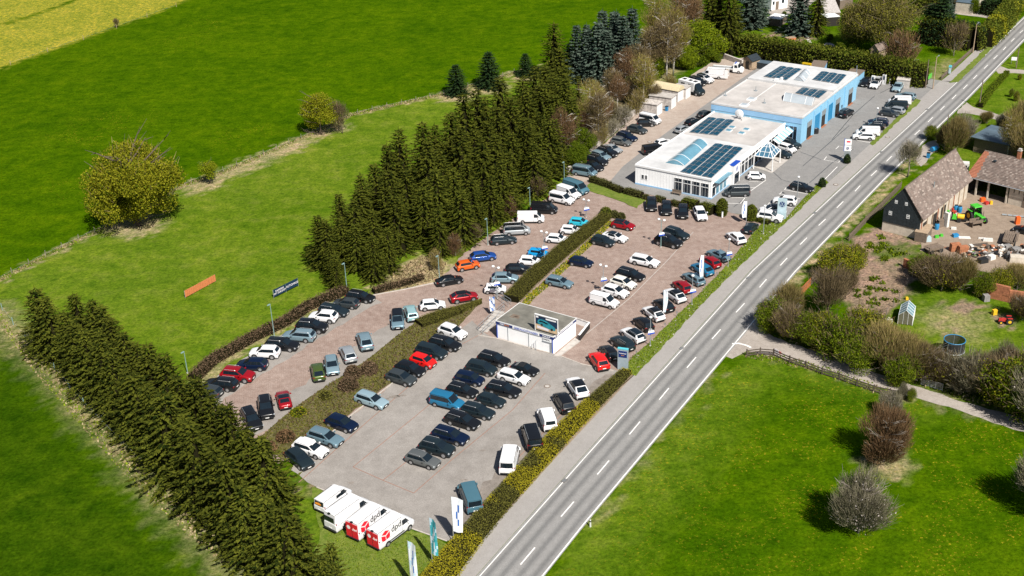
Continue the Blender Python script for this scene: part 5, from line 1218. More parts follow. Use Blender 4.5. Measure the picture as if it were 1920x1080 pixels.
cars(g, 840, 330, 4.8, [
 ('small', 'white', 325, 1020, 528, 1020, 'white small car with a banner stand in front, first at the hedge'),
 ('hatch', 'bluesilver', 385, 925, 640, 925, 'silver blue hatchback under the double lamp by the hedge'),
 ('hatch', 'black', 508, 845, 752, 845, 'black hatchback between a silver and a white car at the long hedge'),
 ('small', 'white', 640, 765, 838, 780, 'white small car between the black hatchback and the blue car'),
 ('small', 'brightblue', 722, 690, 905, 710, 'bright blue small car under a double lamp'),
 ('hatch', 'white', 880, 560, 1090, 580, 'white hatchback behind the bright blue car'),
 ('small', 'white', 1012, 485, 1195, 500, 'white small car next to the cyan car at the far end of the hedge'),
 ('small', 'cyan', 1092, 412, 1268, 430, 'cyan small car at the far end of the long hedge')])
g = 'vehicles along the spruce belt'
cars(g, 840, 330, 4.8, [
 ('saloon', 'black', -110, 965, 130, 920, 'black saloon nearest the dry bank below the orange SUV'),
 ('csuv', 'orange', 68, 830, 285, 790, 'bright orange SUV by the spruces'),
 ('hatch', 'blue', 195, 745, 435, 715, 'deep blue hatchback next to the orange SUV'),
 ('wagon', 'darkteal', 378, 590, 622, 570, 'dark green grey estate below the silver passenger van'),
 ('bus', 'silver', 492, 490, 745, 475, 'silver passenger van with a black roof', 'black'),
 ('van', 'white', 620, 375, 870, 372, 'plain white panel van by the spruces between silver and black vans'),
 ('van', 'black', 745, 285, 988, 295, 'black panel van by the spruces'),
 ('caddy', 'white', 922, 180, 1130, 225, 'white windowed small van between the black van and a white panel van'),
 ('panelcaddy', 'white', 990, 120, 1182, 180, 'white small panel van next to the blue grey van'),
 ('van', 'tealvan', 1050, 70, 1250, 140, 'blue grey panel van last in the row along the spruces')])
g = 'cars on the pink display lot'
cars(g, 840, 330, 4.8, [
 ('hatch', 'darkred', 1475, 425, 1678, 465, 'dark red hatchback with black roof at the hedge end', 'black'),
 ('saloon', 'white', 1395, 525, 1610, 580, 'white saloon with dark glass roof behind the dark grey SUV', 'glass'),
 ('csuv', 'darkteal', 1295, 570, 1495, 615, 'dark grey green SUV in front of the white saloon'),
 ('hatch', 'navy', 1097, 760, 1300, 795, 'navy hatchback parked alone near the long hedge'),
 ('wagon', 'steelblue', 885, 935, 1122, 985, 'blue grey estate parked alone at the lower end of the long hedge'),
 ('wagon', 'white', 1642, 745, 1900, 800, 'white estate alone in the middle of the pink lot'),
 ('wagon', 'black', 1522, 860, 1765, 925, 'black estate beside the cream hatchback'),
 ('hatch', 'cream', 1470, 935, 1685, 1000, 'cream white hatchback between the black estate and a white one')])
cars(g, 840, 440, 4.8, [
 ('hatch', 'white', 1390, 485, 1618, 550, 'white hatchback beside the lamp between the cream car and the small van'),
 ('panelcaddy', 'white', 1285, 560, 1532, 622, 'white small panel van at the near end of the pink lot row')])
cars(g, 1080, 440, 4.8, [
 ('suv', 'black', 710, 40, 955, 100, 'black SUV behind the light blue lamp post on the pink lot')])
cars(g, 0, 0, 1, [
 ('suv', 'darkteal', 1246, 434, 1290, 447, 'dark SUV farther up, just above the black SUV by the lamp post'),
 ('csuv', 'black', 1221, 373, 1222, 397, 'black SUV nearest the grass triangle of the row facing down'),
 ('csuv', 'black', 1249, 380, 1250, 405, 'black SUV second from the grass triangle in the row facing down'),
 ('csuv', 'black', 1281, 387, 1280, 411, 'black SUV beside the white hatchback in the row facing down'),
 ('hatch', 'white', 1307, 391, 1319, 414, 'white hatchback standing at an angle beside the block hedge')])
g = 'cars lined up along the road verge'
cars(g, 0, 0, 1, [
 ('csuv', 'red', 1134, 694, 1112, 664, 'bright red car at the near end of the roadside row'),
 ('hatch', 'black', 1153, 674, 1131, 649, 'black hatchback behind the grey pylon sign'),
 ('suv', 'darkteal', 1183, 655, 1152, 635, 'dark grey SUV between the pylon sign and the white SUV'),
 ('suv', 'white', 1203, 640, 1171, 619, 'white SUV with dark roof window beside a black car and lamp', 'glass'),
 ('csuv', 'black', 1219, 618, 1194, 598, 'black car beside the lamp between two white cars'),
 ('csuv2', 'white', 1240, 600, 1212, 578, 'white coupe SUV with black roof behind the twisted flag', 'black'),
 ('hatch', 'black', 1259, 583, 1231, 562, 'black hatchback with the twisted flag across it'),
 ('csuv2', 'white', 1280, 565, 1251, 545, 'white coupe SUV with black roof next to a red car', 'black'),
 ('hatch', 'darkred', 1292, 549, 1267, 528, 'red hatchback beside the lamp with the blue banner'),
 ('wagon', 'steelblue', 1317, 533, 1285, 513, 'blue grey estate behind the white flag at the verge'),
 ('csuv2', 'petrol', 1333, 515, 1301, 497, 'dark blue SUV between the blue grey estate and a red car'),
 ('hatch', 'darkred', 1347, 501, 1316, 483, 'red hatchback next to the blue grey saloon at the far end'),
 ('saloon', 'steelblue', 1364, 487, 1331, 471, 'blue grey saloon at the far end of the roadside row'),
 ('hatch', 'white', 1393, 456, 1368, 437, 'white hatchback standing apart on the pink lot corner'),
 ('hatch', 'darkteal', 1400, 435, 1415, 420, 'dark grey hatchback parked next to the column shaped thuja')])
g = 'cars below the planted bank in the lower lot'
cars(g, 640, 520, 4.8, [
 ('suv', 'white', 890, 465, 1115, 540, 'white SUV at the top of the row below the bank'),
 ('wagon', 'black', 798, 570, 1068, 635, 'black estate between the white SUV and the dark blue minivan'),
 ('mpv', 'darkteal', 680, 645, 943, 712, 'dark blue grey minivan next to the bright red small car'),
 ('small', 'red', 634, 730, 842, 795, 'bright red small car below the planted bank'),
 ('hatch', 'black', 495, 795, 745, 868, 'black hatchback beside the bright red small car'),
 ('hatch', 'darkgrey', 415, 875, 662, 948, 'dark grey hatchback ending the closed row below the bank')])
cars(g, 420, 700, 4.8, [
 ('wagon', 'paleblue', 1195, 205, 1462, 293, 'pale blue estate standing alone below the bank'),
 ('hatch', 'navy', 918, 410, 1202, 503, 'dark navy car between the pale blue and grey blue estates'),
 ('wagon', 'steelblue', 768, 540, 1058, 632, 'grey blue estate beside the white one with a roof box')])
wrb = cars(g, 420, 700, 4.8, [('wagon', 'white', 635, 640, 922, 732, 'white estate carrying a white roof box')])[0]
mb = MB(); mb.box((-.35, .15, 1.68), (1.9, .85, .34), 0, 0, .82); o = mb.obj('roof_box', MAT['white'], None, wrb.location, wrb.rotation_euler[2]); tag(o, 'white roof box on top of the white estate', 'roof box')
cars(g, 420, 700, 4.8, [('hatch', 'darkteal', 575, 695, 788, 858, 'dark green hatchback half hidden by the spruce in the lower lot')])
g = 'cars parked in the middle of the lower lot'
cars(g, 740, 640, 4.8, [
 ('wagon', 'black', 760, 130, 1030, 200, 'black estate at the office end of the middle double row'),
 ('coupe', 'black', 1055, 220, 1288, 283, 'black convertible with cloth roof next to the white estate', 'cloth'),
 ('mpv', 'darkteal', 650, 220, 913, 280, 'dark grey minivan behind the white estate'),
 ('wagon', 'white', 938, 290, 1210, 365, 'white estate, the only white car in the middle rows'),
 ('mpv', 'navy', 552, 315, 797, 370, 'dark blue minivan between two black cars of the rear row'),
 ('wagon', 'black', 830, 405, 1130, 475, 'black estate with open shiny windscreen beside the white estate'),
 ('wagon', 'black', 482, 410, 740, 478, 'black estate directly behind the blue van'),
 ('hatch', 'darkteal', 744, 505, 992, 565, 'dark green grey hatchback below the black estates'),
 ('caddy', 'petrol', 332, 500, 616, 572, 'bright blue small van in the middle of the lower lot'),
 ('wagon', 'darkteal', 607, 595, 893, 670, 'dark estate touching the front of the blue van'),
 ('wagon', 'black', 465, 675, 760, 765, 'black estate fourth from the near end of the middle row'),
 ('wagon', 'navy', 348, 812, 658, 900, 'black blue estate third from the near end of the middle row'),
 ('suv', 'darkteal', 231, 930, 533, 1005, 'dark estate beside the silver one at the near end')])
cars(g, 0, 0, 1, [('wagon', 'grey', 763, 854, 823, 872, 'silver grey estate at the near end of the middle row')])
g = 'vehicles parked against the roadside hedge'
cars(g, 740, 640, 4.8, [
 ('csuv2', 'white', 1712, 525, 1582, 328, 'white car with black roof at the upper end of the hedge row', 'black'),
 ('mpv', 'black', 1583, 655, 1465, 462, 'black minivan between the white car and the white lettered van'),
 ('panelcaddy', 'white', 1412, 795, 1335, 580, 'white small van with lettering on its roof'),
 ('bus', 'black', 1270, 965, 1198, 750, 'black passenger van between two white vans')])
cars(g, 0, 0, 1, [('van', 'white', 949, 889, 961, 832, 'plain white panel van next to the yellow hedge'),
                  ('van', 'tealvan', 892, 957, 872, 905, 'grey teal van at the near end beside the flag')])
g = 'white vans parked at the grass corner'
V1 = cars(g, 540, 850, 4.8, [
 ('van', 'white', 285, 490, 525, 310, 'white van with an orange sticker in its rear window'),
 ('tallvan', 'white', 372, 640, 715, 395, 'plain white tall van without lettering'),
 ('tallvan', 'white', 575, 715, 890, 465, 'tall white delivery van with red rear doors, beside the plain white van'),
 ('tallvan', 'white', 760, 795, 1090, 550, 'tall white delivery van with red rear doors nearest the grass corner')])
for v in V1[2:]:
    p = CT['tallvan']; L_, W, H = p['L'], p['W'], p['H']
    mb = MB(); mb.box((-L_ / 2 - .03, 0, 1.42), (.05, W * .86, 2.0)); d_ = mb.obj('rear_door', MAT['red_sign'], v)
    mb = MB(); mb.box((-L_ / 2 - .06, 0, 1.42), (.02, .035, 1.95)); mb.obj('door_gap', MAT['trim'], d_)
    mb = MB(); mb.add([(-L_ / 2 - .06, .48 + .26 * math.cos(t), 1.78 + .26 * math.sin(t)) for t in [2 * math.pi * k / 14 for k in range(14)]], [tuple(range(14))]); mb.obj('round_mark', MAT['whitetext'], d_)
    text_on(v, 'door_lettering', 'dpd', .46, MAT['whitetext'], (-L_ / 2 - .065, -.42, 1.70), (PI2, 0, -PI2))
    for sg_ in (-1,):
        yb_ = W / 2 * .93 + .02; tilt = math.atan2(W / 2 * .07, 1.25)
        text_on(v, 'side_lettering', 'dpd', 1.12, MAT['blacktext'], (-.05, sg_ * (yb_ - .022), 1.86), (PI2 - tilt, 0, 0))
        cz, cx_ = 1.78, -1.85                               # parcel cube of three red faces
        y_ = lambda z: -(yb_ + .012 - (z - 1.27) * math.tan(tilt))
        for k, face in enumerate(([(-.50, .10), (-.03, -.12), (-.03, -.62), (-.50, -.38)], [(.03, -.12), (.50, .10), (.50, -.38), (.03, -.62)], [(-.47, .20), (0, .42), (.47, .20), (0, -.02)])):
            mb = MB(); mb.add([(cx_ + a * 1.35, y_(cz + b * 1.35), cz + b * 1.35) for a, b in face], [(0, 1, 2, 3)]); mb.obj('parcel_mark', MAT['red_sign'], v)
v = V1[1]
for v in V1[1:]:
    L_ = CT['tallvan']['L']; mb = MB(); mb.box((-L_ / 2 + .06, 0, 2.60), (.16, .34, .10)); mb.obj('brake_lamp', MAT['trim'], v)
    mb = MB(); mb.box((-L_ / 2 - .06, 0, .45), (.18, 1.9, .14)); mb.obj('step_bumper', MAT['trim'], v)
    for s in (-1, 1): mb = MB(); mb.box((-.4, s * 1.03, .62), (3.0, .05, .12)); mb.obj('rub_strip', MAT['trim'], v)
v = V1[1]; mb = MB(); mb.box((-3.02, 0, 1.85), (.03, 1.45, .62)); mb.obj('rear_window', MAT['carglass'], v)
v = V1[0]; mb = MB(); mb.add([(-2.60, .55, 1.38), (-2.60, -.25, 1.36), (-2.58, -.5, 1.52), (-2.56, -.1, 1.72), (-2.56, .5, 1.62)], [(0, 1, 2, 3, 4)]); mb.obj('window_sticker', MAT['orangetext'], v)
mb = MB(); mb.quad((1.1, -.965, 1.25), (2.3, -.965, 1.25), (2.3, -.955, 1.7), (1.1, -.955, 1.7)); mb.v = [(x - 1.4, y + .03, z) for x, y, z in mb.v]; mb.obj('side_window', MAT['carglass'], v)
g = 'cars behind the showroom'
cars(g, 1040, 220, 6, [
 ('bus', 'steelblue', 210, 585, 470, 630, 'blue grey passenger van at the near end of the rear wall row'),
 ('saloon', 'black', 335, 515, 530, 590, 'black saloon next to the blue grey passenger van'),
 ('suv', 'black', 365, 470, 583, 530, 'black SUV third in the row along the concrete wall'),
 ('wagon', 'bluesilver', 436, 410, 602, 463, 'pale blue silver car squeezed between two black SUVs'),
 ('suv', 'black', 478, 375, 698, 430, 'black SUV beside the silver saloon at the concrete wall'),
 ('saloon', 'silver', 557, 328, 742, 385, 'silver saloon next to the black SUV at the concrete wall'),
 ('wagon', 'grey', 637, 258, 860, 300, 'grey estate near the middle of the concrete wall row'),
 ('wagon', 'navy', 714, 192, 914, 255, 'navy estate behind the grey estate at the concrete wall'),
 ('hatch', 'darkgrey', 822, 122, 1032, 165, 'dark olive grey hatchback near the far end of the wall'),
 ('csuv', 'black', 925, 72, 1132, 68, 'black car beside the white passenger van'),
 ('van', 'black', 1015, 375, 1215, 345, 'black van close behind the showroom wall'),
 ('hatch', 'white', 1150, 305, 1300, 270, 'white car half hidden behind the showroom parapet'),
 ('hatch', 'silver', 1375, 165, 1500, 110, 'silver car behind the showroom roof edge'),
 ('suv', 'black', 1500, 85, 1620, 40, 'black car behind the showroom roof next to the silver one')])
cars(g, 1140, 90, 6, [
 ('bus', 'white', 362, 775, 585, 825, 'white passenger van beside the corrugated garage'),
 ('hatch', 'darkgrey', 1040, 765, 1150, 725, 'dark car just showing behind the junction of the two roofs'),
 ('suv', 'black', 900, 355, 1100, 420, 'black SUV between the motorhome and the white SUV'),
 ('suv', 'white', 988, 330, 1180, 385, 'white SUV with black roof window beside the tall white van', 'glass')])
wv = cars(g, 1140, 90, 6, [('tallvan', 'white', 1300, 290, 1060, 275, 'tall white van with its rear doors open')])[0]
for s in (-1, 1):
    mb = MB(); mb.box((-3.40, s * .98, 1.45), (.92, .06, 2.1)); d_ = mb.obj('rear_door', MAT['white'], wv)
    for k in (0, 1): mb = MB(); mb.box((-3.40, s * .98 - s * .04, 1.0 + .85 * k), (.6, .03, .55)); mb.obj('door_lining', MAT['palewood'], d_)
mb = MB(); mb.quad((-3.02, -.9, .5), (-3.02, .9, .5), (-3.02, .9, 2.45), (-3.02, -.9, 2.45)); mb.obj('load_space', MAT['darkhole'], wv)
# motorhome: black cab, white body
mh = cars(g, 1140, 90, 6, [('tallvan', 'darkteal', 800, 415, 1090, 492, 'motorhome with black cab and white living body')])[0]
mh.name = 'motorhome'; mh['category'] = 'motorhome'
mb = MB(); mb.box((-.75, 0, 1.75), (4.3, 2.14, 1.95)); bd = mb.obj('living_body', MAT['white'], mh)
for x, w in ((-1.6, .9), (.2, .8)): mb = MB(); mb.box((x, -1.08, 2.0), (w, .05, .55)); mb.obj('side_window', MAT['carglass'], bd)
mb = MB(); mb.box((-.65, -1.085, 1.55), (.65, .05, 1.5)); mb.obj('door', MAT['white'], bd)
for x in (-2.0, -.4, .9): mb = MB(); mb.box((x, 0, 2.76), (.75, .75, .12)); mb.obj('roof_hatch', MAT['carglass'], bd)
# tow truck with flat bed
a, b = at(1140 + 1125 / 6, 90 + 205 / 6, 1.0), at(1140 + 1570 / 6, 90 + 240 / 6, 1.0); d = b - a; c = (a + b) / 2
tk = thing('tow_truck', 'white flatbed tow truck parked before the wooden hut', 'truck', (c.x, c.y, .045), math.atan2(d.y, d.x), g); tl = min(7.6, d.length)
mb = MB(); mb.box((-1.1, 0, .95), (tl - 2.4, 2.15, .14)); bdk = mb.obj('flat_bed', MAT['alu'], tk)
mb = MB()
for s in (-1, 1): mb.box((-1.1, s * 1.02, 1.06), (tl - 2.4, .10, .16))
mb.box((-1.1, 0, .70), (tl - 1.6, .9, .3)); mb.obj('bed_rail', MAT['white'], bdk)
M_ = car_meshes('tallvan'); x0 = tl / 2
mb = MB(); mb.box((x0 - 1.75, 0, 1.30), (1.2, 1.96, 1.9), 0, 0, .9)
loft(mb, [[(x, -w, .35), (x, -w, z), (x, 0, z + .05), (x, w, z), (x, w, .35)] for x, w, z in ((x0, .80, .85), (x0 - .2, .95, 1.12), (x0 - .75, 1.0, 1.30), (x0 - 1.2, 1.0, 1.32), (x0 - 2.35, 1.0, 1.32))]); mb.obj('cab', MAT['white'], tk)
mb = MB(); mb.quad((x0 - .82, -.85, 1.36), (x0 - .82, .85, 1.36), (x0 - 1.22, .78, 2.1), (x0 - 1.22, -.78, 2.1)); mb.obj('windscreen', MAT['carglass'], tk)
for s in (-1, 1): mb = MB(); mb.quad((x0 - 1.25, s * 1.0, 1.4), (x0 - 2.0, s * 1.0, 1.4), (x0 - 2.0, s * .93, 2.0), (x0 - 1.45, s * .93, 2.0)); mb.obj('side_window', MAT['carglass'], tk)
for x in (x0 - .95, x0 - 4.9):
    for s in (-1, 1): w = link('wheel', M_['wheel'], tk, (x, s * .95, .36)); link('rim', M_['rim'], w)
mb = MB(); mb.box((x0 - 1.9, 0, 2.34), (.3, 1.2, .14)); mb.obj('beacon_bar', MAT['brightcab'] if 'brightcab' in MAT else MAT['royal'], tk)
g = 'cars on the showroom forecourt'
cars(g, 1280, 260, 6, [
 ('small', 'white', 727, 425, 935, 430, 'white small car in front of the entrance portal'),
 ('bus', 'darkgrey', 760, 590, 462, 598, 'dark grey passenger van beside the showroom glass front'),
 ('wagon', 'black', 1208, 525, 1470, 580, 'black estate behind the lamp post in the forecourt bays'),
 ('suv', 'white', 1282, 722, 1020, 692, 'white SUV behind the tall emblem pylon'),
 ('csuv2', 'white', 1170, 808, 860, 815, 'white car with dark bonnet shadowed behind the pylon', 'black'),
 ('suv', 'white', 825, 870, 1132, 912, 'white SUV with large dark wheels in front of the pylon'),
 ('suv', 'darkteal', 1095, 40, 1320, 98, 'dark SUV farthest behind the glass canopy'),
 ('small', 'white', 1075, 90, 1272, 150, 'white small car between the two dark cars by the canopy'),
 ('hatch', 'darkteal', 1015, 155, 1210, 200, 'dark teal car half hidden behind the canopy post')])
g = 'cars beside the workshop'
cars(g, 1440, 90, 6, [
 ('suv', 'black', 820, 772, 935, 705, 'dark car standing in front of the workshop doors'),
 ('wagon', 'white', 1203, 1005, 950, 992, 'white estate nearest the info sign'),
 ('van', 'white', 1258, 945, 985, 938, 'white van next to the white estate by the verge'),
 ('wagon', 'black', 1285, 890, 1090, 878, 'black estate squeezed behind the white van'),
 ('suv', 'navy', 1353, 850, 1125, 835, 'dark blue SUV behind the black estate'),
 ('hatch', 'darkgrey', 1262, 722, 1468, 752, 'dark grey hatchback standing apart after the gap'),
 ('wagon', 'silver', 1525, 722, 1320, 685, 'silver estate behind the dark grey hatchback'),
 ('van', 'darkteal', 1575, 655, 1305, 645, 'dark van between the silver estate and a white van'),
 ('van', 'white', 1605, 595, 1355, 592, 'white van near the far end of the workshop row'),
 ('wagon', 'bluesilver', 1630, 555, 1470, 532, 'blue and white estate at the far end of the workshop row'),
 ('saloon', 'paleblue', 1490, 400, 1432, 490, 'pale blue car in front of the concrete service box'),
 ('hatch', 'white', 1242, 368, 1172, 458, 'white car with black roof at the charging posts', 'black'),
 ('hatch', 'black', 1135, 352, 1055, 430, 'black car beside the blue annex wall')])
cars('farm vehicles', 0, 0, 1, [('wagon', 'black', 1950, 438, 1902, 427, 'black car parked in the farmyard next to the orange box')])
# ------------------------------------------------------------------ vegetation
def unit(v): return v / np.maximum(1e-9, np.linalg.norm(v, axis=-1, keepdims=True))
def rand_quads(C, size, rng, flat=0.0, aspect=.6, up=None):
    """one loose quad of about SIZE at every centre, turned at random"""
    n = len(C); d = unit(rng.normal(size=(n, 3))); e = rng.normal(size=(n, 3))
    if flat: d[:, 2] *= (1 - flat); d = unit(d); e[:, 2] *= (1 - flat)
    e = unit(e - d * (e * d).sum(1, keepdims=True))
    s = (size * rng.uniform(.6, 1.35, n))[:, None]
    a, b = d * s / 2, e * s / 2 * aspect
    return np.stack([C - a - b * .6, C + a * .2 - b, C + a + b * .4, C - a * .3 + b], 1)
def spruce_mesh(seed, h, r, material, dense=1.0, droop=.32, power=.85, skirt=.03, tuft=.55):
    rng = np.random.default_rng(seed); Q = []
    z = h * skirt; off = rng.uniform(0, 6)
    while z < h * .975:
        f = 1 - z / h; rad = r * (f ** power) * rng.uniform(.86, 1.1) + .12; nb = max(5, int((6 + 5.0 * rad / 2.2) * dense))
        for k in range(nb):
            an = off + 2 * math.pi * (k + rng.uniform(-.3, .3)) / nb; L_ = rad * rng.uniform(.72, 1.12); dr = droop * rng.uniform(.6, 1.3) * (.45 + f)
            n = max(3, int(L_ / (tuft * .42))); t = ((np.arange(n) + rng.uniform(.3, .9)) / n) ** .8; t = t[t > .25] if n > 4 else t
            x = L_ * t; zz = z - dr * L_ * (t ** 1.3) + .16 * L_ * t ** 3
            dirv = np.array([math.cos(an), math.sin(an), 0.0]); side = np.array([-math.sin(an), math.cos(an), 0.0])
            P = dirv[None] * x[:, None]; P[:, 2] += zz
            for s in (-1, 1, .25):
                ln = tuft * (1.15 - .55 * t) * rng.uniform(.7, 1.2, len(t)); w = ln * .62
                dv = unit(dirv[None] * .75 + side[None] * (s * .8) + np.stack([rng.normal(0, .12, len(t)), rng.normal(0, .12, len(t)), -.30 + rng.normal(0, .22, len(t))], 1))
                nv = unit(np.cross(dv, np.array([0, 0, 1.0])[None]) + rng.normal(0, .75, (len(t), 3)))
                a = P; tip = P + dv * ln[:, None]; m1 = P + dv * ln[:, None] * .5 + nv * w[:, None] / 2; m2 = P + dv * ln[:, None] * .5 - nv * w[:, None] / 2
                Q.append(np.stack([a, m1, tip, m2], 1))
            tipv = P[-1:] + dirv[None] * .1; d2 = unit(dirv[None] + np.array([[0, 0, rng.normal(-.1, .25)]])); up = np.array([[0, 0, 1.0]]); sd_ = side[None]
            Q.append(np.stack([tipv - sd_ * .16, tipv + d2 * .45 - sd_ * .03, tipv + d2 * .45 + sd_ * .03, tipv + sd_ * .16], 1))
        z += (.54 + .16 * rng.random()) * (1.0 if f > .3 else .8)
    top = np.array([[[-.06, 0, h * .96], [.06, 0, h * .96], [.02, 0, h * 1.03], [-.02, 0, h * 1.03]]]); Q.append(top)
    Q = np.concatenate(Q)
    # solid inner cone, its dark colour stands for crown shade, keeps the stem hidden
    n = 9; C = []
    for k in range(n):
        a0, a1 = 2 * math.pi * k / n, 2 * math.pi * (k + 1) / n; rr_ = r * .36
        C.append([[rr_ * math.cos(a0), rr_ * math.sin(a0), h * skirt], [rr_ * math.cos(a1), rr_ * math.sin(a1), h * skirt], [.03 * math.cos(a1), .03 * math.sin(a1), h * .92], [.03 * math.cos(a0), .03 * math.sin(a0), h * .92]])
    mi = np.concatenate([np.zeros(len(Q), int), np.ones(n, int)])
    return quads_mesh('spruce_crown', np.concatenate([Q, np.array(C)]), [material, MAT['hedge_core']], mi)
def trunk_mesh(h, r, material, name='trunk', lean=0.0):
    mb = MB(); mb.tube([(0, 0, -.1), (lean * .3, 0, h * .35), (lean, 0, h)], [r, r * .7, r * .12], 7); return mb.mesh(name, [material], True)
def tree_proto(name, crown, trunk):
    t = bpy.data.objects.new(name, None); c = bpy.data.objects.new('crown', crown); k = bpy.data.objects.new('trunk', trunk); return (name, crown, trunk)
def plant(proto, p, rz, s, label, cat='tree', group=None):
    name, crown, trunk = proto
    t = thing(name, label, cat, (p[0], p[1], 0.0), rz, group); t.scale = s if hasattr(s, '__len__') else (s, s, s)
    link('crown', crown, t)
    if trunk is not None: link('trunk', trunk, t)
    return t
SPR = [tree_proto('spruce_tree', spruce_mesh(10 + i, 12.0, 3.5 + .3 * (i % 3), MAT['spruce'], .85, .36 + .08 * (i % 2), .72 + .06 * (i % 3), .03, .46), trunk_mesh(11.0, .22, MAT['bark'])) for i in range(6)]
SPD = [tree_proto('spruce_tree', spruce_mesh(30 + i, 8.0, 2.6, MAT['spruce_dark'], 1.5, .22, .62, .01, .5), trunk_mesh(7.0, .2, MAT['bark'])) for i in range(2)]
SPB = [tree_proto('blue_spruce', spruce_mesh(40 + i, 12.0, 2.9, MAT['spruce_blue'], 1.0, .24, .75, .03, .65), trunk_mesh(11.0, .2, MAT['bark'])) for i in range(3)]
rnd = random.Random(5)
ORD = 'first second third fourth fifth sixth seventh eighth ninth tenth eleventh twelfth thirteenth fourteenth fifteenth sixteenth seventeenth eighteenth nineteenth twentieth'.split()
def nth(k): return ORD[k] if k < 20 else 'twenty ' + ORD[k - 20]
def spr(px, top, label, group=None, kinds=SPR, H=12.0, wide=1.0):
    h_ = height_at(px, top); s = h_ / H
    return plant(kinds[rnd.randrange(len(kinds))], at(*px), rnd.uniform(0, 6.28), (s * wide, s * wide, s), label, 'tree', group)
# the double row of spruces at the lower left
def row(a, b, n, tops, label, group, jit=.5, wide=1.0):
    A, B = at(*a), at(*b)
    for k in range(n):
        t = (k + .5) / n; p = A.lerp(B, t); p += Vector((rnd.gauss(0, jit), rnd.gauss(0, jit), 0)); h_ = (tops[0] + (tops[1] - tops[0]) * t) * rnd.uniform(.88, 1.1)
        s = h_ / 12.0; w = s * wide * rnd.uniform(.9, 1.12)
        plant(SPR[rnd.randrange(6)], p, rnd.uniform(0, 6.28), (w, w, s), nth(k) + label, 'tree', group)
row((88, 642), (575, 1145), 18, (9.8, 12.0), ' spruce from the far tip in the field side rank of the lower left row', 'spruces of the lower left double row, field side', .35, 1.32)
row((150, 645), (530, 975), 14, (9.0, 11.5), ' spruce from the far tip in the lot side rank of the lower left row', 'spruces of the lower left double row, lot side', .35, 1.28)
SPV = [(570, 1085), (620, 1180), (632, 1130), (690, 1170)]
for px, top in (((570, 1085), 965), ((632, 1130), 1015), ((620, 1180), 1040), ((690, 1170), 1085)):
    spr(px, top, nth(SPV.index(px)) + ' small spruce from the left beside the delivery vans', 'spruces beside the delivery vans')
# the dense belt behind the upper lane
back, front = [(592, 502), (640, 462), (720, 405), (830, 335), (930, 280), (1012, 240), (1060, 200)], [(622, 545), (690, 528), (735, 515), (850, 475), (925, 425), (1000, 375), (1052, 315), (1075, 285)]
def along(pl, t):
    P = [at(*p) for p in pl]; L_ = [(b - a).length for a, b in zip(P[:-1], P[1:])]; d = t * sum(L_)
    for a, b, l_ in zip(P[:-1], P[1:], L_):
        if d <= l_: return a.lerp(b, d / l_)
        d -= l_
    return P[-1]
gap = [Vector(tuple(at(*q))[:2]) for q in ((770, 520), (800, 505), (740, 538))]
for j in range(4):
    n = 19 - j; kk = 0
    for k in range(n):
        t = (k + .5 + rnd.uniform(-.3, .3)) / n; p = along(back, t).lerp(along(front, t), (j + .15) / 3.3) + Vector((rnd.gauss(0, .5), rnd.gauss(0, .5), 0))
        if min((Vector((p.x, p.y)) - q).length for q in gap) < 3.4: continue
        h_ = rnd.uniform(10.2, 13.2) * (1 - .07 * j) * (.72 + .45 * min(1, t * 3.0)); s = h_ / 12; w = s * rnd.uniform(1.08, 1.36)
        plant(SPR[rnd.randrange(6)], p, rnd.uniform(0, 6.28), (w, w, s), nth(kk) + ' spruce from the left in the ' + ('meadow side', 'second', 'third', 'lot side')[j] + ' rank of the belt', 'tree',
              ('spruces at the meadow edge of the belt', 'spruces inside the belt', 'spruces inside the belt', 'spruces at the lot edge of the belt')[j]); kk += 1
# single conifers
for px, top, lab in (((857, 178), 121, 'dark dense spruce alone on the meadow, leftmost of three'), ((918, 164), 98, 'dark dense spruce alone on the meadow, between two others'), ((986, 143), 100, 'small dark spruce alone near the big spruce')):
    h_ = height_at(px, top); plant(SPD[rnd.randrange(2)], at(*px), rnd.uniform(0, 6), (h_ / 8 * 1.3,) * 2 + (h_ / 8,), lab)
spr((1040, 148), 40, 'tall broad spruce at the upper edge of the belt', None, SPR, 12, 1.3)
spr((1068, 150), 80, 'dark spruce between the tall spruce and the blue spruces', None, SPD, 8)
BLUE_C = [(x, 0) for x in (1082, 1104, 1122, 1100, 1130, 1140, 1155, 1166, 1150, 1184, 1176)]
for i, (px, top) in enumerate((((1082, 152), 46), ((1104, 156), 50), ((1122, 158), 36), ((1100, 142), 44), ((1130, 146), 18), ((1140, 160), 55), ((1155, 150), 20), ((1166, 158), 28), ((1150, 135), 20), ((1184, 150), 14), ((1176, 162), 50))):
    spr(px, top, nth(sorted(q[0] for q in BLUE_C).index(px[0])) + ' silvery blue spruce from the left in the clump above the belt', 'blue spruces in the clump above the belt', SPB, 12, 1.15)
for px, top, lab in (((1085, 220), 140, 'slim dark spruce in front of the blue spruces'), ((1078, 262), 190, 'slim dark spruce at the top end of the belt'), ((1020, 200), 128, 'spruce rising at the upper left end of the belt'), ((1030, 215), 140, 'spruce in front of the upper left end of the belt')):
    spr(px, top, lab, None, SPR, 12, .8)
for px, top, lab in (((1345, 96), -40, 'tall dark spruce behind the young green bushes'), ((1362, 104), -30, 'tall dark spruce just left of the garden lawn'), ((1330, 70), -45, 'tall dark spruce at the top edge behind the birches'), ((1375, 92), -5, 'dark spruce shadowing the left garden edge')):
    spr(px, top, lab, None, SPR, 12, 1.0)
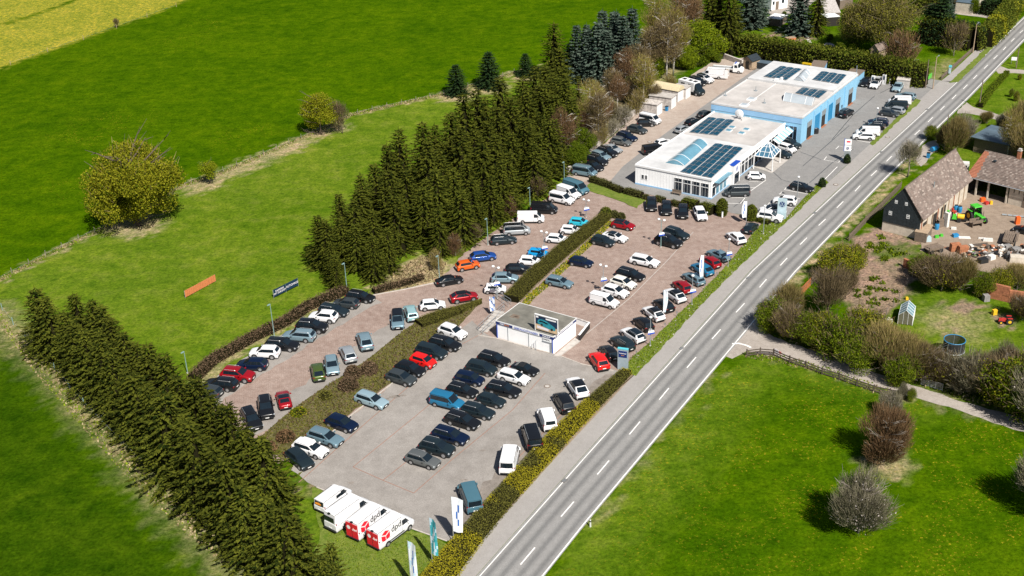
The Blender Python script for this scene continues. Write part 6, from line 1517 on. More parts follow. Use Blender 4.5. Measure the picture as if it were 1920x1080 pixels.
for px, top, lab in (((1405, 52), -60, 'broad blue spruce at the top left of the garden'), ((1420, 45), -50, 'blue spruce beside the house yard'), ((1497, 64), -45, 'large blue green spruce in the middle of the gardens'), ((1776, 30), -20, 'blue grey spruce behind the tall hedge'), ((1830, 78), 40, 'small blue spruce by the footpath hedge'), ((1782, 70), 28, 'blue spruce in the upper right hedge')):
    spr(px, top, lab, None, SPB, 12, 1.35)
spr((1530, 66), -35, 'golden brown spruce beside the large blue green one', None, SPR, 12, 1.0)
for px, top, lab in (((1740, 72), 5, 'dark green spruce left in the group by the upper hedge'), ((1760, 78), -5, 'dark green spruce in the middle of the group by the upper hedge'), ((1745, 50), 8, 'dark spruce behind the group by the upper hedge')):
    spr(px, top, lab, None, SPD, 8, 1.2)
# broadleaf crowns
def blob_pts(rng, blobs, n, shell=.55):
    w = np.array([b[3] * b[4] * b[5] for b in blobs]) ** .66; pick = rng.choice(len(blobs), n, p=w / w.sum()); B = np.array(blobs)[pick]
    d = unit(rng.normal(size=(n, 3))); rad = rng.uniform(shell ** 3, 1.0, n) ** (1 / 3)
    return B[:, :3] + d * rad[:, None] * B[:, 3:6]
def lump(rng, h, r, base, n, spread=.55, rs=.42):
    out = []
    for _ in range(n):
        d = unit(rng.normal(size=3)); q = rng.uniform(.3, 1) ** .5; c = np.array([d[0] * r * spread * q, d[1] * r * spread * q, base + (h - base) * (.5 + .36 * d[2] * q)])
        s = r * rs * rng.uniform(.75, 1.25); out.append((*c, s, s, min(s, (h - base) * .3) * rng.uniform(.8, 1.1)))
    return out
def limbs(mb, rng, h, r, base, n, tr, depth=2, mi=0):
    mb.tube([(0, 0, -.1), (rng.normal(0, .1), rng.normal(0, .1), base), (rng.normal(0, .25), rng.normal(0, .25), h * .86)], [tr, tr * .8, tr * .12], 7, mi)
    ends = []
    for k in range(n):
        z = base + (h * .8 - base) * rng.random() ** .8; an = rng.uniform(0, 6.28); L_ = r * rng.uniform(.55, 1.0) * (1.1 - .5 * (z - base) / max(.1, h - base)); up = rng.uniform(.25, .9)
        a = Vector((0, 0, z)); m_ = a + Vector((math.cos(an) * L_ * .5, math.sin(an) * L_ * .5, L_ * up * .45)); e = a + Vector((math.cos(an) * L_, math.sin(an) * L_, L_ * up * 1.0)); e.z = min(e.z, h * 1.02)
        mb.tube([a, m_, e], [tr * .38, tr * .22, .015], 5, mi); ends += [(a, m_, e)]
        for q in range(depth):
            s_ = a.lerp(e, rng.uniform(.35, .9)); an2 = an + rng.uniform(-1.1, 1.1); l2_ = L_ * rng.uniform(.25, .5); e2 = s_ + Vector((math.cos(an2) * l2_, math.sin(an2) * l2_, l2_ * rng.uniform(.1, .9))); mb.tube([s_, e2], [tr * .14, .012], 4, mi); ends.append((s_, s_.lerp(e2, .5), e2))
    return ends
def leafy(name, seed, h, r, base, nleaf, size, lm, tm, tr=.25, nl=10, nblob=12, shell=.45, spread=.6, rs=.42, second=None, sshare=.3, twigs=0, twm=None):
    rng = np.random.default_rng(seed); B = lump(rng, h, r, base, nblob, spread, rs); C = blob_pts(rng, B, nleaf, shell); C[:, 2] = np.maximum(C[:, 2], .08)
    Q = rand_quads(C, size, rng); mats = [lm]; mi = np.zeros(len(Q), int)
    if second is not None: mats.append(second); mi[rng.random(len(Q)) < sshare] = 1
    if twigs:
        T = twig_quads(rng, blob_pts(rng, B, twigs, .1), np.array([0, 0, base * .8]), .5, 1.2, .035); Q = np.concatenate([Q, T]); mats.append(twm); mi = np.concatenate([mi, np.full(len(T), len(mats) - 1)])
    mb = MB(); limbs(mb, rng, h, r, max(.15, base), nl, tr); return tree_proto(name, quads_mesh('crown', Q, mats, mi), mb.mesh('trunk', [tm], True))
def twig_quads(rng, P, root, l0, l1, w):
    d = unit(P - root[None] + rng.normal(0, .45, P.shape) * np.linalg.norm(P - root, axis=1, keepdims=True) * .5); d[:, 2] += .25; d = unit(d)
    L_ = rng.uniform(l0, l1, len(P))[:, None]; s = unit(np.cross(d, rng.normal(size=P.shape))) * w
    return np.stack([P - s, P + s, P + d * L_ + s * .25, P + d * L_ - s * .25], 1)
def bare(name, seed, h, r, base, ntw, tw_m, tm, tr=.18, nl=14, w=.03, l0=.5, l1=1.3, nblob=10, haze=0, hm=None, hs=.22, spread=.5, rs=.5, drop=0.0):
    rng = np.random.default_rng(seed); B = lump(rng, h, r, base, nblob, spread, rs); P = blob_pts(rng, B, ntw, .0); P[:, 2] = np.maximum(P[:, 2], .1)
    Q = twig_quads(rng, P, np.array([0, 0, base * .5]), l0, l1, w)
    if drop: Q[:, 2:, 2] -= drop
    mats = [tw_m]; mi = np.zeros(len(Q), int)
    if haze:
        H_ = rand_quads(blob_pts(rng, B, haze, .3), hs, rng); Q = np.concatenate([Q, H_]); mats.append(hm); mi = np.concatenate([mi, np.ones(haze, int)])
    mb = MB(); limbs(mb, rng, h, r, base, nl, tr, 3); return tree_proto(name, quads_mesh('crown', Q, mats, mi), mb.mesh('trunk', [tm], True))
def put(proto, base, label, cat='tree', group=None, h=None, top=None, H=None, wide=1.0, rz=None):
    h_ = h if h is not None else height_at(base, top); s = h_ / H
    return plant(proto, at(*base), rnd.uniform(0, 6.28) if rz is None else rz, (s * wide, s * wide, s), label, cat, group)
p = leafy('round_tree', 60, 9, 6.6, .1, 48000, .20, MAT['leaf_olive'], MAT['bark'], .4, 14, 60, .25, .78, .24, MAT['leaf_green'], .14, 500, MAT['twig_tan'])
put(p, (262, 424), 'large round olive green bush tree alone on the left meadow', H=9, top=268, wide=.90)
p = leafy('young_tree', 61, 9, 3.4, .2, 3600, .30, MAT['leaf_young'], MAT['bark'], .15, 8, 16, .3, .5, .4, MAT['leaf_olive'], .3)
put(p, (394, 344), 'small yellow green conifer like tree right of the round bush', H=9, top=298, wide=1.35)
p = leafy('larch_tree', 62, 9, 4.0, .1, 15000, .19, MAT['leaf_olive'], MAT['bark'], .2, 12, 22, .3, .55, .36, MAT['leaf_young'], .25)
put(p, (602, 252), 'yellow olive larch on the meadow fence line', H=9, top=166, wide=1.15)
p = bare('bare_bush', 63, 5, 2.2, .3, 900, MAT['twig'], MAT['bark'], .1, 10, .03)
put(p, (642, 250), 'thin bare bush beside the larch', 'bush', None, None, 192, 5, .8)
BIR = [bare('birch_tree', 70 + i, 12, 3.0, 2.6, 3800, (MAT['twig'], MAT['twig_tan'], MAT['twig_red'])[i], MAT['palebark'], .14, 16, .022, .5, 1.2, 14, 2000, (MAT['twig_tan'], MAT['leaf_olive'], MAT['twig_red'])[i], .17, .45, .5, .25) for i in range(3)]
for base, top, k, lab in (((1056, 308), 198, 2, 'birch with reddish twigs and white stem at the lot corner'), ((1108, 258), 148, 1, 'birch with pale green haze in front of the slim spruces'), ((1122, 270), 165, 0, 'thin grey birch above the retaining wall'),
                          ((1172, 178), 86, 2, 'reddish twigged birch below the blue spruces'), ((1150, 200), 120, 0, 'grey birch left of the reddish one'), ((1198, 172), 72, 0, 'tall thin birch in the middle of the birch group'),
                          ((1205, 205), 98, 1, 'birch with pale twigs leaning over the garages'), ((1240, 130), 55, 2, 'birch in front of the big tan crowns'), ((1218, 150), 40, 0, 'tall birch with bare brown crown near the yellow bush'),
                          ((1262, 142), 5, 1, 'large tan birch rising above the arched shed'), ((1250, 150), 20, 0, 'white stemmed birch next to the arched shed'), ((1285, 100), -25, 2, 'large tan crowned birch at the top edge'), ((1228, 100), -20, 1, 'tan crowned birch at the top of the birch group'),
                          ((1270, 70), -35, 0, 'tall bare birch behind the green bushes'), ((1888, 300), 205, 1, 'white stemmed birch behind the tiled farm barn')):
    put(BIR[k], base, lab, 'tree', 'birches above the rear lot' if base[0] < 1400 else None, None, top, 12, 1.15)
for k in range(26):
    x = 1092 + 8.4 * (k + rnd.random() * .95); y = 300 - 195 * ((x - 1080) / 215) - rnd.uniform(0, 80)
    put(BIR[rnd.randrange(3)], (x, max(52, y)), nth(k) + ' thin leafless birch from the left in the woodland above the rear wall', 'tree', 'thin birches of the woodland', rnd.uniform(6.5, 10.5), None, 12, rnd.uniform(.9, 1.25))
YB = [leafy('green_bush', 80 + i, 6, 3.4, .1, 14000, .20, (MAT['leaf_young'], MAT['leaf_green'])[i], MAT['bark'], .12, 8, 18, .3, .6, .38, MAT['leaf_green'], .3) for i in range(2)]
for base, top, k, w, lab in (((1300, 112), 34, 0, 1.35, 'bright green young tree above the tall white van'), ((1326, 112), 48, 0, 1.2, 'bright green bush next to the yard wall'), ((1285, 128), 82, 0, 1.2, 'bright green bush behind the black SUV and motorhome'), ((1312, 122), 75, 1, 1.2, 'green bush behind the tall white van'),
                             ((1230, 148), 96, 0, .8, 'yellow flowering bush between the birches'), ((1345, 118), 98, 1, 1.0, 'low green bush at the yard corner'), ((1092, 300), 235, 1, .8, 'green young tree below the reddish birch'), ((1080, 318), 262, 1, .8, 'dark green bush at the corner of the retaining wall'),
                             ((1182, 190), 140, 1, .9, 'olive bush under the reddish twigged birch')):
    put(YB[k], base, lab, 'bush', 'green bushes above the rear lot', None, top, 6, w)
BB = [bare('bare_bush', 90 + i, 5, 2.6, .2, 1900, (MAT['twig'], MAT['twig_tan'], MAT['twig_red'], MAT['twig_grey'])[i], MAT['greybark'], .10, 14, .028, .4, 1.0, 12, 500, (MAT['leaf_olive'], MAT['leaf_olive'], MAT['twig_red'], MAT['blossom'])[i], .16) for i in range(4)]
for base, top, k, w, lab in (((1170, 240), 200, 3, 1.1, 'pale blossoming bush above the grey wall'), ((1150, 258), 225, 3, 1.0, 'pale twiggy bush behind the concrete blocks'), ((1130, 272), 240, 1, 1.0, 'tan bush on the slope behind the wall'), ((1195, 215), 170, 1, 1.0, 'tan bush beside the corrugated garage'),
                             ((1222, 196), 158, 0, 1.1, 'brown bush behind the garages'), ((1150, 230), 190, 0, 1.0, 'brown bush on the wooded slope'), ((1112, 285), 250, 0, 1.0, 'grey brown bush behind the lower wall blocks'), ((1205, 185), 140, 1, 1.0, 'tan bush between birch stems'),
                             ((1255, 172), 140, 1, 1.0, 'tan bush behind the arched shed'), ((1010, 372), 330, 0, .8, 'leafless bush at the foot of the belt by the vans'), ((855, 480), 440, 2, .9, 'reddish bare bush at the foot of the belt'), ((890, 455), 418, 0, .9, 'brown bare bush under the spruces'), ((820, 505), 470, 1, .8, 'tan bare bush beside the dry bank'), ((955, 410), 372, 2, .8, 'reddish bare bush between lamp poles')):
    put(BB[k], base, lab, 'bush', 'bare bushes on the slope', None, top, 5, w)
# willow and upper gardens
p = leafy('willow_tree', 100, 13, 8.2, .8, 36000, .24, MAT['leaf_willow'], MAT['bark'], .4, 14, 50, .25, .72, .27, MAT['leaf_olive'], .25, 1600, MAT['twig_tan'])
put(p, (1650, 98), 'big olive willow with hanging branches behind the long hedge', H=13, top=-22, wide=1.0)
put(p, (1606, 92), 'smaller olive willow left of the big one', H=13, top=0, wide=.75)
put(BB[2], (1690, 128), 'reddish bare tree in front of the willow', 'tree', None, None, 62, 5, 1.25)
put(BB[0], (1788, 105), 'grey bare tree on the grass by the footpath', 'tree', None, None, 40, 5, .8)
put(BB[3], (1795, 16), 'pale blossoming tree at the top edge', 'tree', None, None, -20, 5, .9)
put(YB[1], (1826, 26), 'olive round bush at the top right by the house', 'bush', None, None, -5, 6, .9)
# hedges: dark core with leaves all over
def hedge(name, label, px, w, h_, lm, n_m2=30, size=.22, group=None, cat='hedge', patches=None, taper=.9, z=0.0, rough=.08, core=True):
    pts = [at(*p) for p in px]; O = pts[0]; t = thing(name, label, cat, (O.x, O.y, z), 0, group); rng = np.random.default_rng(abs(hash(label)) % 9999 if False else len(label) * 131 + int(px[0][0]))
    ws = w if hasattr(w, '__len__') else [w] * len(pts); hs = h_ if hasattr(h_, '__len__') else [h_] * len(pts)
    C = []; mb = MB(); T = []
    for i in range(len(pts) - 1):
        a, b = pts[i] - O, pts[i + 1] - O; d = (b - a); L_ = d.length; d = d / max(L_, 1e-6); nrm = Vector((-d.y, d.x, 0))
        n = max(8, int(L_ * (ws[i] + 2 * hs[i]) * n_m2)); u = rng.random(n); wi = ws[i] + (ws[i + 1] - ws[i]) * u; hi = hs[i] + (hs[i + 1] - hs[i]) * u
        s = rng.random(n) * (wi + 2 * hi); x = np.where(s < hi, -wi / 2, np.where(s > hi + wi, wi / 2, s - hi - wi / 2)); zz = np.where(s < hi, s, np.where(s > hi + wi, wi + 2 * hi - s, hi))
        x = x * (1 - (1 - taper) * zz / np.maximum(hi, .01)); x += rng.normal(0, rough, n); zz = np.maximum(.03, zz + rng.normal(0, rough, n))
        P = np.array(a)[None] + np.array(d)[None] * (u * L_)[:, None] + np.array(nrm)[None] * x[:, None]; P[:, 2] = zz; C.append(P)
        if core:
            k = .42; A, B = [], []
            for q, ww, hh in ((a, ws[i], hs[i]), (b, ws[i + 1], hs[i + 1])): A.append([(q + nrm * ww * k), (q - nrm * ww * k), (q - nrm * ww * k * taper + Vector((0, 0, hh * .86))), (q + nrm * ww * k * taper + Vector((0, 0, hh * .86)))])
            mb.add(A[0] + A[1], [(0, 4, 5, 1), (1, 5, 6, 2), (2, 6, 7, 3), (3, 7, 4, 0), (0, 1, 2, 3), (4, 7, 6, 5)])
    C = np.concatenate(C); Q = rand_quads(C, size, rng, .75 if rough < .1 else 0); mats = [lm]; mi = np.zeros(len(Q), int)
    if patches:
        pm, fr, sc = patches; mats.append(pm); ph = rng.uniform(0, 6, 4); v = np.sin(C[:, 0] * sc + ph[0]) + np.sin(C[:, 1] * sc * 1.3 + ph[1]) + .8 * np.sin((C[:, 0] + C[:, 1]) * sc * 2.1 + ph[2]) + rng.normal(0, .16, len(C)); mi[v > fr] = 1
    link('leaves', quads_mesh('hedge_leaves', Q, mats, mi), t)
    if core: mb.obj('core', MAT['hedge_core'], t)
    return t
hedge('clipped_hedge', 'long olive clipped hedge between the upper lane and the pink lot', [(958, 566), (1000, 523), (1060, 470), (1100, 438), (1137, 409)], [2.8, 2.9, 2.9, 2.7, 2.0], 1.1, MAT['hedge_olive'], 120, .11, taper=.95, rough=.025)
hedge('clipped_hedge', 'tapering olive clipped hedge ending beside the red black roofed car', [(785, 612), (818, 600), (858, 587), (902, 568)], [2.6, 2.9, 2.2, .6], [.9, .95, .9, .6], MAT['hedge_olive'], 120, .11, taper=.92, rough=.025)
hedge('roadside_hedge', 'wide low hedge with yellow patches along the footway', [(1176, 700), (1110, 762), (1050, 822), (990, 888), (930, 955), (880, 1015), (838, 1068), (805, 1115)], [1.6, 2.4, 2.9, 3.0, 3.0, 3.2, 3.6, 4.0], [.8, .9, 1.0, 1.0, 1.0, 1.0, 1.0, 1.0], MAT['hedge_olive'], 90, .13, patches=(MAT['hedge_yellow'], -.3, .36), rough=.04)
hedge('dry_hedge', 'leafless brown hedge along the upper lane and lower meadow', [(362, 716), (400, 680), (470, 640), (537, 607), (580, 578), (620, 561), (650, 548)], 1.7, 1.2, MAT['hedge_brown'], 55, .2, rough=.12)
hedge('dry_hedge', 'short leafless brown hedge on the dry bank below the spruces', [(700, 550), (730, 541), (770, 531), (792, 522)], 1.3, .8, MAT['hedge_brown'], 55, .2, rough=.12)
for i, (px, w, h_, lm, lab) in enumerate((([(1108, 340), (1144, 352)], 1.5, 1.1, 'hedge_box', 'low dark box hedge nearest the spruces by the grass triangle'), ([(1145, 353), (1167, 362)], 1.4, 1.0, 'hedge_box', 'low dark box hedge second along the grass triangle'), ([(1172, 362), (1204, 371)], 1.5, 1.1, 'hedge_box', 'low dark box hedge third along the grass triangle'),
                                        ([(1228, 375), (1246, 380)], 1.3, .9, 'hedge_box', 'low box hedge behind the black SUVs'), ([(1258, 383), (1275, 388)], 1.2, .9, 'hedge_box', 'short box hedge between two black SUVs'), ([(1280, 386), (1308, 392)], 2.0, 1.6, 'thuja', 'yellow green block hedge behind the third black SUV'),
                                        ([(1315, 394), (1337, 402)], 2.0, 1.6, 'thuja', 'yellow green block hedge behind the white hatchback'), ([(1412, 412), (1442, 421)], 1.2, .8, 'thuja', 'low green hedge below the white SUV with dark wheels'))):
    hedge('box_hedge', lab, px, w, h_, MAT[lm], 70, .16, 'low clipped hedges by the forecourt', rough=.05)
def bush(label, base, r, h_, lm, n, size, core=True, group=None, name='round_bush', second=None):
    rng = np.random.default_rng(int(base[0] * 7 + base[1])); d = unit(rng.normal(size=(n, 3))); d[:, 2] = np.abs(d[:, 2]); rad = rng.uniform(.82, 1.05, n)[:, None]
    C = d * rad * np.array([r, r, h_ * .62])[None]; C[:, 2] = C[:, 2] + h_ * .38 - (1 - d[:, 2]) * h_ * .3; C[:, 2] = np.maximum(C[:, 2], .04)
    p_ = at(*base); t = thing(name, label, 'bush', (p_.x, p_.y, 0), 0, group); mats = [lm]; mi = None
    if second is not None: mats.append(second); mi = (rng.random(n) < .4).astype(int)
    link('leaves', quads_mesh('bush_leaves', rand_quads(C, size, rng), mats, mi), t)
    if core:
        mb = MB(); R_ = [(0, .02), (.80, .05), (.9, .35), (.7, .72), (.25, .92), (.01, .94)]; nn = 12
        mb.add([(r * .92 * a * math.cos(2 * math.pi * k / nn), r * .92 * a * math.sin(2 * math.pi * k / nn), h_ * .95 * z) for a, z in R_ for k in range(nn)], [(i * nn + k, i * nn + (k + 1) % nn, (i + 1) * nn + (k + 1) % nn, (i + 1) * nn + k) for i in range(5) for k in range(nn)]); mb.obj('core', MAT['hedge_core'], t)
    return t
for base, r, lab in (((693, 700), 1.25, 'round leafless brown bush, the farther one on the planted bank'), ((662, 708), 1.25, 'round leafless brown bush, the middle one on the planted bank'), ((654, 730), 1.45, 'round leafless brown bush, the nearer one on the planted bank')):
    bush(lab, base, r, 1.9, MAT['hedge_brown'], 1500, .22, True, 'round brown bushes on the planted bank')
bush('round light green bush on the planted bank', (611, 748), 1.0, 1.2, MAT['hedge_olive'], 700, .18)
bush('small green bush near the red coupe on the bank', (560, 778), 1.2, 1.0, MAT['leaf_green'], 700, .2, True, None, 'round_bush', MAT['hedge_yellow'])
bush('round orange brown bush on the bank by the grey blue estate', (536, 826), 1.3, 1.5, MAT['twig_red'], 1000, .2)
bush('orange brown bush at the lower end of the bank', (500, 845), 1.4, 1.2, MAT['twig_red'], 900, .22)
bush('round yellow green bush at the far end of the long hedge', (1136, 404), 1.2, 1.6, MAT['thuja'], 900, .18)
bush('round dark bush right of the yellow green one at the hedge end', (1152, 407), .9, 1.3, MAT['hedge_box'], 600, .18)
bush('round dark bush farthest right at the hedge end', (1164, 410), .9, 1.2, MAT['hedge_box'], 600, .18)
bush('small round box bush at the end of the low hedges', (1211, 373), .8, .9, MAT['hedge_box'], 500, .16)
bush('small dark conifer bush at the driveway entrance', (1541, 350), .75, 1.8, MAT['spruce_dark'], 700, .2)
bush('dark shrub at the foot of the info sign', (1588, 306), .7, 1.9, MAT['spruce_dark'], 600, .2)
def column(label, base, top):
    h_ = height_at(base, top); rng = np.random.default_rng(int(base[0])); n = 2200; z = rng.random(n); an = rng.uniform(0, 6.28, n); rr_ = .95 * np.minimum(1, .75 + z * 1.2) * np.minimum(1, (1.02 - z) * 3.2) ** .6
    C = np.stack([rr_ * np.cos(an), rr_ * np.sin(an), z * h_ + .05], 1) + rng.normal(0, .05, (n, 3)); p_ = at(*base); t = thing('column_thuja', label, 'thuja', (p_.x, p_.y, 0))
    link('leaves', quads_mesh('thuja_leaves', rand_quads(C, .2, rng), [MAT['thuja']]), t); mb = MB(); mb.tube([(0, 0, 0), (0, 0, h_ * .8), (0, 0, h_ * .97)], [.8, .75, .1], 10); mb.obj('core', MAT['hedge_core'], t)
column('column shaped thuja beside the block hedge', (1353, 404), 373); column('column shaped thuja between the white flag and the dark hatchback', (1408, 413), 385)
# tall thuja hedge behind the workshop and the upper right hedges
hedge('tall_hedge', 'tall dark thuja hedge running behind the workshop', [(1392, 100), (1440, 112), (1500, 122), (1560, 132), (1620, 142), (1680, 154), (1735, 162)], [4.5, 5, 5, 5, 5, 5, 4], [4.6, 4.8, 5, 5, 5, 5, 4.6], MAT['thuja'], 20, .42, patches=(MAT['spruce'], .6, .35), taper=.7, rough=.38)
hedge('tall_hedge', 'tall dark hedge behind the lawn at the upper right', [(1728, 76), (1775, 84), (1820, 90), (1842, 88)], [6, 7, 7, 4], [5.5, 6, 5.5, 4], MAT['thuja'], 18, .45, patches=(MAT['spruce_dark'], .4, .3), taper=.65, rough=.45)
hedge('tall_hedge', 'tall olive hedge beside the footpath at the upper right', [(1846, 88), (1866, 66), (1885, 44), (1900, 20), (1912, 2)], [4, 4.5, 4.5, 4, 4], 4.5, MAT['thuja'], 20, .42, patches=(MAT['leaf_olive'], .9, .4), taper=.75, rough=.35)
hedge('garden_hedge', 'narrow low hedge in the upper right garden', [(1838, 202), (1860, 170), (1888, 140)], 1.1, 1.1, MAT['leaf_green'], 50, .22, rough=.06)
hedge('garden_hedge', 'dark trees edging the top right house', [(1690, 30), (1740, 20), (1790, 12)], [5, 5, 5], [3.2, 4, 3.6], MAT['thuja'], 16, .5, taper=.7, rough=.4)
hedge('garden_hedge', 'dark bushes behind the house drive at the top right', [(1840, 24), (1880, 30), (1900, 10)], [4, 4, 4], [3.4, 3.6, 3.6], MAT['spruce_dark'], 16, .5, taper=.7, rough=.4)
for px, top, lab in (((1452, 88), 66, 'garden bush at the left end of the lawn above the hedge'), ((1480, 92), 72, 'garden bush above the middle of the long hedge'), ((1512, 62), 46, 'garden bush under the blue green spruce'), ((1470, 34), 20, 'small green tree by the house yard'), ((1555, 78), 62, 'pale shrub below the grey shed'), ((1575, 100), 78, 'shrub left of the small willow'), ((1600, 96), 60, 'dark shrub under the small willow')):
    put(YB[1], px, lab, 'bush', 'garden bushes above the long hedge', None, top, 6, 1.0)
# shrubs along the farm lane and fence
GB = [leafy('green_bush', 110 + i, 5, 3.6, .05, 14000, .18, (MAT['leaf_green'], MAT['leaf_olive'])[i], MAT['bark'], .1, 10, 22, .25, .62, .36, (MAT['leaf_young'], MAT['leaf_green'])[i], .3, 700, MAT['twig']) for i in range(2)]
BR = [bare('bare_bush', 120 + i, 5, 3.2, .1, 6500, (MAT['twig'], MAT['twig_tan'], MAT['twig_grey'])[i], MAT['greybark'], .12, 18, .022, .5, 1.2, 18, 1500, (MAT['leaf_olive'], MAT['leaf_green'], MAT['twig_grey'])[i], .2, .6, .4) for i in range(3)]
for base, top, fam, k, w, lab in (((1448, 618), 562, GB, 0, 1.0, 'dark green bush nearest the road at the lane mouth'), ((1482, 636), 575, BR, 0, 1.0, 'brown twiggy bush behind the lane mouth'), ((1470, 596), 540, BR, 1, 1.0, 'tan twiggy bush leaning over the road edge'), ((1515, 648), 590, GB, 0, 1.0, 'dark green bush second along the lane'),
                                  ((1545, 652), 588, GB, 1, 1.0, 'olive bush in the middle of the lane hedge'), ((1580, 668), 598, GB, 0, 1.1, 'green bush with yellow leaves along the lane'), ((1610, 660), 582, GB, 1, 1.1, 'broad yellow green bush below the garden soil'), ((1640, 648), 590, GB, 1, .9, 'yellow green bush left of the greenhouse'), ((1605, 690), 630, GB, 0, 1.0, 'dark bush above the rail fence'),
                                  ((1655, 695), 620, BR, 1, 1.1, 'tan twiggy bush below the greenhouse'), ((1695, 705), 640, BR, 1, 1.1, 'tan twiggy bush left of the trampoline'), ((1730, 712), 650, BR, 0, 1.1, 'brown twiggy bush beside the steel barrier'), ((1690, 722), 668, GB, 0, .9, 'green bush at the left end of the steel barrier'), ((1775, 722), 665, BR, 0, 1.2, 'brown twiggy bush behind the steel barrier'),
                                  ((1815, 735), 668, BR, 2, 1.1, 'grey twiggy bush right of the trampoline'), ((1855, 748), 672, BR, 0, 1.1, 'brown bush near the right edge of the lane'), ((1895, 758), 670, GB, 1, 1.1, 'yellow green bush at the right edge above the lane'), ((1930, 770), 672, GB, 0, 1.2, 'dark bush cut by the right edge above the lane'), ((1875, 700), 648, BR, 2, .8, 'pale blossoming bush at the right of the lawn'), ((1905, 720), 660, BR, 0, 1.0, 'dark twiggy bush at the right edge of the lawn'),
                                  ((1575, 520), 455, GB, 1, 1.0, 'yellow leaved bush above the slatted fence end'), ((1600, 500), 458, GB, 1, .8, 'yellow leaved bush at the garden corner')):
    put(fam[k], base, lab, 'bush', 'bushes along the farm lane', None, top, 5, w)
p = bare('bare_tree', 130, 8, 3.6, .8, 3600, MAT['twig'], MAT['bark'], .16, 26, .026, .6, 1.4, 16, 0, None, .2, .6, .42)
put(p, (1550, 592), 'dark leafless tree at the orange fence beside the road', H=8, top=498, wide=1.0)
put(p, (1585, 560), 'leafless bush tree at the edge of the garden soil', H=8, top=500, wide=.9)
p = bare('bare_tree', 131, 8, 2.6, 1.6, 2600, MAT['twig_grey'], MAT['greybark'], .16, 24, .022, .5, 1.2, 14, 0, None, .2, .55, .45)
put(p, (1701, 332), 'leafless roadside tree in front of the slate barn', H=8, top=258)
for base, top, fam, k, w, lab in (((1785, 288), 226, BR, 1, .7, 'thin green budding tree behind the slate barn'), ((1768, 276), 232, BR, 0, .65, 'tan twiggy tree behind the slate barn'), ((1800, 270), 222, BR, 2, 1.0, 'grey twiggy tree left of the blue roofed shed'), ((1745, 262), 236, GB, 0, .9, 'green bush at the road edge behind the barn'), ((1880, 245), 215, BR, 2, .9, 'pale twiggy bush behind the blue roofed shed'),
                                  ((1920, 262), 195, BR, 1, 1.2, 'tan tree at the right edge behind the blue roofed shed'), ((1935, 320), 240, BR, 1, 1.0, 'tan tree over the tiled barn at the right edge'), ((1850, 232), 210, BR, 1, 1.0, 'tan bush along the field track'),
                                  ((1905, 190), 170, GB, 1, .5, 'small orange tinged shrub on the garden lawn, farther one'), ((1896, 182), 166, GB, 0, .5, 'small dark shrub on the garden lawn, nearer one'), ((1900, 222), 205, BR, 1, .6, 'small shrub near the field track'), ((1912, 150), 138, GB, 1, .6, 'shrub at the right edge of the garden')):
    put(fam[k], base, lab, 'bush', None, None, top, 5, w)
# farm bushes and lower meadow trees
for base, top, fam, k, w, lab in (((1765, 545), 480, BR, 0, 1.2, 'large twiggy bush in front of the broken brick wall'), ((1800, 545), 488, BR, 1, 1.0, 'twiggy bush right of the broken wall'), ((1722, 515), 480, GB, 0, .9, 'dark green bush beside the broken brick wall'), ((1870, 548), 500, GB, 1, .9, 'green bush above the tall brick ruin'), ((1845, 555), 512, GB, 0, .8, 'dark green bush at the left of the tall brick ruin'), ((1905, 545), 500, BR, 1, 1.0, 'tan bush above the tall brick ruin'),
                                  ((1915, 600), 555, BR, 0, .9, 'dark bush at the right edge below the ruin')):
    put(fam[k], base, lab, 'bush', 'bushes round the farm ruins', None, top, 5, w)
p = bare('bare_tree', 140, 6, 3.0, .1, 12000, MAT['twig_red'], MAT['greybark'], .14, 26, .022, .4, 1.0, 20, 1200, MAT['twig'], .16, .6, .42)
put(p, (1655, 866), 'round red brown leafless tree on the lower right meadow', H=6, top=768, wide=.86)
p = bare('bare_tree', 141, 6, 3.2, .1, 9000, MAT['twig_grey'], MAT['greybark'], .14, 26, .021, .4, 1.0, 20, 900, MAT['blossom'], .16, .6, .42)
put(p, (1608, 1000), 'pale grey budding tree on the lower right meadow', H=6, top=888, wide=.84)
put(p, (1668, 780), 'pale grey bush above the red brown tree', H=6, top=735, wide=.9)
put(p, (1972, 965), 'grey tree cut by the right edge of the lower meadow', H=6, top=850, wide=1.0)
put(GB[0], (1708, 752), 'small green bush at the end of the rail fence', 'bush', None, None, 728, 5, .6)
put(BR[2], (1690, 748), 'pale dry shrub at the end of the rail fence', 'bush', None, None, 722, 5, .6)
put(BB[0], (219, 52), 'small dark bush at the post between meadow and yellow field', 'bush', None, None, 34, 5, .8)
put(p, (1960, 800), 'tree beyond the right edge shading the lane', H=6, top=690, wide=1.1)
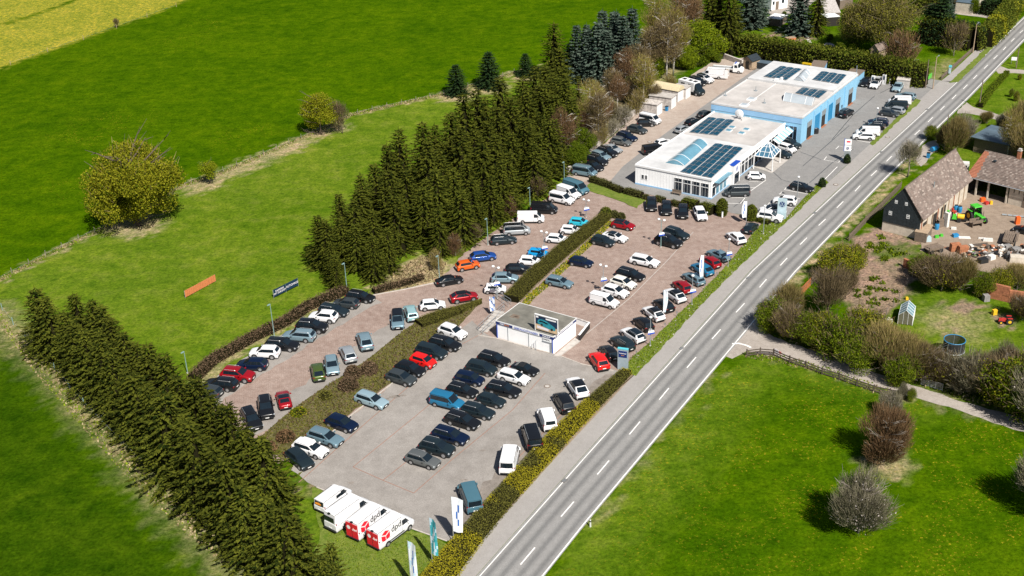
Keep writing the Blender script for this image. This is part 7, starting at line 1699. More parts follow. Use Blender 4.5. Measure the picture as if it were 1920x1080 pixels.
# tufts: rough grass, flowers and dry stems nobody could count
def tufts(name, label, polys, n_m2, size, m, z=.0, mix=None, share=.3, seed=1, clump=0):
    rng = np.random.default_rng(seed); C = []
    for pg in polys:
        P = P2(pg); lo_, hi_ = P.min(0), P.max(0); n = int((hi_ - lo_).prod() * n_m2); X = rng.uniform(lo_, hi_, (n, 2)); X = X[inside(X, P)]
        if clump: K = X[:max(3, int(len(X) * clump * .25))]; X = K[rng.integers(0, len(K), len(X))] + rng.normal(0, .33, X.shape)
        C.append(X)
    C = np.concatenate(C); C3 = np.concatenate([C, np.full((len(C), 1), z)], 1); n = len(C3)
    an = rng.uniform(0, 6.28, n); s = size * rng.uniform(.5, 1.4, n); dx = np.stack([np.cos(an), np.sin(an), np.zeros(n)], 1) * (s * .55)[:, None]; up = np.stack([rng.normal(0, .35, n), rng.normal(0, .35, n), np.ones(n)], 1) * s[:, None]
    Q = np.stack([C3 - dx, C3 + dx, C3 + dx * .6 + up, C3 - dx * .6 + up], 1); mats = [m]; mi = None
    if mix is not None: mats.append(mix); mi = (rng.random(n) < share).astype(int)
    return tag(link(name, quads_mesh(name, Q, mats, mi)), label, kind='stuff')
tufts('grass_tufts', 'rough grass and pale flowers of the verge', [VERGE], 40, .13, MAT['verge_blade'], .06, MAT['blossom'], .07, 1)
tufts('ground_cover', 'low heather like plants covering the bank', [BANK1], 40, .17, MAT['hedge_olive'], .22, MAT['hedge_brown'], .3, 2)
tufts('yellow_plants', 'yellow green plants along the foot of the long hedge', [[(972, 578), (988, 556), (1020, 528), (1064, 486), (1104, 450), (1142, 414), (1150, 418), (1112, 458), (1074, 494), (1030, 536), (1000, 562), (982, 586)]], 60, .17, MAT['hedge_yellow'], .02, MAT['grass_blade'], .45, 3)
tufts('dry_grass', 'dry grass on the bank below the spruces', [[(690, 552), (735, 510), (790, 480), (836, 492), (830, 520), (760, 542)], [(1064, 322), (1140, 245), (1200, 195), (1180, 180), (1100, 240), (1050, 300)]], 34, .16, MAT['dry_blade'], .0, MAT['hedge_brown'], .35, 4)
tufts('grass_tufts', 'grass of the flagpole corner', [[(600, 930), (680, 962), (765, 998), (834, 1022), (845, 1075), (790, 1120), (640, 1120)]], 40, .10, MAT['verge_blade'], .05, MAT['grass_blade'], .3, 5)
tufts('garden_plants', 'low green plants growing in the soil of the kitchen garden', [[(1605, 470), (1640, 440), (1665, 445), (1660, 470), (1625, 480)], [(1632, 480), (1660, 460), (1700, 468), (1690, 485), (1650, 488)]], 16, .26, MAT['leaf_green'], .0, MAT['leaf_young'], .3, 6, .12)
tufts('garden_plants', 'rows of small green plants in the lower garden soil', [[(1600, 530), (1650, 515), (1695, 540), (1680, 570), (1640, 580), (1605, 560)]], 9, .26, MAT['leaf_green'], .0, None, 0, 7, .12)
tufts('grass_tufts', 'tall grass along the lane and the rail fence', [[(1400, 662), (1470, 668), (1560, 692), (1650, 724), (1700, 742), (1700, 752), (1640, 738), (1540, 702), (1460, 680), (1395, 672)], [(1440, 628), (1550, 664), (1660, 700), (1700, 716), (1800, 748), (1890, 770), (1892, 760), (1800, 738), (1700, 706), (1550, 655)]], 16, .2, MAT['verge_blade'], .0, MAT['dry_blade'], .35, 8)
tufts('dry_grass', 'strip of dry grass along the fence line on the meadow', [[(0, 522), (95, 472), (190, 427), (350, 342), (420, 319), (575, 252), (660, 212), (830, 174), (985, 128), (985, 132), (830, 179), (660, 218), (575, 258), (420, 326), (350, 349), (190, 434), (95, 479), (0, 530)]], 20, .2, MAT['dry_blade'], .0, MAT['verge_blade'], .3, 9)
tufts('dry_grass', 'tufts of dry grass beside the lower left spruces', [[(0, 585), (40, 645), (110, 700), (150, 755), (250, 862), (350, 962), (440, 1050), (420, 1060), (330, 985), (230, 885), (120, 765), (50, 680), (0, 610)]], 12, .2, MAT['dry_blade'], .0, MAT['verge_blade'], .4, 10)
# ------------------------------------------------------------------ lamps, poles, flags, signs
def lamp(base, top, label, heads=1, banner=True, m='steel', group='lamp posts of the car lots', z=.03, ang=None):
    h_ = height_at(base, top); p = at(*base); t = thing('lamp_post', label, 'lamp post', (p.x, p.y, z), R(-35) if ang is None else ang, group)
    mb = MB(); mb.tube([(0, 0, 0), (0, 0, h_ * .5), (0, 0, h_)], [.075, .06, .045], 8); mb.obj('pole', MAT[m], t)
    mb = MB(); mb.tube([(0, 0, 0), (0, 0, .12)], .16, 8); mb.obj('base', MAT['concrete'], t)
    if heads == 2:
        mb = MB(); mb.tube([(-.55, 0, h_), (.55, 0, h_)], .035, 5); mb.obj('cross_arm', MAT[m], t)
    for x in ((-.5, .5) if heads == 2 else (0,)):
        if heads == 0:
            mb = MB(); mb.box((.0, -.25, h_ + .05), (.18, .6, .12), 0, 0, .8); mb.obj('lamp_head', MAT[m], t); continue
        mb = MB(); R_ = [(.05, 0), (.2, .06), (.26, .18), (.2, .30), (.02, .36)]; n = 10
        mb.add([(x + a * math.cos(2 * math.pi * k / n), a * math.sin(2 * math.pi * k / n), h_ + b) for a, b in R_ for k in range(n)], [(i * n + k, i * n + (k + 1) % n, (i + 1) * n + (k + 1) % n, (i + 1) * n + k) for i in range(4) for k in range(n)]); mb.obj('lamp_globe', MAT['white'], t, smooth=True)
    if banner:                                              # folded ring banner with slanted faces round the pole
        zb = h_ * .46; A = [(.62 * math.cos(2 * math.pi * k / 3 + .4), .62 * math.sin(2 * math.pi * k / 3 + .4)) for k in range(3)]
        for k in range(3):
            (x0, y0), (x1, y1) = A[k], A[(k + 1) % 3]
            mb = MB(); T = [(x0, y0, zb), (x1, y1, zb), (x1 * .8, y1 * .8, zb + .55), (x0 * .8, y0 * .8, zb + .55)]; mb.add(T + [(x * .97, y * .97, q) for x, y, q in T], [(0, 1, 2, 3), (7, 6, 5, 4)]); b_ = mb.obj('banner', MAT['whitetext'], t)
            mb = MB(); mb.quad((x0 * 1.01, y0 * 1.01, zb), (x1 * 1.01, y1 * 1.01, zb), (x1 * .95, y1 * .95, zb + .24), (x0 * .95, y0 * .95, zb + .24)); mb.obj('banner_band', MAT['royal'], b_)
    return t
for base, top, lab in (((1099, 408), 377, 'double headed lamp post near the cyan car at the far end of the hedge'), ((1021, 492), 437, 'double headed lamp post beside the bright blue car'), ((932, 560), 503, 'double headed lamp post above the white small car by the office'),
                       ((1131, 548), 500, 'double headed lamp post between the white cars of the pink lot')):
    lamp(base, top, lab, 2)
lamp((1239, 464), 414, 'light blue lamp post in front of the black SUV on the pink lot', 2, True, 'greenpole')
for base, top, lab in (((1219, 649), 597, 'globe lamp post with banner nearest the pylon sign on the verge'), ((1297, 572), 519, 'globe lamp post with banner beside the dark red hatchback'), ((1365, 500), 451, 'globe lamp post with banner at the blue grey saloon'),
                       ((1431, 439), 388, 'globe lamp post without banner below the white SUV')):
    lamp(base, top, lab, 1, base[0] < 1420)
lamp((1494, 376), 334, 'globe lamp post in the forecourt before the black estate', 1, False, 'steel', z=.06)
lamp((1642, 238), 205, 'globe lamp post in the workshop car row', 1, False, 'steel', z=.06)
for base, top, lab in (((352, 700), 660, 'slender green lamp pole at the lower end of the brown hedge'), ((515, 634), 571, 'slender green lamp pole in the middle of the brown hedge'), ((651, 546), 494, 'slender green lamp pole at the top of the brown hedge'), ((824, 521), 480, 'slender green lamp pole by the dry bank'),
                       ((915, 460), 410, 'slender green lamp pole beside the dark estate'), ((994, 390), 352, 'slender green lamp pole behind the white panel van'), ((1058, 341), 304, 'slender green lamp pole at the corner of the rear lot')):
    lamp(base, top, lab, 0, False, 'greenpole', 'green poles along the upper lane')
def utility(base, top, label, m='wood', arm=True, group='utility poles along the road'):
    h_ = height_at(base, top); p = at(*base); t = thing('utility_pole', label, 'pole', (p.x, p.y, 0), R(50), group)
    mb = MB(); mb.tube([(0, 0, -.1), (0, 0, h_)], [.13, .09], 8); mb.obj('pole', MAT[m], t)
    if arm:
        mb = MB(); mb.tube([(0, 0, h_ - .1), (.9, 0, h_ + .05)], .04, 5); mb.obj('arm', MAT['steel'], t)
        mb = MB(); mb.box((1.1, 0, h_ + .05), (.6, .22, .12)); mb.obj('lamp_head', MAT['steel'], t)
    return t
utility((1749, 167), 107, 'pale concrete pole with lamp beside the forecourt exit', 'palewood')
utility((1824, 99), 45, 'pale pole with lamp standing at the footpath', 'palewood')
utility((1897, 14), -20, 'pale pole at the top right corner', 'palewood')
utility((1735, 165), 112, 'thin wooden pole left of the pale lamp pole', 'wood', False)
utility((1603, 165), 123, 'thin grey pole at the workshop annex corner', 'steel', False, None)
utility((1836, 200), 150, 'dark wooden pole at the field track', 'wood', False)
utility((1905, 128), 88, 'dark wooden pole next to the white road board', 'wood', False)
utility((1911, 290), 245, 'white pole rising behind the tiled barn', 'palewood', False)
utility((1770, 280), 215, 'slim dark pole behind the slate barn', 'wood', False)
def flag(base, top, label, w, col, band, logo, feather=False, ang=0.0, z=.04, sw=1.0):
    h_ = height_at(base, top); p = at(*base); t = thing('flag', label, 'flag', (p.x, p.y, z), ang)
    mb = MB(); mb.tube([(0, 0, 0), (0, 0, h_)], [.055, .035], 8); mb.obj('pole', MAT['alu'], t)
    fh = h_ * .74; n, m_ = 6, 10; V = []
    for i in range(m_ + 1):
        v = i / m_; zz = h_ - .06 - fh * v; wd = w * ((.25 + .75 * math.sin(math.pi * min(1, v * .62 + .12))) if feather else (1 - .25 * v))
        for j in range(n + 1):
            u = j / n; V.append((.05 + wd * u, sw * .16 * math.sin(u * 5 + v * 3) * u + .02, zz - .35 * u * w * .5 * (0 if feather else 1) + .05 * math.sin(v * 9) * u))
    F = [(i * (n + 1) + j, (i + 1) * (n + 1) + j, (i + 1) * (n + 1) + j + 1, i * (n + 1) + j + 1) for i in range(m_) for j in range(n)]
    mb = MB(); mb.add(V, F); mi = [2 if (logo and 2 <= i <= 7 and j == 2 + (i // 2) % 2) else (1 if (i + j * .7) % 5 < 1.2 and band else 0) for i in range(m_) for j in range(n)]; mb.m = mi
    mb.obj('cloth', [MAT[col], MAT[band] if band else MAT[col], MAT[logo] if logo else MAT[col]], t, smooth=True); return t
MAT['flag_white'] = mat('flag_white', (.74, .77, .82), .7, var=.05); MAT['flag_teal'] = mat('flag_teal', (.05, .36, .42), .7, var=.3, scale=2); MAT['flag_pale'] = mat('flag_pale_blue', (.50, .66, .78), .7, var=.15); MAT['flag_blue'] = mat('flag_blue', (.04, .14, .46), .7, var=.2)
flag((851, 1018), 931, 'white flag with blue lettering nearest the grey van', 1.35, 'flag_white', None, 'flag_blue', False, R(-12))
flag((811, 1060), 970, 'teal flag on the middle of three poles by the hedge end', 1.0, 'flag_teal', 'flag_pale', 'flag_white', False, R(-38))
flag((772, 1108), 1014, 'white flag on the nearest pole cut by the bottom edge', 1.0, 'flag_white', 'flag_pale', 'flag_blue', False, R(-30))
flag((1318, 533), 478, 'tall white flag banner behind the blue grey estate on the verge', .75, 'flag_white', None, 'flag_blue', True, R(200), .06)
flag((1243, 600), 545, 'twisted pale blue white flag over the black hatchback on the verge', .75, 'flag_white', 'flag_pale', None, True, R(20), .06, 2.0)
flag((1399, 418), 377, 'white feather flag beside the column thuja', .95, 'flag_white', None, 'flag_blue', True, R(195), .06)
flag((929, 592), 556, 'small white and blue flag left of the office roof', .9, 'flag_white', 'flag_blue', None, False, R(160))
# pylon signs
def pylon(label, base, top, w, d, ang, m, z=.06):
    h_ = height_at(base, top); p = at(*base); t = thing('pylon_sign', label, 'sign', (p.x, p.y, z), ang); mb = MB(); mb.box((0, 0, h_ / 2), (w, d, h_)); mb.obj('body', MAT[m], t); return t, h_
MAT['pylon_grey'] = mat('pylon_grey', (.33, .40, .45), .4, .2, var=.08); MAT['pylon_pale'] = mat('pylon_pale', (.46, .60, .66), .35, .2, var=.08); MAT['pylon_teal'] = mat('pylon_teal', (.10, .48, .56), .4, var=.05)
t, h_ = pylon('grey pylon sign with dark blue panel at the near end of the verge', (1168, 693), 655, 1.45, .35, R(-20), 'pylon_grey')
mb = MB(); mb.box((0, 0, h_ + .06), (1.5, .4, .12)); mb.obj('cap', MAT['pylon_teal'], t)
mb = MB(); mb.box((0, -.19, h_ - .75), (1.2, .04, 1.0)); pn = mb.obj('panel', MAT['navy'], t); text_on(pn, 'lettering', 'Autohaus', .26, MAT['whitetext'], (0, -.22, h_ - .6), (PI2, 0, 0)); text_on(pn, 'lettering', 'Service', .15, MAT['orangetext'], (0, -.22, h_ - .92), (PI2, 0, 0))
t, h_ = pylon('tall pale blue pylon with round car emblem in the forecourt row', (1465, 410), 373, 1.55, .35, R(-20), 'pylon_pale')
emblem(t, (0, -.18, h_ - 1.0), .58, 'x', MAT['pylon_pale'], None, MAT['navy'])
t, h_ = pylon('blue and white info sign with logo panels at the driveway', (1587, 303), 261, 1.25, .3, R(-15), 'steel')
for k, (zz, hh) in enumerate(((h_ - .6, 1.1), (h_ - 1.85, 1.1))):
    mb = MB(); mb.box((0, -.17, zz), (1.3, .05, hh)); pn = mb.obj('logo_panel', MAT['whitetext'], t)
    if k: emblem(pn, (0, -.20, zz), .34, 'x', MAT['whitetext'], None, MAT['navy'])
    else: mb = MB(); mb.box((.05, -.205, zz + .1), (.7, .02, .3)); mb.obj('red_mark', MAT['red_sign'], pn)
mb = MB(); mb.box((-.66, -.02, h_ - 1.2), (.10, .36, 2.5)); mb.obj('side_panel', MAT['royal'], t)
# banners in the meadow
def board(label, a, b, h_, m, legs, lift, name='banner_board', cat='banner'):
    A, B = at(*a), at(*b); d = B - A; t = thing(name, label, cat, A, math.atan2(d.y, d.x)); L_ = d.length
    for k in range(legs): mb = MB(); x = L_ * k / (legs - 1); mb.tube([(x, .05, 0), (x, .05, lift + h_)], .04, 6); mb.obj('post', MAT['steel'], t)
    return t, L_
t, L_ = board('dark blue two part banner with white lettering on the meadow edge', (514, 560), (560, 537), 1.25, 'dark_blue', 3, .25)
for k, (tx, sz) in enumerate((('KARRIERE\nMIT ZUKUNFT', .42), ('AUTOHAUS', .5))):
    mb = MB(); mb.box((L_ * (.25 + .5 * k), 0, .9), (L_ / 2 - .08, .04, 1.25)); pn = mb.obj('panel', MAT['dark_blue'], t); text_on(pn, 'lettering', tx, sz, MAT['pinktext'], (L_ * (.25 + .5 * k), -.035, .9), (PI2, 0, 0), .95)
t, L_ = board('orange brown plank board standing alone on the meadow', (348, 559), (405, 528), 1.2, 'orangewood', 5, .1, 'plank_board', 'board')
for k in range(14): mb = MB(); mb.box((L_ * (k + .5) / 14, 0, .72 + random.uniform(-.02, .02)), (L_ / 14 - .03, .05, 1.15)); mb.obj('plank', MAT['orangewood'], t)
# wire fences of the meadow: one thing per line, each post a part
def post_fence(label, px, n, h_, m='wood', wires=2, name='post_fence', group=None):
    pts = [at(*p) for p in px]; O = pts[0]; t = thing(name, label, 'fence', O, 0, group); segs = [(b - a).length for a, b in zip(pts[:-1], pts[1:])]; tot = sum(segs); P = []
    for k in range(n):
        d = tot * k / (n - 1)
        for a, b, l_ in zip(pts[:-1], pts[1:], segs):
            if d <= l_ + 1e-6: P.append(a.lerp(b, d / l_) - O); break
            d -= l_
    for q in P: mb = MB(); mb.tube([q, q + Vector((random.uniform(-.06, .06), random.uniform(-.06, .06), h_))], .06, 6); mb.obj('post', MAT[m], t)
    if wires:
        mb = MB()
        for w in range(wires): mb.tube([q + Vector((0, 0, h_ * (.5 + .45 * w))) for q in P], .012, 3)
        mb.obj('wire', MAT['steel'], t)
    return t
post_fence('pale posts along the border of the yellow rape field', [(20, 122), (94, 96), (156, 75), (219, 53), (277, 32), (331, 13)], 6, 1.3, 'palewood', 1)
post_fence('thin wire fence along the dry strip across the meadow', [(-10, 530), (95, 476), (190, 430), (350, 346), (420, 322), (575, 256), (660, 216), (830, 178), (985, 131)], 40, 1.1, 'greybark', 1)
post_fence('wire fence on the field side of the lower left spruces', [(5, 582), (35, 622), (108, 700), (150, 752), (265, 870)], 10, 1.3, 'greenpole', 1)
post_fence('old posts between the garden soil and the lawn', [(1662, 590), (1672, 580), (1686, 562), (1700, 535), (1710, 522)], 6, 1.2, 'greybark', 0)
# rail fence on the lane: posts and every rail
def rail_fence(label, px, h_, rails, spacing, m='rail', plank=False, name='rail_fence'):
    pts = [at(*p) for p in px]; O = pts[0]; t = thing(name, label, 'fence', O, 0)
    for a, b in zip(pts[:-1], pts[1:]):
        n = max(1, round((b - a).length / spacing)); d = (b - a); rz = math.atan2(d.y, d.x)
        for k in range(n):
            p0, p1 = a.lerp(b, k / n) - O, a.lerp(b, (k + 1) / n) - O; c = (p0 + p1) / 2
            mb = MB(); mb.box((p0.x, p0.y, h_ / 2 + .05), (.16, .16, h_ + .1), 0, rz + random.uniform(-.1, .1)); mb.obj('post', MAT[m], t)
            for q in range(rails): mb = MB(); mb.box((c.x, c.y, h_ * (q + .6) / rails), ((p1 - p0).length - .02, .07, .15), 0, rz); mb.obj('rail', MAT[m], t)
    return t
rf_ = rail_fence('dark wooden rail fence along the lane at the lower meadow', [(1400, 668), (1425, 665), (1450, 667), (1480, 680), (1510, 690), (1541, 702), (1573, 712), (1606, 724), (1638, 735), (1668, 742), (1686, 745)], 1.05, 3, 2.6)
for px, col, lab in (((1456, 667), 'pinktext', 'white paper notice'), ((1463, 669), 'red_sign', 'small red and yellow sign')):
    p = at(*px); d = at(1480, 680) - at(1450, 667); t = thing('fence_notice', lab + ' hanging on the dark rail fence', 'sign', (p.x, p.y, .5), math.atan2(d.y, d.x)); mb = MB(); mb.box((0, -.12, .2), (.75 if col == 'pinktext' else .4, .03, .7 if col == 'pinktext' else .35)); mb.obj('sheet', MAT[col], t)
    if col == 'red_sign': mb = MB(); mb.box((0, -.14, .2), (.2, .02, .18)); mb.obj('yellow_mark', MAT['orangetext'], t)
# slatted fence along the farm verge
def slat_fence(label, px, h_, gapw, m, m2=None, name='slat_fence'):
    pts = [at(*p) for p in px]; O = pts[0]; t = thing(name, label, 'fence', O, 0); c_ = 0
    for a, b in zip(pts[:-1], pts[1:]):
        n = max(1, int((b - a).length / gapw)); d = b - a; rz = math.atan2(d.y, d.x)
        for k in range(n):
            q = a.lerp(b, (k + .5) / n) - O; mb = MB(); mb.box((q.x, q.y, h_ / 2 + .05), (gapw * .5, .05, h_ * random.uniform(.93, 1.05)), 0, rz); mb.obj('slat', MAT[m2] if (m2 and c_ < 14) else MAT[m], t); c_ += 1
        mb = MB(); c = (a + b) / 2 - O; mb.box((c.x, c.y, h_ * .75), (d.length, .06, .1), 0, rz); mb.obj('rail', MAT[m], t)
        mb = MB(); q = a - O; mb.box((q.x, q.y, h_ / 2 + .1), (.14, .14, h_ + .2), 0, rz); mb.obj('post', MAT[m], t)
    return t
slat_fence('grey slatted fence with an orange end beside the leafless tree', [(1500, 556), (1535, 520), (1552, 495)], 1.4, .30, 'wood', 'orangewood')
slat_fence('grey slatted fence along the verge beside the slate barn', [(1592, 452), (1622, 420), (1655, 388), (1690, 352)], 1.3, .5, 'wood')
slat_fence('brown slatted fence by the footpath at the upper right', [(1765, 150), (1795, 122), (1822, 98), (1843, 76)], 1.1, .40, 'wood')
# steel barrier, greenhouse, trampoline, garden things
A, B = at(1726, 722), at(1767, 734); d = B - A; t = thing('steel_barrier', 'galvanised steel crowd barrier beside the lane', 'barrier', A, math.atan2(d.y, d.x)); L_ = d.length
for k in range(3):
    x0, x1 = L_ * k / 3 + .03, L_ * (k + 1) / 3 - .03; mb = MB()
    mb.tube([(x0, 0, .05), (x0, 0, 1.15), (x1, 0, 1.15), (x1, 0, .05)], .03, 5); mb.tube([(x0, 0, .2), (x1, 0, .2)], .03, 5); pn = mb.obj('frame', MAT['alu'], t)
    for q in range(8): mb = MB(); x = x0 + (x1 - x0) * (q + 1) / 9; mb.tube([(x, 0, .2), (x, 0, 1.15)], .016, 4); mb.obj('bar', MAT['alu'], pn)
O = at(1683, 607); u = at(1710, 611) - O; t = frame_obj('greenhouse', 'small glass greenhouse with pale frame on the lawn', 'greenhouse', O, u); w = u.length; dp = 3.4; e_, r_ = 1.5, 2.35
MAT['ghglass'] = mat('greenhouse_glass', (.16, .26, .30), .12, var=.2, spec=.6); MAT['ghglass_front'] = mat('greenhouse_front_pane', (.13, .12, .09), .12, var=.3, spec=.6)
for s in (0, 1):
    x = 0 if s == 0 else w
    for k in range(4):
        y0, y1 = dp * k / 4 + .03, dp * (k + 1) / 4 - .03
        mb = MB(); mb.quad((x, y0, e_), (x, y1, e_), (w / 2, y1, r_), (w / 2, y0, r_)); mb.obj('roof_pane', MAT['ghglass'], t)
        mb = MB(); mb.quad((x, y0, .1), (x, y1, .1), (x, y1, e_), (x, y0, e_)); mb.obj('side_pane', MAT['ghglass_front'], t)
for k in range(3):
    x0, x1 = w * k / 3 + .03, w * (k + 1) / 3 - .03; z_ = lambda x: e_ + (r_ - e_) * (1 - abs(2 * x / w - 1))
    mb = MB(); mb.quad((x0, 0, .1), (x1, 0, .1), (x1, 0, z_(x1)), (x0, 0, z_(x0))); mb.obj('front_pane', MAT['ghglass_front'], t)
mb = MB()
for y in (0, dp / 4, dp / 2, dp * .75, dp):
    mb.tube([(0, y, 0), (0, y, e_), (w / 2, y, r_), (w, y, e_), (w, y, 0)], .03, 5)
for x, z in ((0, e_), (w / 2, r_), (w, e_), (0, .08), (w, .08)): mb.tube([(x, 0, z), (x, dp, z)], .03, 5)
for x in (w / 3, 2 * w / 3): mb.tube([(x, 0, .05), (x, 0, e_ + .5)], .025, 5)
mb.obj('frame', MAT['white'], t)
p = at(1786, 666); t = thing('trampoline', 'dark netted trampoline with blue rim standing behind the twiggy bushes', 'trampoline', (p.x, p.y, 0)); rr_ = 1.45; n = 20
ring = lambda r_, z: [(r_ * math.cos(2 * math.pi * k / n), r_ * math.sin(2 * math.pi * k / n), z) for k in range(n)]
mb = MB(); mb.add(ring(rr_, .8) + ring(rr_, 2.5), [(k, (k + 1) % n, n + (k + 1) % n, n + k) for k in range(n)])
def net_mat():
    m, N, L, b = nt('trampoline_net'); b.inputs['Base Color'].default_value = (.02, .02, .022, 1); b.inputs['Roughness'].default_value = .9; b.inputs['Alpha'].default_value = .86; return m
mb.obj('net', net_mat(), t)
mb = MB(); mb.add(ring(rr_ * .95, .82), [tuple(range(n))]); mb.obj('mat', MAT['leaf_green'] if False else MAT['hedge_core'], t)
mb = MB(); mb.tube([*ring(rr_, 2.5), ring(rr_, 2.5)[0]], .055, 5, 0, False); mb.obj('blue_rim', MAT['blue_shutter'], t)
mb = MB(); mb.tube([*ring(rr_, .8), ring(rr_, .8)[0]], .10, 5, 0, False); mb.obj('frame', MAT['steel'], t)
for k in range(0, n, 4): mb = MB(); a = 2 * math.pi * k / n; mb.tube([(rr_ * math.cos(a), rr_ * math.sin(a), 0), (rr_ * math.cos(a), rr_ * math.sin(a), 2.5)], .035, 5); mb.obj('post', MAT['steel'], t)
def block(name, label, cat, base, size, m, rz=0.0, z=0.03, group=None, top=1.0, lid=None):
    p = at(*base); mb = MB(); mb.box((0, 0, size[2] / 2), size, 0, 0, top); o = mb.obj(name, MAT[m] if isinstance(m, str) else m, None, (p.x, p.y, z), rz); tag(o, label, cat, group)
    if lid: mb = MB(); mb.box((0, 0, size[2] + .04), (size[0] * 1.06, size[1] * 1.06, .08)); mb.obj('lid', MAT[lid] if isinstance(lid, str) else lid, o)
    return o
RED = mat('farm_red', (.42, .03, .025), .5, var=.2); ORG = mat('farm_orange', (.68, .11, .015), .5, var=.2); GRN = mat('farm_green', (.06, .42, .03), .5, var=.2); BLU = mat('farm_blue', (.02, .20, .42), .5, var=.2); YEL = mat('farm_yellow', (.72, .42, .02), .5, var=.2); RUST = mat('rusty_sheet', (.34, .13, .06), .8, var=.4, scale=2, bump=.2); GREY = mat('scrap_grey', (.22, .21, .20), .8, var=.35, scale=2); PALE = mat('pale_scrap', (.62, .60, .56), .7, var=.2)
for k_, v_ in (('farm_red', RED), ('farm_orange', ORG), ('farm_green', GRN), ('farm_blue', BLU), ('farm_yellow', YEL), ('rust', RUST), ('scrap', GREY), ('pale', PALE)): MAT[k_] = v_
# tractors
def tractor(label, base, rz, body, cab, s=1.0, z=.03, small=False):
    p = at(*base); t = thing('tractor', label, 'tractor', (p.x, p.y, z), rz); t.scale = (s, s, s)
    mb = MB(); mb.box((.85, 0, .95), (1.7, .75, .62), 0, 0, .88); mb.box((-.5, 0, .85), (1.2, .9, .5)); mb.obj('body', body, t)
    mb = MB(); mb.box((1.66, 0, .92), (.06, .6, .45)); mb.obj('grille', MAT['trim'], t)
    if not small:
        mb = MB()
        for x in (-1.05, .1):
            for y in (-.62, .62): mb.tube([(x, y, 1.1), (x * .9, y * .92, 2.3)], .05, 5)
        mb.obj('cab_frame', MAT['trim'], t); mb = MB(); mb.box((-.47, 0, 2.36), (1.35, 1.35, .14), 0, 0, .9); mb.obj('cab_roof', cab, t)
        for y in (-.63, .63): mb = MB(); mb.quad((-1.0, y, 1.15), (.08, y, 1.15), (.05, y * .93, 2.25), (-.95, y * .93, 2.25)); mb.obj('cab_window', MAT['carglass'], t)
    else:
        mb = MB(); mb.box((-.5, 0, 1.2), (.5, .6, .2)); mb.box((-.72, 0, 1.45), (.12, .55, .5)); mb.obj('seat', MAT['trim'], t); mb = MB(); mb.tube([(.1, 0, 1.1), (-.1, 0, 1.5)], .04, 5); mb.obj('steering_column', MAT['trim'], t)
    for x, r_, wd in ((-.75, .78, .42), (1.15, .45, .28)):
        for s_ in (-1, 1):
            mb = MB(); mb.tube([(x, s_ * (.72 - wd / 2), r_), (x, s_ * (.72 + wd / 2), r_)], r_, 16); w_ = mb.obj('wheel', MAT['tyre'], t); mb = MB(); mb.tube([(x, s_ * .72 - wd * .53, r_), (x, s_ * .72 + wd * .53, r_)], r_ * .5, 10); mb.obj('rim', YEL, w_)
    for s_ in (-1, 1): mb = MB(); mb.box((-.75, s_ * .72, 1.62), (1.1, .45, .07)); mb.obj('mudguard', body, t)
    mb = MB(); mb.tube([(1.2, .2, 1.2), (1.2, .2, 2.0)], .04, 5); mb.obj('exhaust', MAT['trim'], t); return t
tractor('green cabbed tractor carrying a wooden load in the farmyard', (1830, 415), R(-75), GRN, GRN, 1.15)
tractor('red ride on mower on the bare patch of the lawn', (1885, 606), R(170), RED, RED, .62, 0, True)
b_ = thing('loader_bed', 'wooden transport box behind the green tractor', 'box', at(1829, 424, .03), R(15))
mb = MB(); mb.box((0, 0, .7), (2.0, 1.0, .1)); mb.obj('floor', MAT['wood'], b_)
for y in (-.5, .5): mb = MB(); mb.box((0, y, 1.0), (2.0, .06, .6)); mb.obj('plank', MAT['wood'], b_)
for x in (-.9, .9):
    mb = MB(); mb.box((x, 0, .33), (.1, .9, .66)); mb.obj('leg', MAT['rail'], b_)
t = thing('field_sprayer', 'green and yellow farm sprayer machine beside the tractor', 'farm machine', at(1800, 415, .03), R(-20))
mb = MB(); mb.tube([(-.5, 0, .9), (.6, 0, .9)], .45, 12); mb.obj('tank', YEL, t); mb = MB(); mb.box((-1.0, 0, .8), (.8, .9, .7), 0, 0, .7); mb.obj('hopper', GRN, t); mb = MB(); mb.box((0, 0, .4), (2.4, .7, .14)); mb.obj('chassis', MAT['trim'], t)
for s_ in (-1, 1): mb = MB(); mb.tube([(-.2, s_ * .6 - .1, .38), (-.2, s_ * .6 + .1, .38)], .38, 12); mb.obj('wheel', MAT['tyre'], t)
MBR = [("blue plastic barrel by the barn's yard side, left one", (1792, 396), 'farm_blue'), ("blue plastic barrel by the barn's yard side, right one", (1799, 398), 'farm_blue'), ('blue barrel behind the pale board', (1756, 430), 'farm_blue'), ('green barrel next to the timber posts', (1783, 384), 'farm_green')]
for lab, base, m in MBR:
    p = at(*base); t = thing('barrel', lab, 'barrel', (p.x, p.y, .03), 0, 'plastic barrels in the farmyard'); mb = MB(); mb.tube([(0, 0, 0), (0, 0, .4), (0, 0, .8), (0, 0, 1.1)], [.34, .4, .4, .32], 12); mb.obj('body', MAT[m], t); mb = MB(); mb.tube([(0, 0, 1.1), (0, 0, 1.16)], .30, 12); mb.obj('lid', MAT['trim'], t)
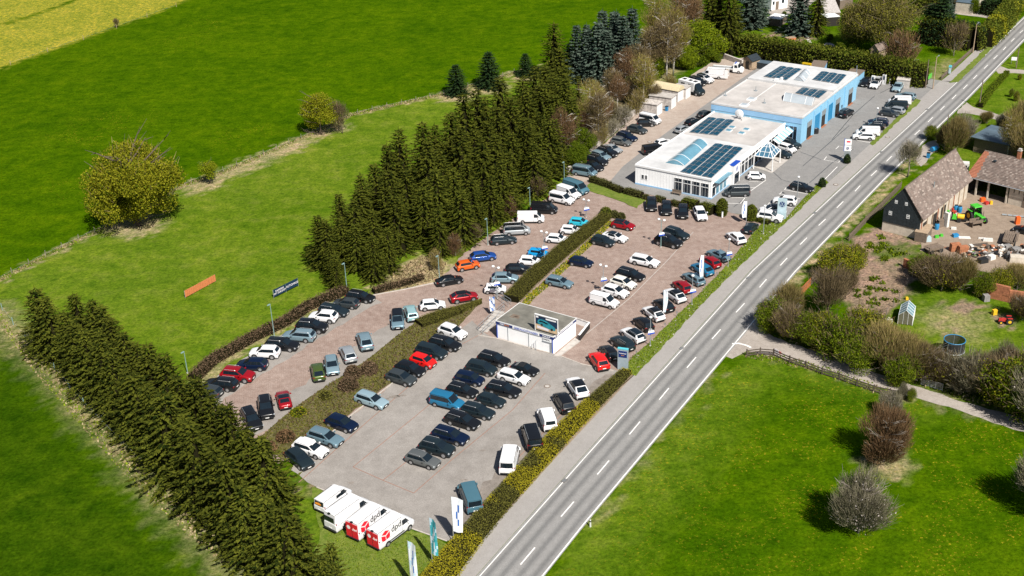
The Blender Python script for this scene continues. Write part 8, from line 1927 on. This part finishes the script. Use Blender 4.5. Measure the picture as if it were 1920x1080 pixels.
for lab, base, size, m, rz, *cat in (('orange red crate stacked against the barn posts, upper one', (1756, 402), (1.1, .9, .8), 'farm_orange', .4), ('orange red crate on the ground below the barn posts', (1752, 412), (1.2, 1.0, .7), 'farm_orange', .2), ('red box between the orange crates and the barn', (1762, 408), (.8, .8, .9), 'farm_red', .7), ('tall white board leaning by the crates', (1773, 425), (.5, .9, 2.6), 'pale', .5),
                               ('brown cabinet beside the tall white board', (1762, 425), (1.0, .8, 1.2), 'wood', .3), ('grey crate left of the sprayer', (1780, 412), (1.0, .9, .8), 'scrap', .2), ('small pale sack on the yard ground', (1788, 430), (.9, .5, .35), 'pale', -.3), ('orange box next to the black farm car', (1907, 420), (.75, .6, 1.35), 'farm_orange', .1),
                               ('white trough lying on the yard, longer one', (1852, 452), (1.6, .6, .45), 'pale', -.2), ('white plank left of the trough', (1841, 448), (1.2, .35, .2), 'pale', -.25), ('green bucket shape in the scrap pile', (1826, 478), (.6, .6, .55), 'farm_green', .4), ('orange crate in front of the open bay', (1842, 378), (.9, .7, .7), 'farm_orange', .2), ('dark red crate in front of the open bay', (1849, 383), (.8, .6, .5), 'farm_red', .5),
                               ('yellow can by the plaster wall', (1858, 383), (.45, .45, .6), 'farm_yellow', 0), ('green toy ride on the yard grass, left one', (1756, 446), (.7, .4, .45), 'farm_green', .2), ('green bowl on the yard grass, right one', (1765, 443), (.5, .5, .35), 'farm_green', 0), ('rusty sheet box in the scrap, left one', (1790, 470), (1.7, .9, 1.3), 'rust', .15), ('rusty sheet box in the scrap, right one', (1805, 474), (1.6, .9, 1.2), 'rust', .1),
                               ('blue tarp bundle on the scrap pile', (1791, 444), (1.0, .7, .5), 'farm_blue', .2), ('pale glass frame leaning behind the scrap', (1808, 446), (2.0, .8, .12), 'pale', -.15), ('white tarp on the scrap heap', (1858, 486), (1.2, .9, .7), 'pale', .5), ('black plastic heap beside the scrap path', (1842, 492), (1.5, 1.1, .7), 'trim', .3), ('pale tarp covering at the right edge of the scrap', (1908, 490), (2.6, 1.6, .9), 'plaster', -.3),
                               ('dark engine block in the scrap row', (1888, 470), (1.2, 1.0, 1.0), 'scrap', .2), ('grey machine part at the right edge', (1905, 474), (1.2, 1.2, .9), 'scrap', .6), ('pale bale bag beside the plank lean to', (1739, 452), (1.0, .9, .8), 'pylon_pale', 0), ('garden box of grey wood by the greenhouse', (1664, 605), (1.1, .9, .6), 'pale', .4), ('grey composter by the tall brick ruin', (1848, 564), (.9, .9, 1.0), 'scrap', .1), ('white pallet leaning at the tall brick ruin', (1851, 546), (1.2, .2, 1.0), 'pale', .1),
                               ('yellow and black toy tractor on the lawn', (1864, 590), (.7, .5, .8), 'farm_yellow', .3), ('small yellow ball like toy at the lawn edge', (1700, 562), (.4, .4, .4), 'farm_yellow', 0)):
    block('crate' if 'crate' in lab else 'yard_object', lab, 'crate' if 'crate' in lab else 'object', base, size, m, rz, .03, 'clutter in the farmyard', .93, 'wood' if 'cabinet' in lab else None)
# plank stack and scattered timbers, each plank a part
def planks(label, base, n, L_, rz, m='wood', h0=.1, spread=.26, layers=1, name='plank_stack'):
    p = at(*base); t = thing(name, label, 'planks', (p.x, p.y, .03), rz)
    for l_ in range(layers):
        for k in range(n): mb = MB(); mb.box((random.uniform(-.15, .15), (k - n / 2) * spread, h0 + .09 * l_), (L_ * random.uniform(.85, 1.05), spread * .85, .08), 0, random.uniform(-.03, .03)); mb.obj('plank', MAT[m], t)
    return t
planks('grey planks laid side by side on the trailer at the yard edge', (1892, 452), 8, 4.2, R(62), 'wood', .9, .30, 1)
planks('dark timbers lying in front of the scrap pile', (1838, 460), 4, 2.6, R(8), 'rail', .1, .32)
planks('brown timbers behind the scrap pile', (1858, 466), 4, 2.0, R(-4), 'wood', .1, .34)
planks('broken boards scattered on the scrap pile', (1836, 470), 7, 1.6, R(-35), 'palewood', .15, .28, 2)
planks('mixed boards heaped at the lower right of the scrap pile', (1860, 478), 6, 1.8, R(30), 'palewood', .15, .3, 2)
planks('grey boards on the old cart', (1750, 470), 6, 2.6, R(20), 'wood', .8, .26)
def cart(label, base, rz, s=1.0):
    p = at(*base); t = thing('farm_cart', label, 'cart', (p.x, p.y, .03), rz); t.scale = (s, s, s)
    mb = MB(); mb.box((0, 0, .62), (2.8, 1.5, .14)); mb.obj('bed', MAT['wood'], t)
    for y in (-.75, .75): mb = MB(); mb.box((0, y, .85), (2.8, .06, .35)); mb.obj('side_board', MAT['wood'], t)
    for x in (-.9, .9):
        for s_ in (-1, 1): mb = MB(); mb.tube([(x, s_ * .8 - .08, .36), (x, s_ * .8 + .08, .36)], .36, 12); mb.obj('wheel', MAT['tyre'], t)
    mb = MB(); mb.tube([(1.4, 0, .5), (2.5, 0, .3)], .05, 5); mb.obj('drawbar', MAT['rust'], t); return t
cart('old wooden cart standing at the garden end of the farmyard', (1750, 472), R(20)); cart('flat trailer under the grey planks', (1892, 455), R(62), 1.2)
t = thing('scrap_heap', 'heap of mixed scrap metal and boards in the farmyard', 'scrap heap', at(1845, 474, .03), 0); rs = random.Random(3)
for k in range(95):
    m = rs.choice(['rust', 'scrap', 'palewood', 'wood', 'trim', 'pale', 'rail']); mb = MB(); mb.box((rs.uniform(-3.6, 3.6), rs.uniform(-1.8, 1.8), rs.uniform(.05, .6)), (rs.uniform(.3, 1.1), rs.uniform(.15, .5), rs.uniform(.05, .3)), 0, rs.uniform(0, 3)); mb.obj('scrap_piece', MAT[m], t)
t = thing('scrap_heap', 'row of scrap machine parts at the right edge of the yard', 'scrap heap', at(1898, 476, .03), 0)
for k in range(75):
    m = rs.choice(['rust', 'scrap', 'palewood', 'trim', 'pale', 'rail']); mb = MB(); mb.box((rs.uniform(-2.6, 2.6), rs.uniform(-2.0, 2.0), rs.uniform(.05, .8)), (rs.uniform(.3, 1.0), rs.uniform(.2, .6), rs.uniform(.1, .5)), 0, rs.uniform(0, 3)); mb.obj('scrap_piece', MAT[m], t)
t = thing('scrap_heap', 'tools and scrap leaning along the barn yard side', 'scrap heap', at(1768, 398, .03), 0)
for k in range(80):
    m = rs.choice(['rust', 'scrap', 'farm_orange', 'wood', 'trim', 'pale', 'farm_green', 'farm_red']); mb = MB(); mb.box((rs.uniform(-2.6, 1.8), rs.uniform(-3.2, 3.4), rs.uniform(.1, .8)), (rs.uniform(.15, .6), rs.uniform(.12, .45), rs.uniform(.2, 1.1)), 0, rs.uniform(0, 3)); mb.obj('scrap_piece', MAT[m], t)
t = thing('pipe_row', 'row of grey pipes lying across the yard before the plaster wall', 'pipes', at(1902, 406, .03), R(-22))
for k in range(5): mb = MB(); mb.tube([(-2 + k * .9, 0, .16), (-1.25 + k * .9, 0, .16)], .15, 8); mb.obj('pipe', MAT['steel'], t)
t = thing('stilted_box', 'white cabin box on tall stilts between the two barns', 'stand', at(1806, 338), R(-18)); h_ = 1.6
mb = MB(); mb.box((0, 0, h_ + 1.0), (1.3, 1.3, 1.9)); bx_ = mb.obj('box', MAT['cream_roof'] if False else MAT['pale'], t); mb = MB(); mb.box((-.1, -.66, h_ + 1.15), (.8, .04, .9)); mb.obj('window', MAT['glass'], bx_)
for x in (-.6, .6):
    for y in (-.6, .6): mb = MB(); mb.tube([(x, y, 0), (x, y, h_)], .07, 5); mb.obj('leg', MAT['wood'], t)
t = thing('water_tank', 'blue tank at the back of the slate barn', 'tank', at(1751, 284), R(30)); mb = MB(); mb.tube([(-.7, 0, .55), (.7, 0, .55)], .5, 12); mb.obj('tank', BLU, t); mb = MB(); mb.box((0, 0, .1), (1.2, .8, .2)); mb.obj('base', MAT['wood'], t)
for base, lab, m in (((1749, 254), 'green waste bin at the roadside by the bushes', 'farm_green'), ((1902, 18), 'blue waste bin at the top right footpath', 'farm_blue'), ((1740, 296), 'blue waste bin beside the slate barn', 'farm_blue'), ((1250, 208), 'teal waste bin between the garages', 'farm_blue')):
    p = at(*base); t = thing('waste_bin', lab, 'bin', (p.x, p.y, .03), R(-35)); mb = MB(); mb.box((0, 0, .5), (.5, .55, 1.0), 0, 0, 1.15); mb.obj('body', MAT[m], t); mb = MB(); mb.box((0, 0, 1.04), (.62, .66, .08)); mb.obj('lid', MAT['trim'], t)
    for x in (-.22, .22): mb = MB(); mb.tube([(x - .03, .3, .1), (x + .03, .3, .1)], .1, 8); mb.obj('wheel', MAT['tyre'], t)
# forecourt equipment
for base, lab in (((1636, 160), 'white charging post left of the white black roofed car'), ((1657, 158), 'white charging post right of the white black roofed car')):
    p = at(*base); t = thing('charging_post', lab, 'charging post', (p.x, p.y, .04), R(-35), 'charging posts'); mb = MB(); mb.box((0, 0, 1.1), (.75, .5, 2.2)); mb.obj('body', MAT['white'], t); mb = MB(); mb.box((0, -.26, 1.5), (.4, .03, .9)); mb.obj('screen', MAT['dark_blue'], t); mb = MB(); mb.tube([(.3, -.28, 1.1), (.42, -.4, .5), (.34, -.3, .9)], .03, 5); mb.obj('cable', MAT['trim'], t)
block('power_cabinet', 'white power cabinet between the two charging posts', 'cabinet', (1646, 155), (1.4, .7, 1.3), 'white', R(-35), .04, None, 1.0, 'roof_pale')
for base, lab in (((1668, 157), 'small white bollard right of the charging posts'), ((1354, 408), 'white bollard in front of the column thuja')):
    p = at(*base); t = thing('bollard', lab, 'bollard', (p.x, p.y, .03)); mb = MB(); mb.tube([(0, 0, 0), (0, 0, 1.1)], .16, 10); mb.obj('post', MAT['white'], t); mb = MB(); mb.tube([(0, 0, 1.1), (0, 0, 1.16)], .18, 10); mb.obj('cap', MAT['steel'], t)
p = at(1529, 250); t = thing('tyre_stack', 'stack of black tyres beside the workshop shutter', 'tyres', (p.x, p.y, .04))
for k in range(4): mb = MB(); mb.tube([(random.uniform(-.04, .04), random.uniform(-.04, .04), .02 + .26 * k), (0, 0, .26 * k + .25)], .62, 16); mb.obj('tyre', MAT['tyre'], t)
mb = MB(); mb.tube([(0, 0, 1.05), (0, 0, 1.07)], .3, 12); mb.obj('tyre_hole', MAT['rim'], t)
for k, (base, lab) in enumerate((((1548, 229), 'low white rolling cart before the shutter, nearer one'), ((1554, 224), 'low white rolling cart before the shutter, farther one'))):
    p = at(*base); t = thing('rolling_cart', lab, 'cart', (p.x, p.y, .04), R(50)); mb = MB(); mb.box((0, 0, .45), (1.1, .6, .12)); mb.obj('tray', MAT['white'], t)
    for x in (-.4, .4):
        for y in (-.2, .2): mb = MB(); mb.tube([(x, y, 0), (x, y, .42)], .05, 5); mb.obj('leg', MAT['trim'], t)
p = at(1572, 208); t = thing('waste_container', 'black waste container at the workshop wall', 'container', (p.x, p.y, .04), R(50)); mb = MB(); mb.box((0, 0, .65), (1.3, 1.0, 1.1), 0, 0, 1.1); mb.obj('body', MAT['trim'], t); mb = MB(); mb.box((0, 0, 1.24), (1.45, 1.1, .08)); mb.obj('lid', MAT['slate'], t)
for base, lab in (((1741, 155), 'green advertising frame near the forecourt exit'),):
    A, B = at(1736, 157), at(1746, 150); d = B - A; t = thing('advert_frame', lab, 'sign', A, math.atan2(d.y, d.x)); mb = MB(); mb.box((d.length / 2, 0, 1.2), (d.length, .05, 1.1)); mb.obj('panel', mat('green_panel', (.10, .45, .05), .5), t)
    for x in (.1, d.length - .1): mb = MB(); mb.tube([(x, 0, 0), (x, 0, 1.75)], .04, 5); mb.obj('post', MAT['steel'], t)
p = at(1780, 140); t = thing('info_kiosk', 'small blue and white sign stand on the footpath', 'sign', (p.x, p.y, .06), R(-30)); mb = MB(); mb.box((0, 0, 1.0), (.5, .3, 1.5)); mb.obj('body', MAT['pylon_pale'], t); mb = MB(); mb.box((0, 0, 1.95), (.7, .5, .4), 0, 0, .8); mb.obj('cap', MAT['pylon_teal'], t)
p = at(1900, 121); t = thing('road_board', 'small white board on posts beside the road', 'sign', (p.x, p.y, 0), R(-20)); mb = MB(); mb.box((0, 0, 1.4), (1.2, .05, .8)); mb.obj('panel', MAT['whitetext'], t)
for x in (-.5, .5): mb = MB(); mb.tube([(x, .05, 0), (x, .05, 1.4)], .03, 5); mb.obj('post', MAT['steel'], t)
p = at(1107, 988); t = thing('marker_post', 'short white roadside marker post at the meadow edge', 'post', (p.x, p.y, 0), R(-35)); mb = MB(); mb.box((0, 0, .5), (.14, .14, 1.0), 0, 0, .8); mb.obj('post', MAT['white'], t); mb = MB(); mb.box((0, 0, .8), (.15, .15, .16)); mb.obj('reflector_band', MAT['trim'], t)
for base, lab in (((1166, 668), 'near'), ):
    pass
for k, base in enumerate(((1193, 668), (1247, 616), (1269, 594), (1321, 543), (1344, 520))):
    p = at(*base); t = thing('number_stake', 'thin steel stake with small label plate, ' + ORD[k] + ' from the near end of the verge', 'stake', (p.x, p.y, .05), R(-35), 'label stakes in the verge'); mb = MB(); mb.tube([(0, 0, 0), (0, 0, .8)], .025, 5); mb.obj('stake', MAT['steel'], t); mb = MB(); mb.box((0, -.03, .75), (.2, .02, .28)); mb.obj('plate', MAT['steel'], t)
# orange garden walls, stones and stepping path in the upper gardens
for base, size, lab in (((1494, 62), (2.6, 1.6, .8), 'orange rusty planter box in the upper garden, farther one'), ((1482, 74), (2.4, 1.4, .5), 'orange rusty planter box in the upper garden, nearer one')):
    block('planter_box', lab, 'planter', base, size, 'orangewood', .3, 0, None, 1.0, 'soil')
t = thing('stepping_path', 'pale stepping stones winding down the garden lawn', 'path', at(1513, 70)); O = at(1513, 70)
for x, y in ((1513, 70), (1515, 74), (1517, 77), (1519, 80), (1519, 84), (1522, 88), (1525, 91)):
    p = at(x, y) - O; mb = MB(); mb.box((p.x, p.y, .04), (.9, .6, .08), 0, random.uniform(0, 3), .9); mb.obj('stone', MAT['oldconcrete'], t)
t = thing('stone_border', 'pale stones bordering the garden pond', 'stones', at(1555, 85)); O = at(1555, 85)
for k in range(14): p = at(1546 + k * 1.7, 86 - 3.2 * math.sin(k * .35)) - O; mb = MB(); mb.box((p.x, p.y, .15), (.8, .6, .35), 0, random.uniform(0, 3), .75); mb.obj('stone', MAT['oldconcrete'], t)
# stuff by the rear wall
low_wall('old block wall with stored goods behind the tow truck', [(1353, 108), (1392, 122)], 1.2, .5, MAT['oldconcrete'], None, 0.02, 'block_wall')
planks('stacked pallets beside the wooden hut', (1412, 130), 4, 1.4, R(-20), 'palewood', .2, .35, 6, 'pallet_stack')
block('dark_shed', 'low dark storage box between the hut and the workshop', 'storage box', (1432, 128), (3.6, 2.2, 1.5), 'slate', R(-35), .03, None, 1.0, 'shed_roof')
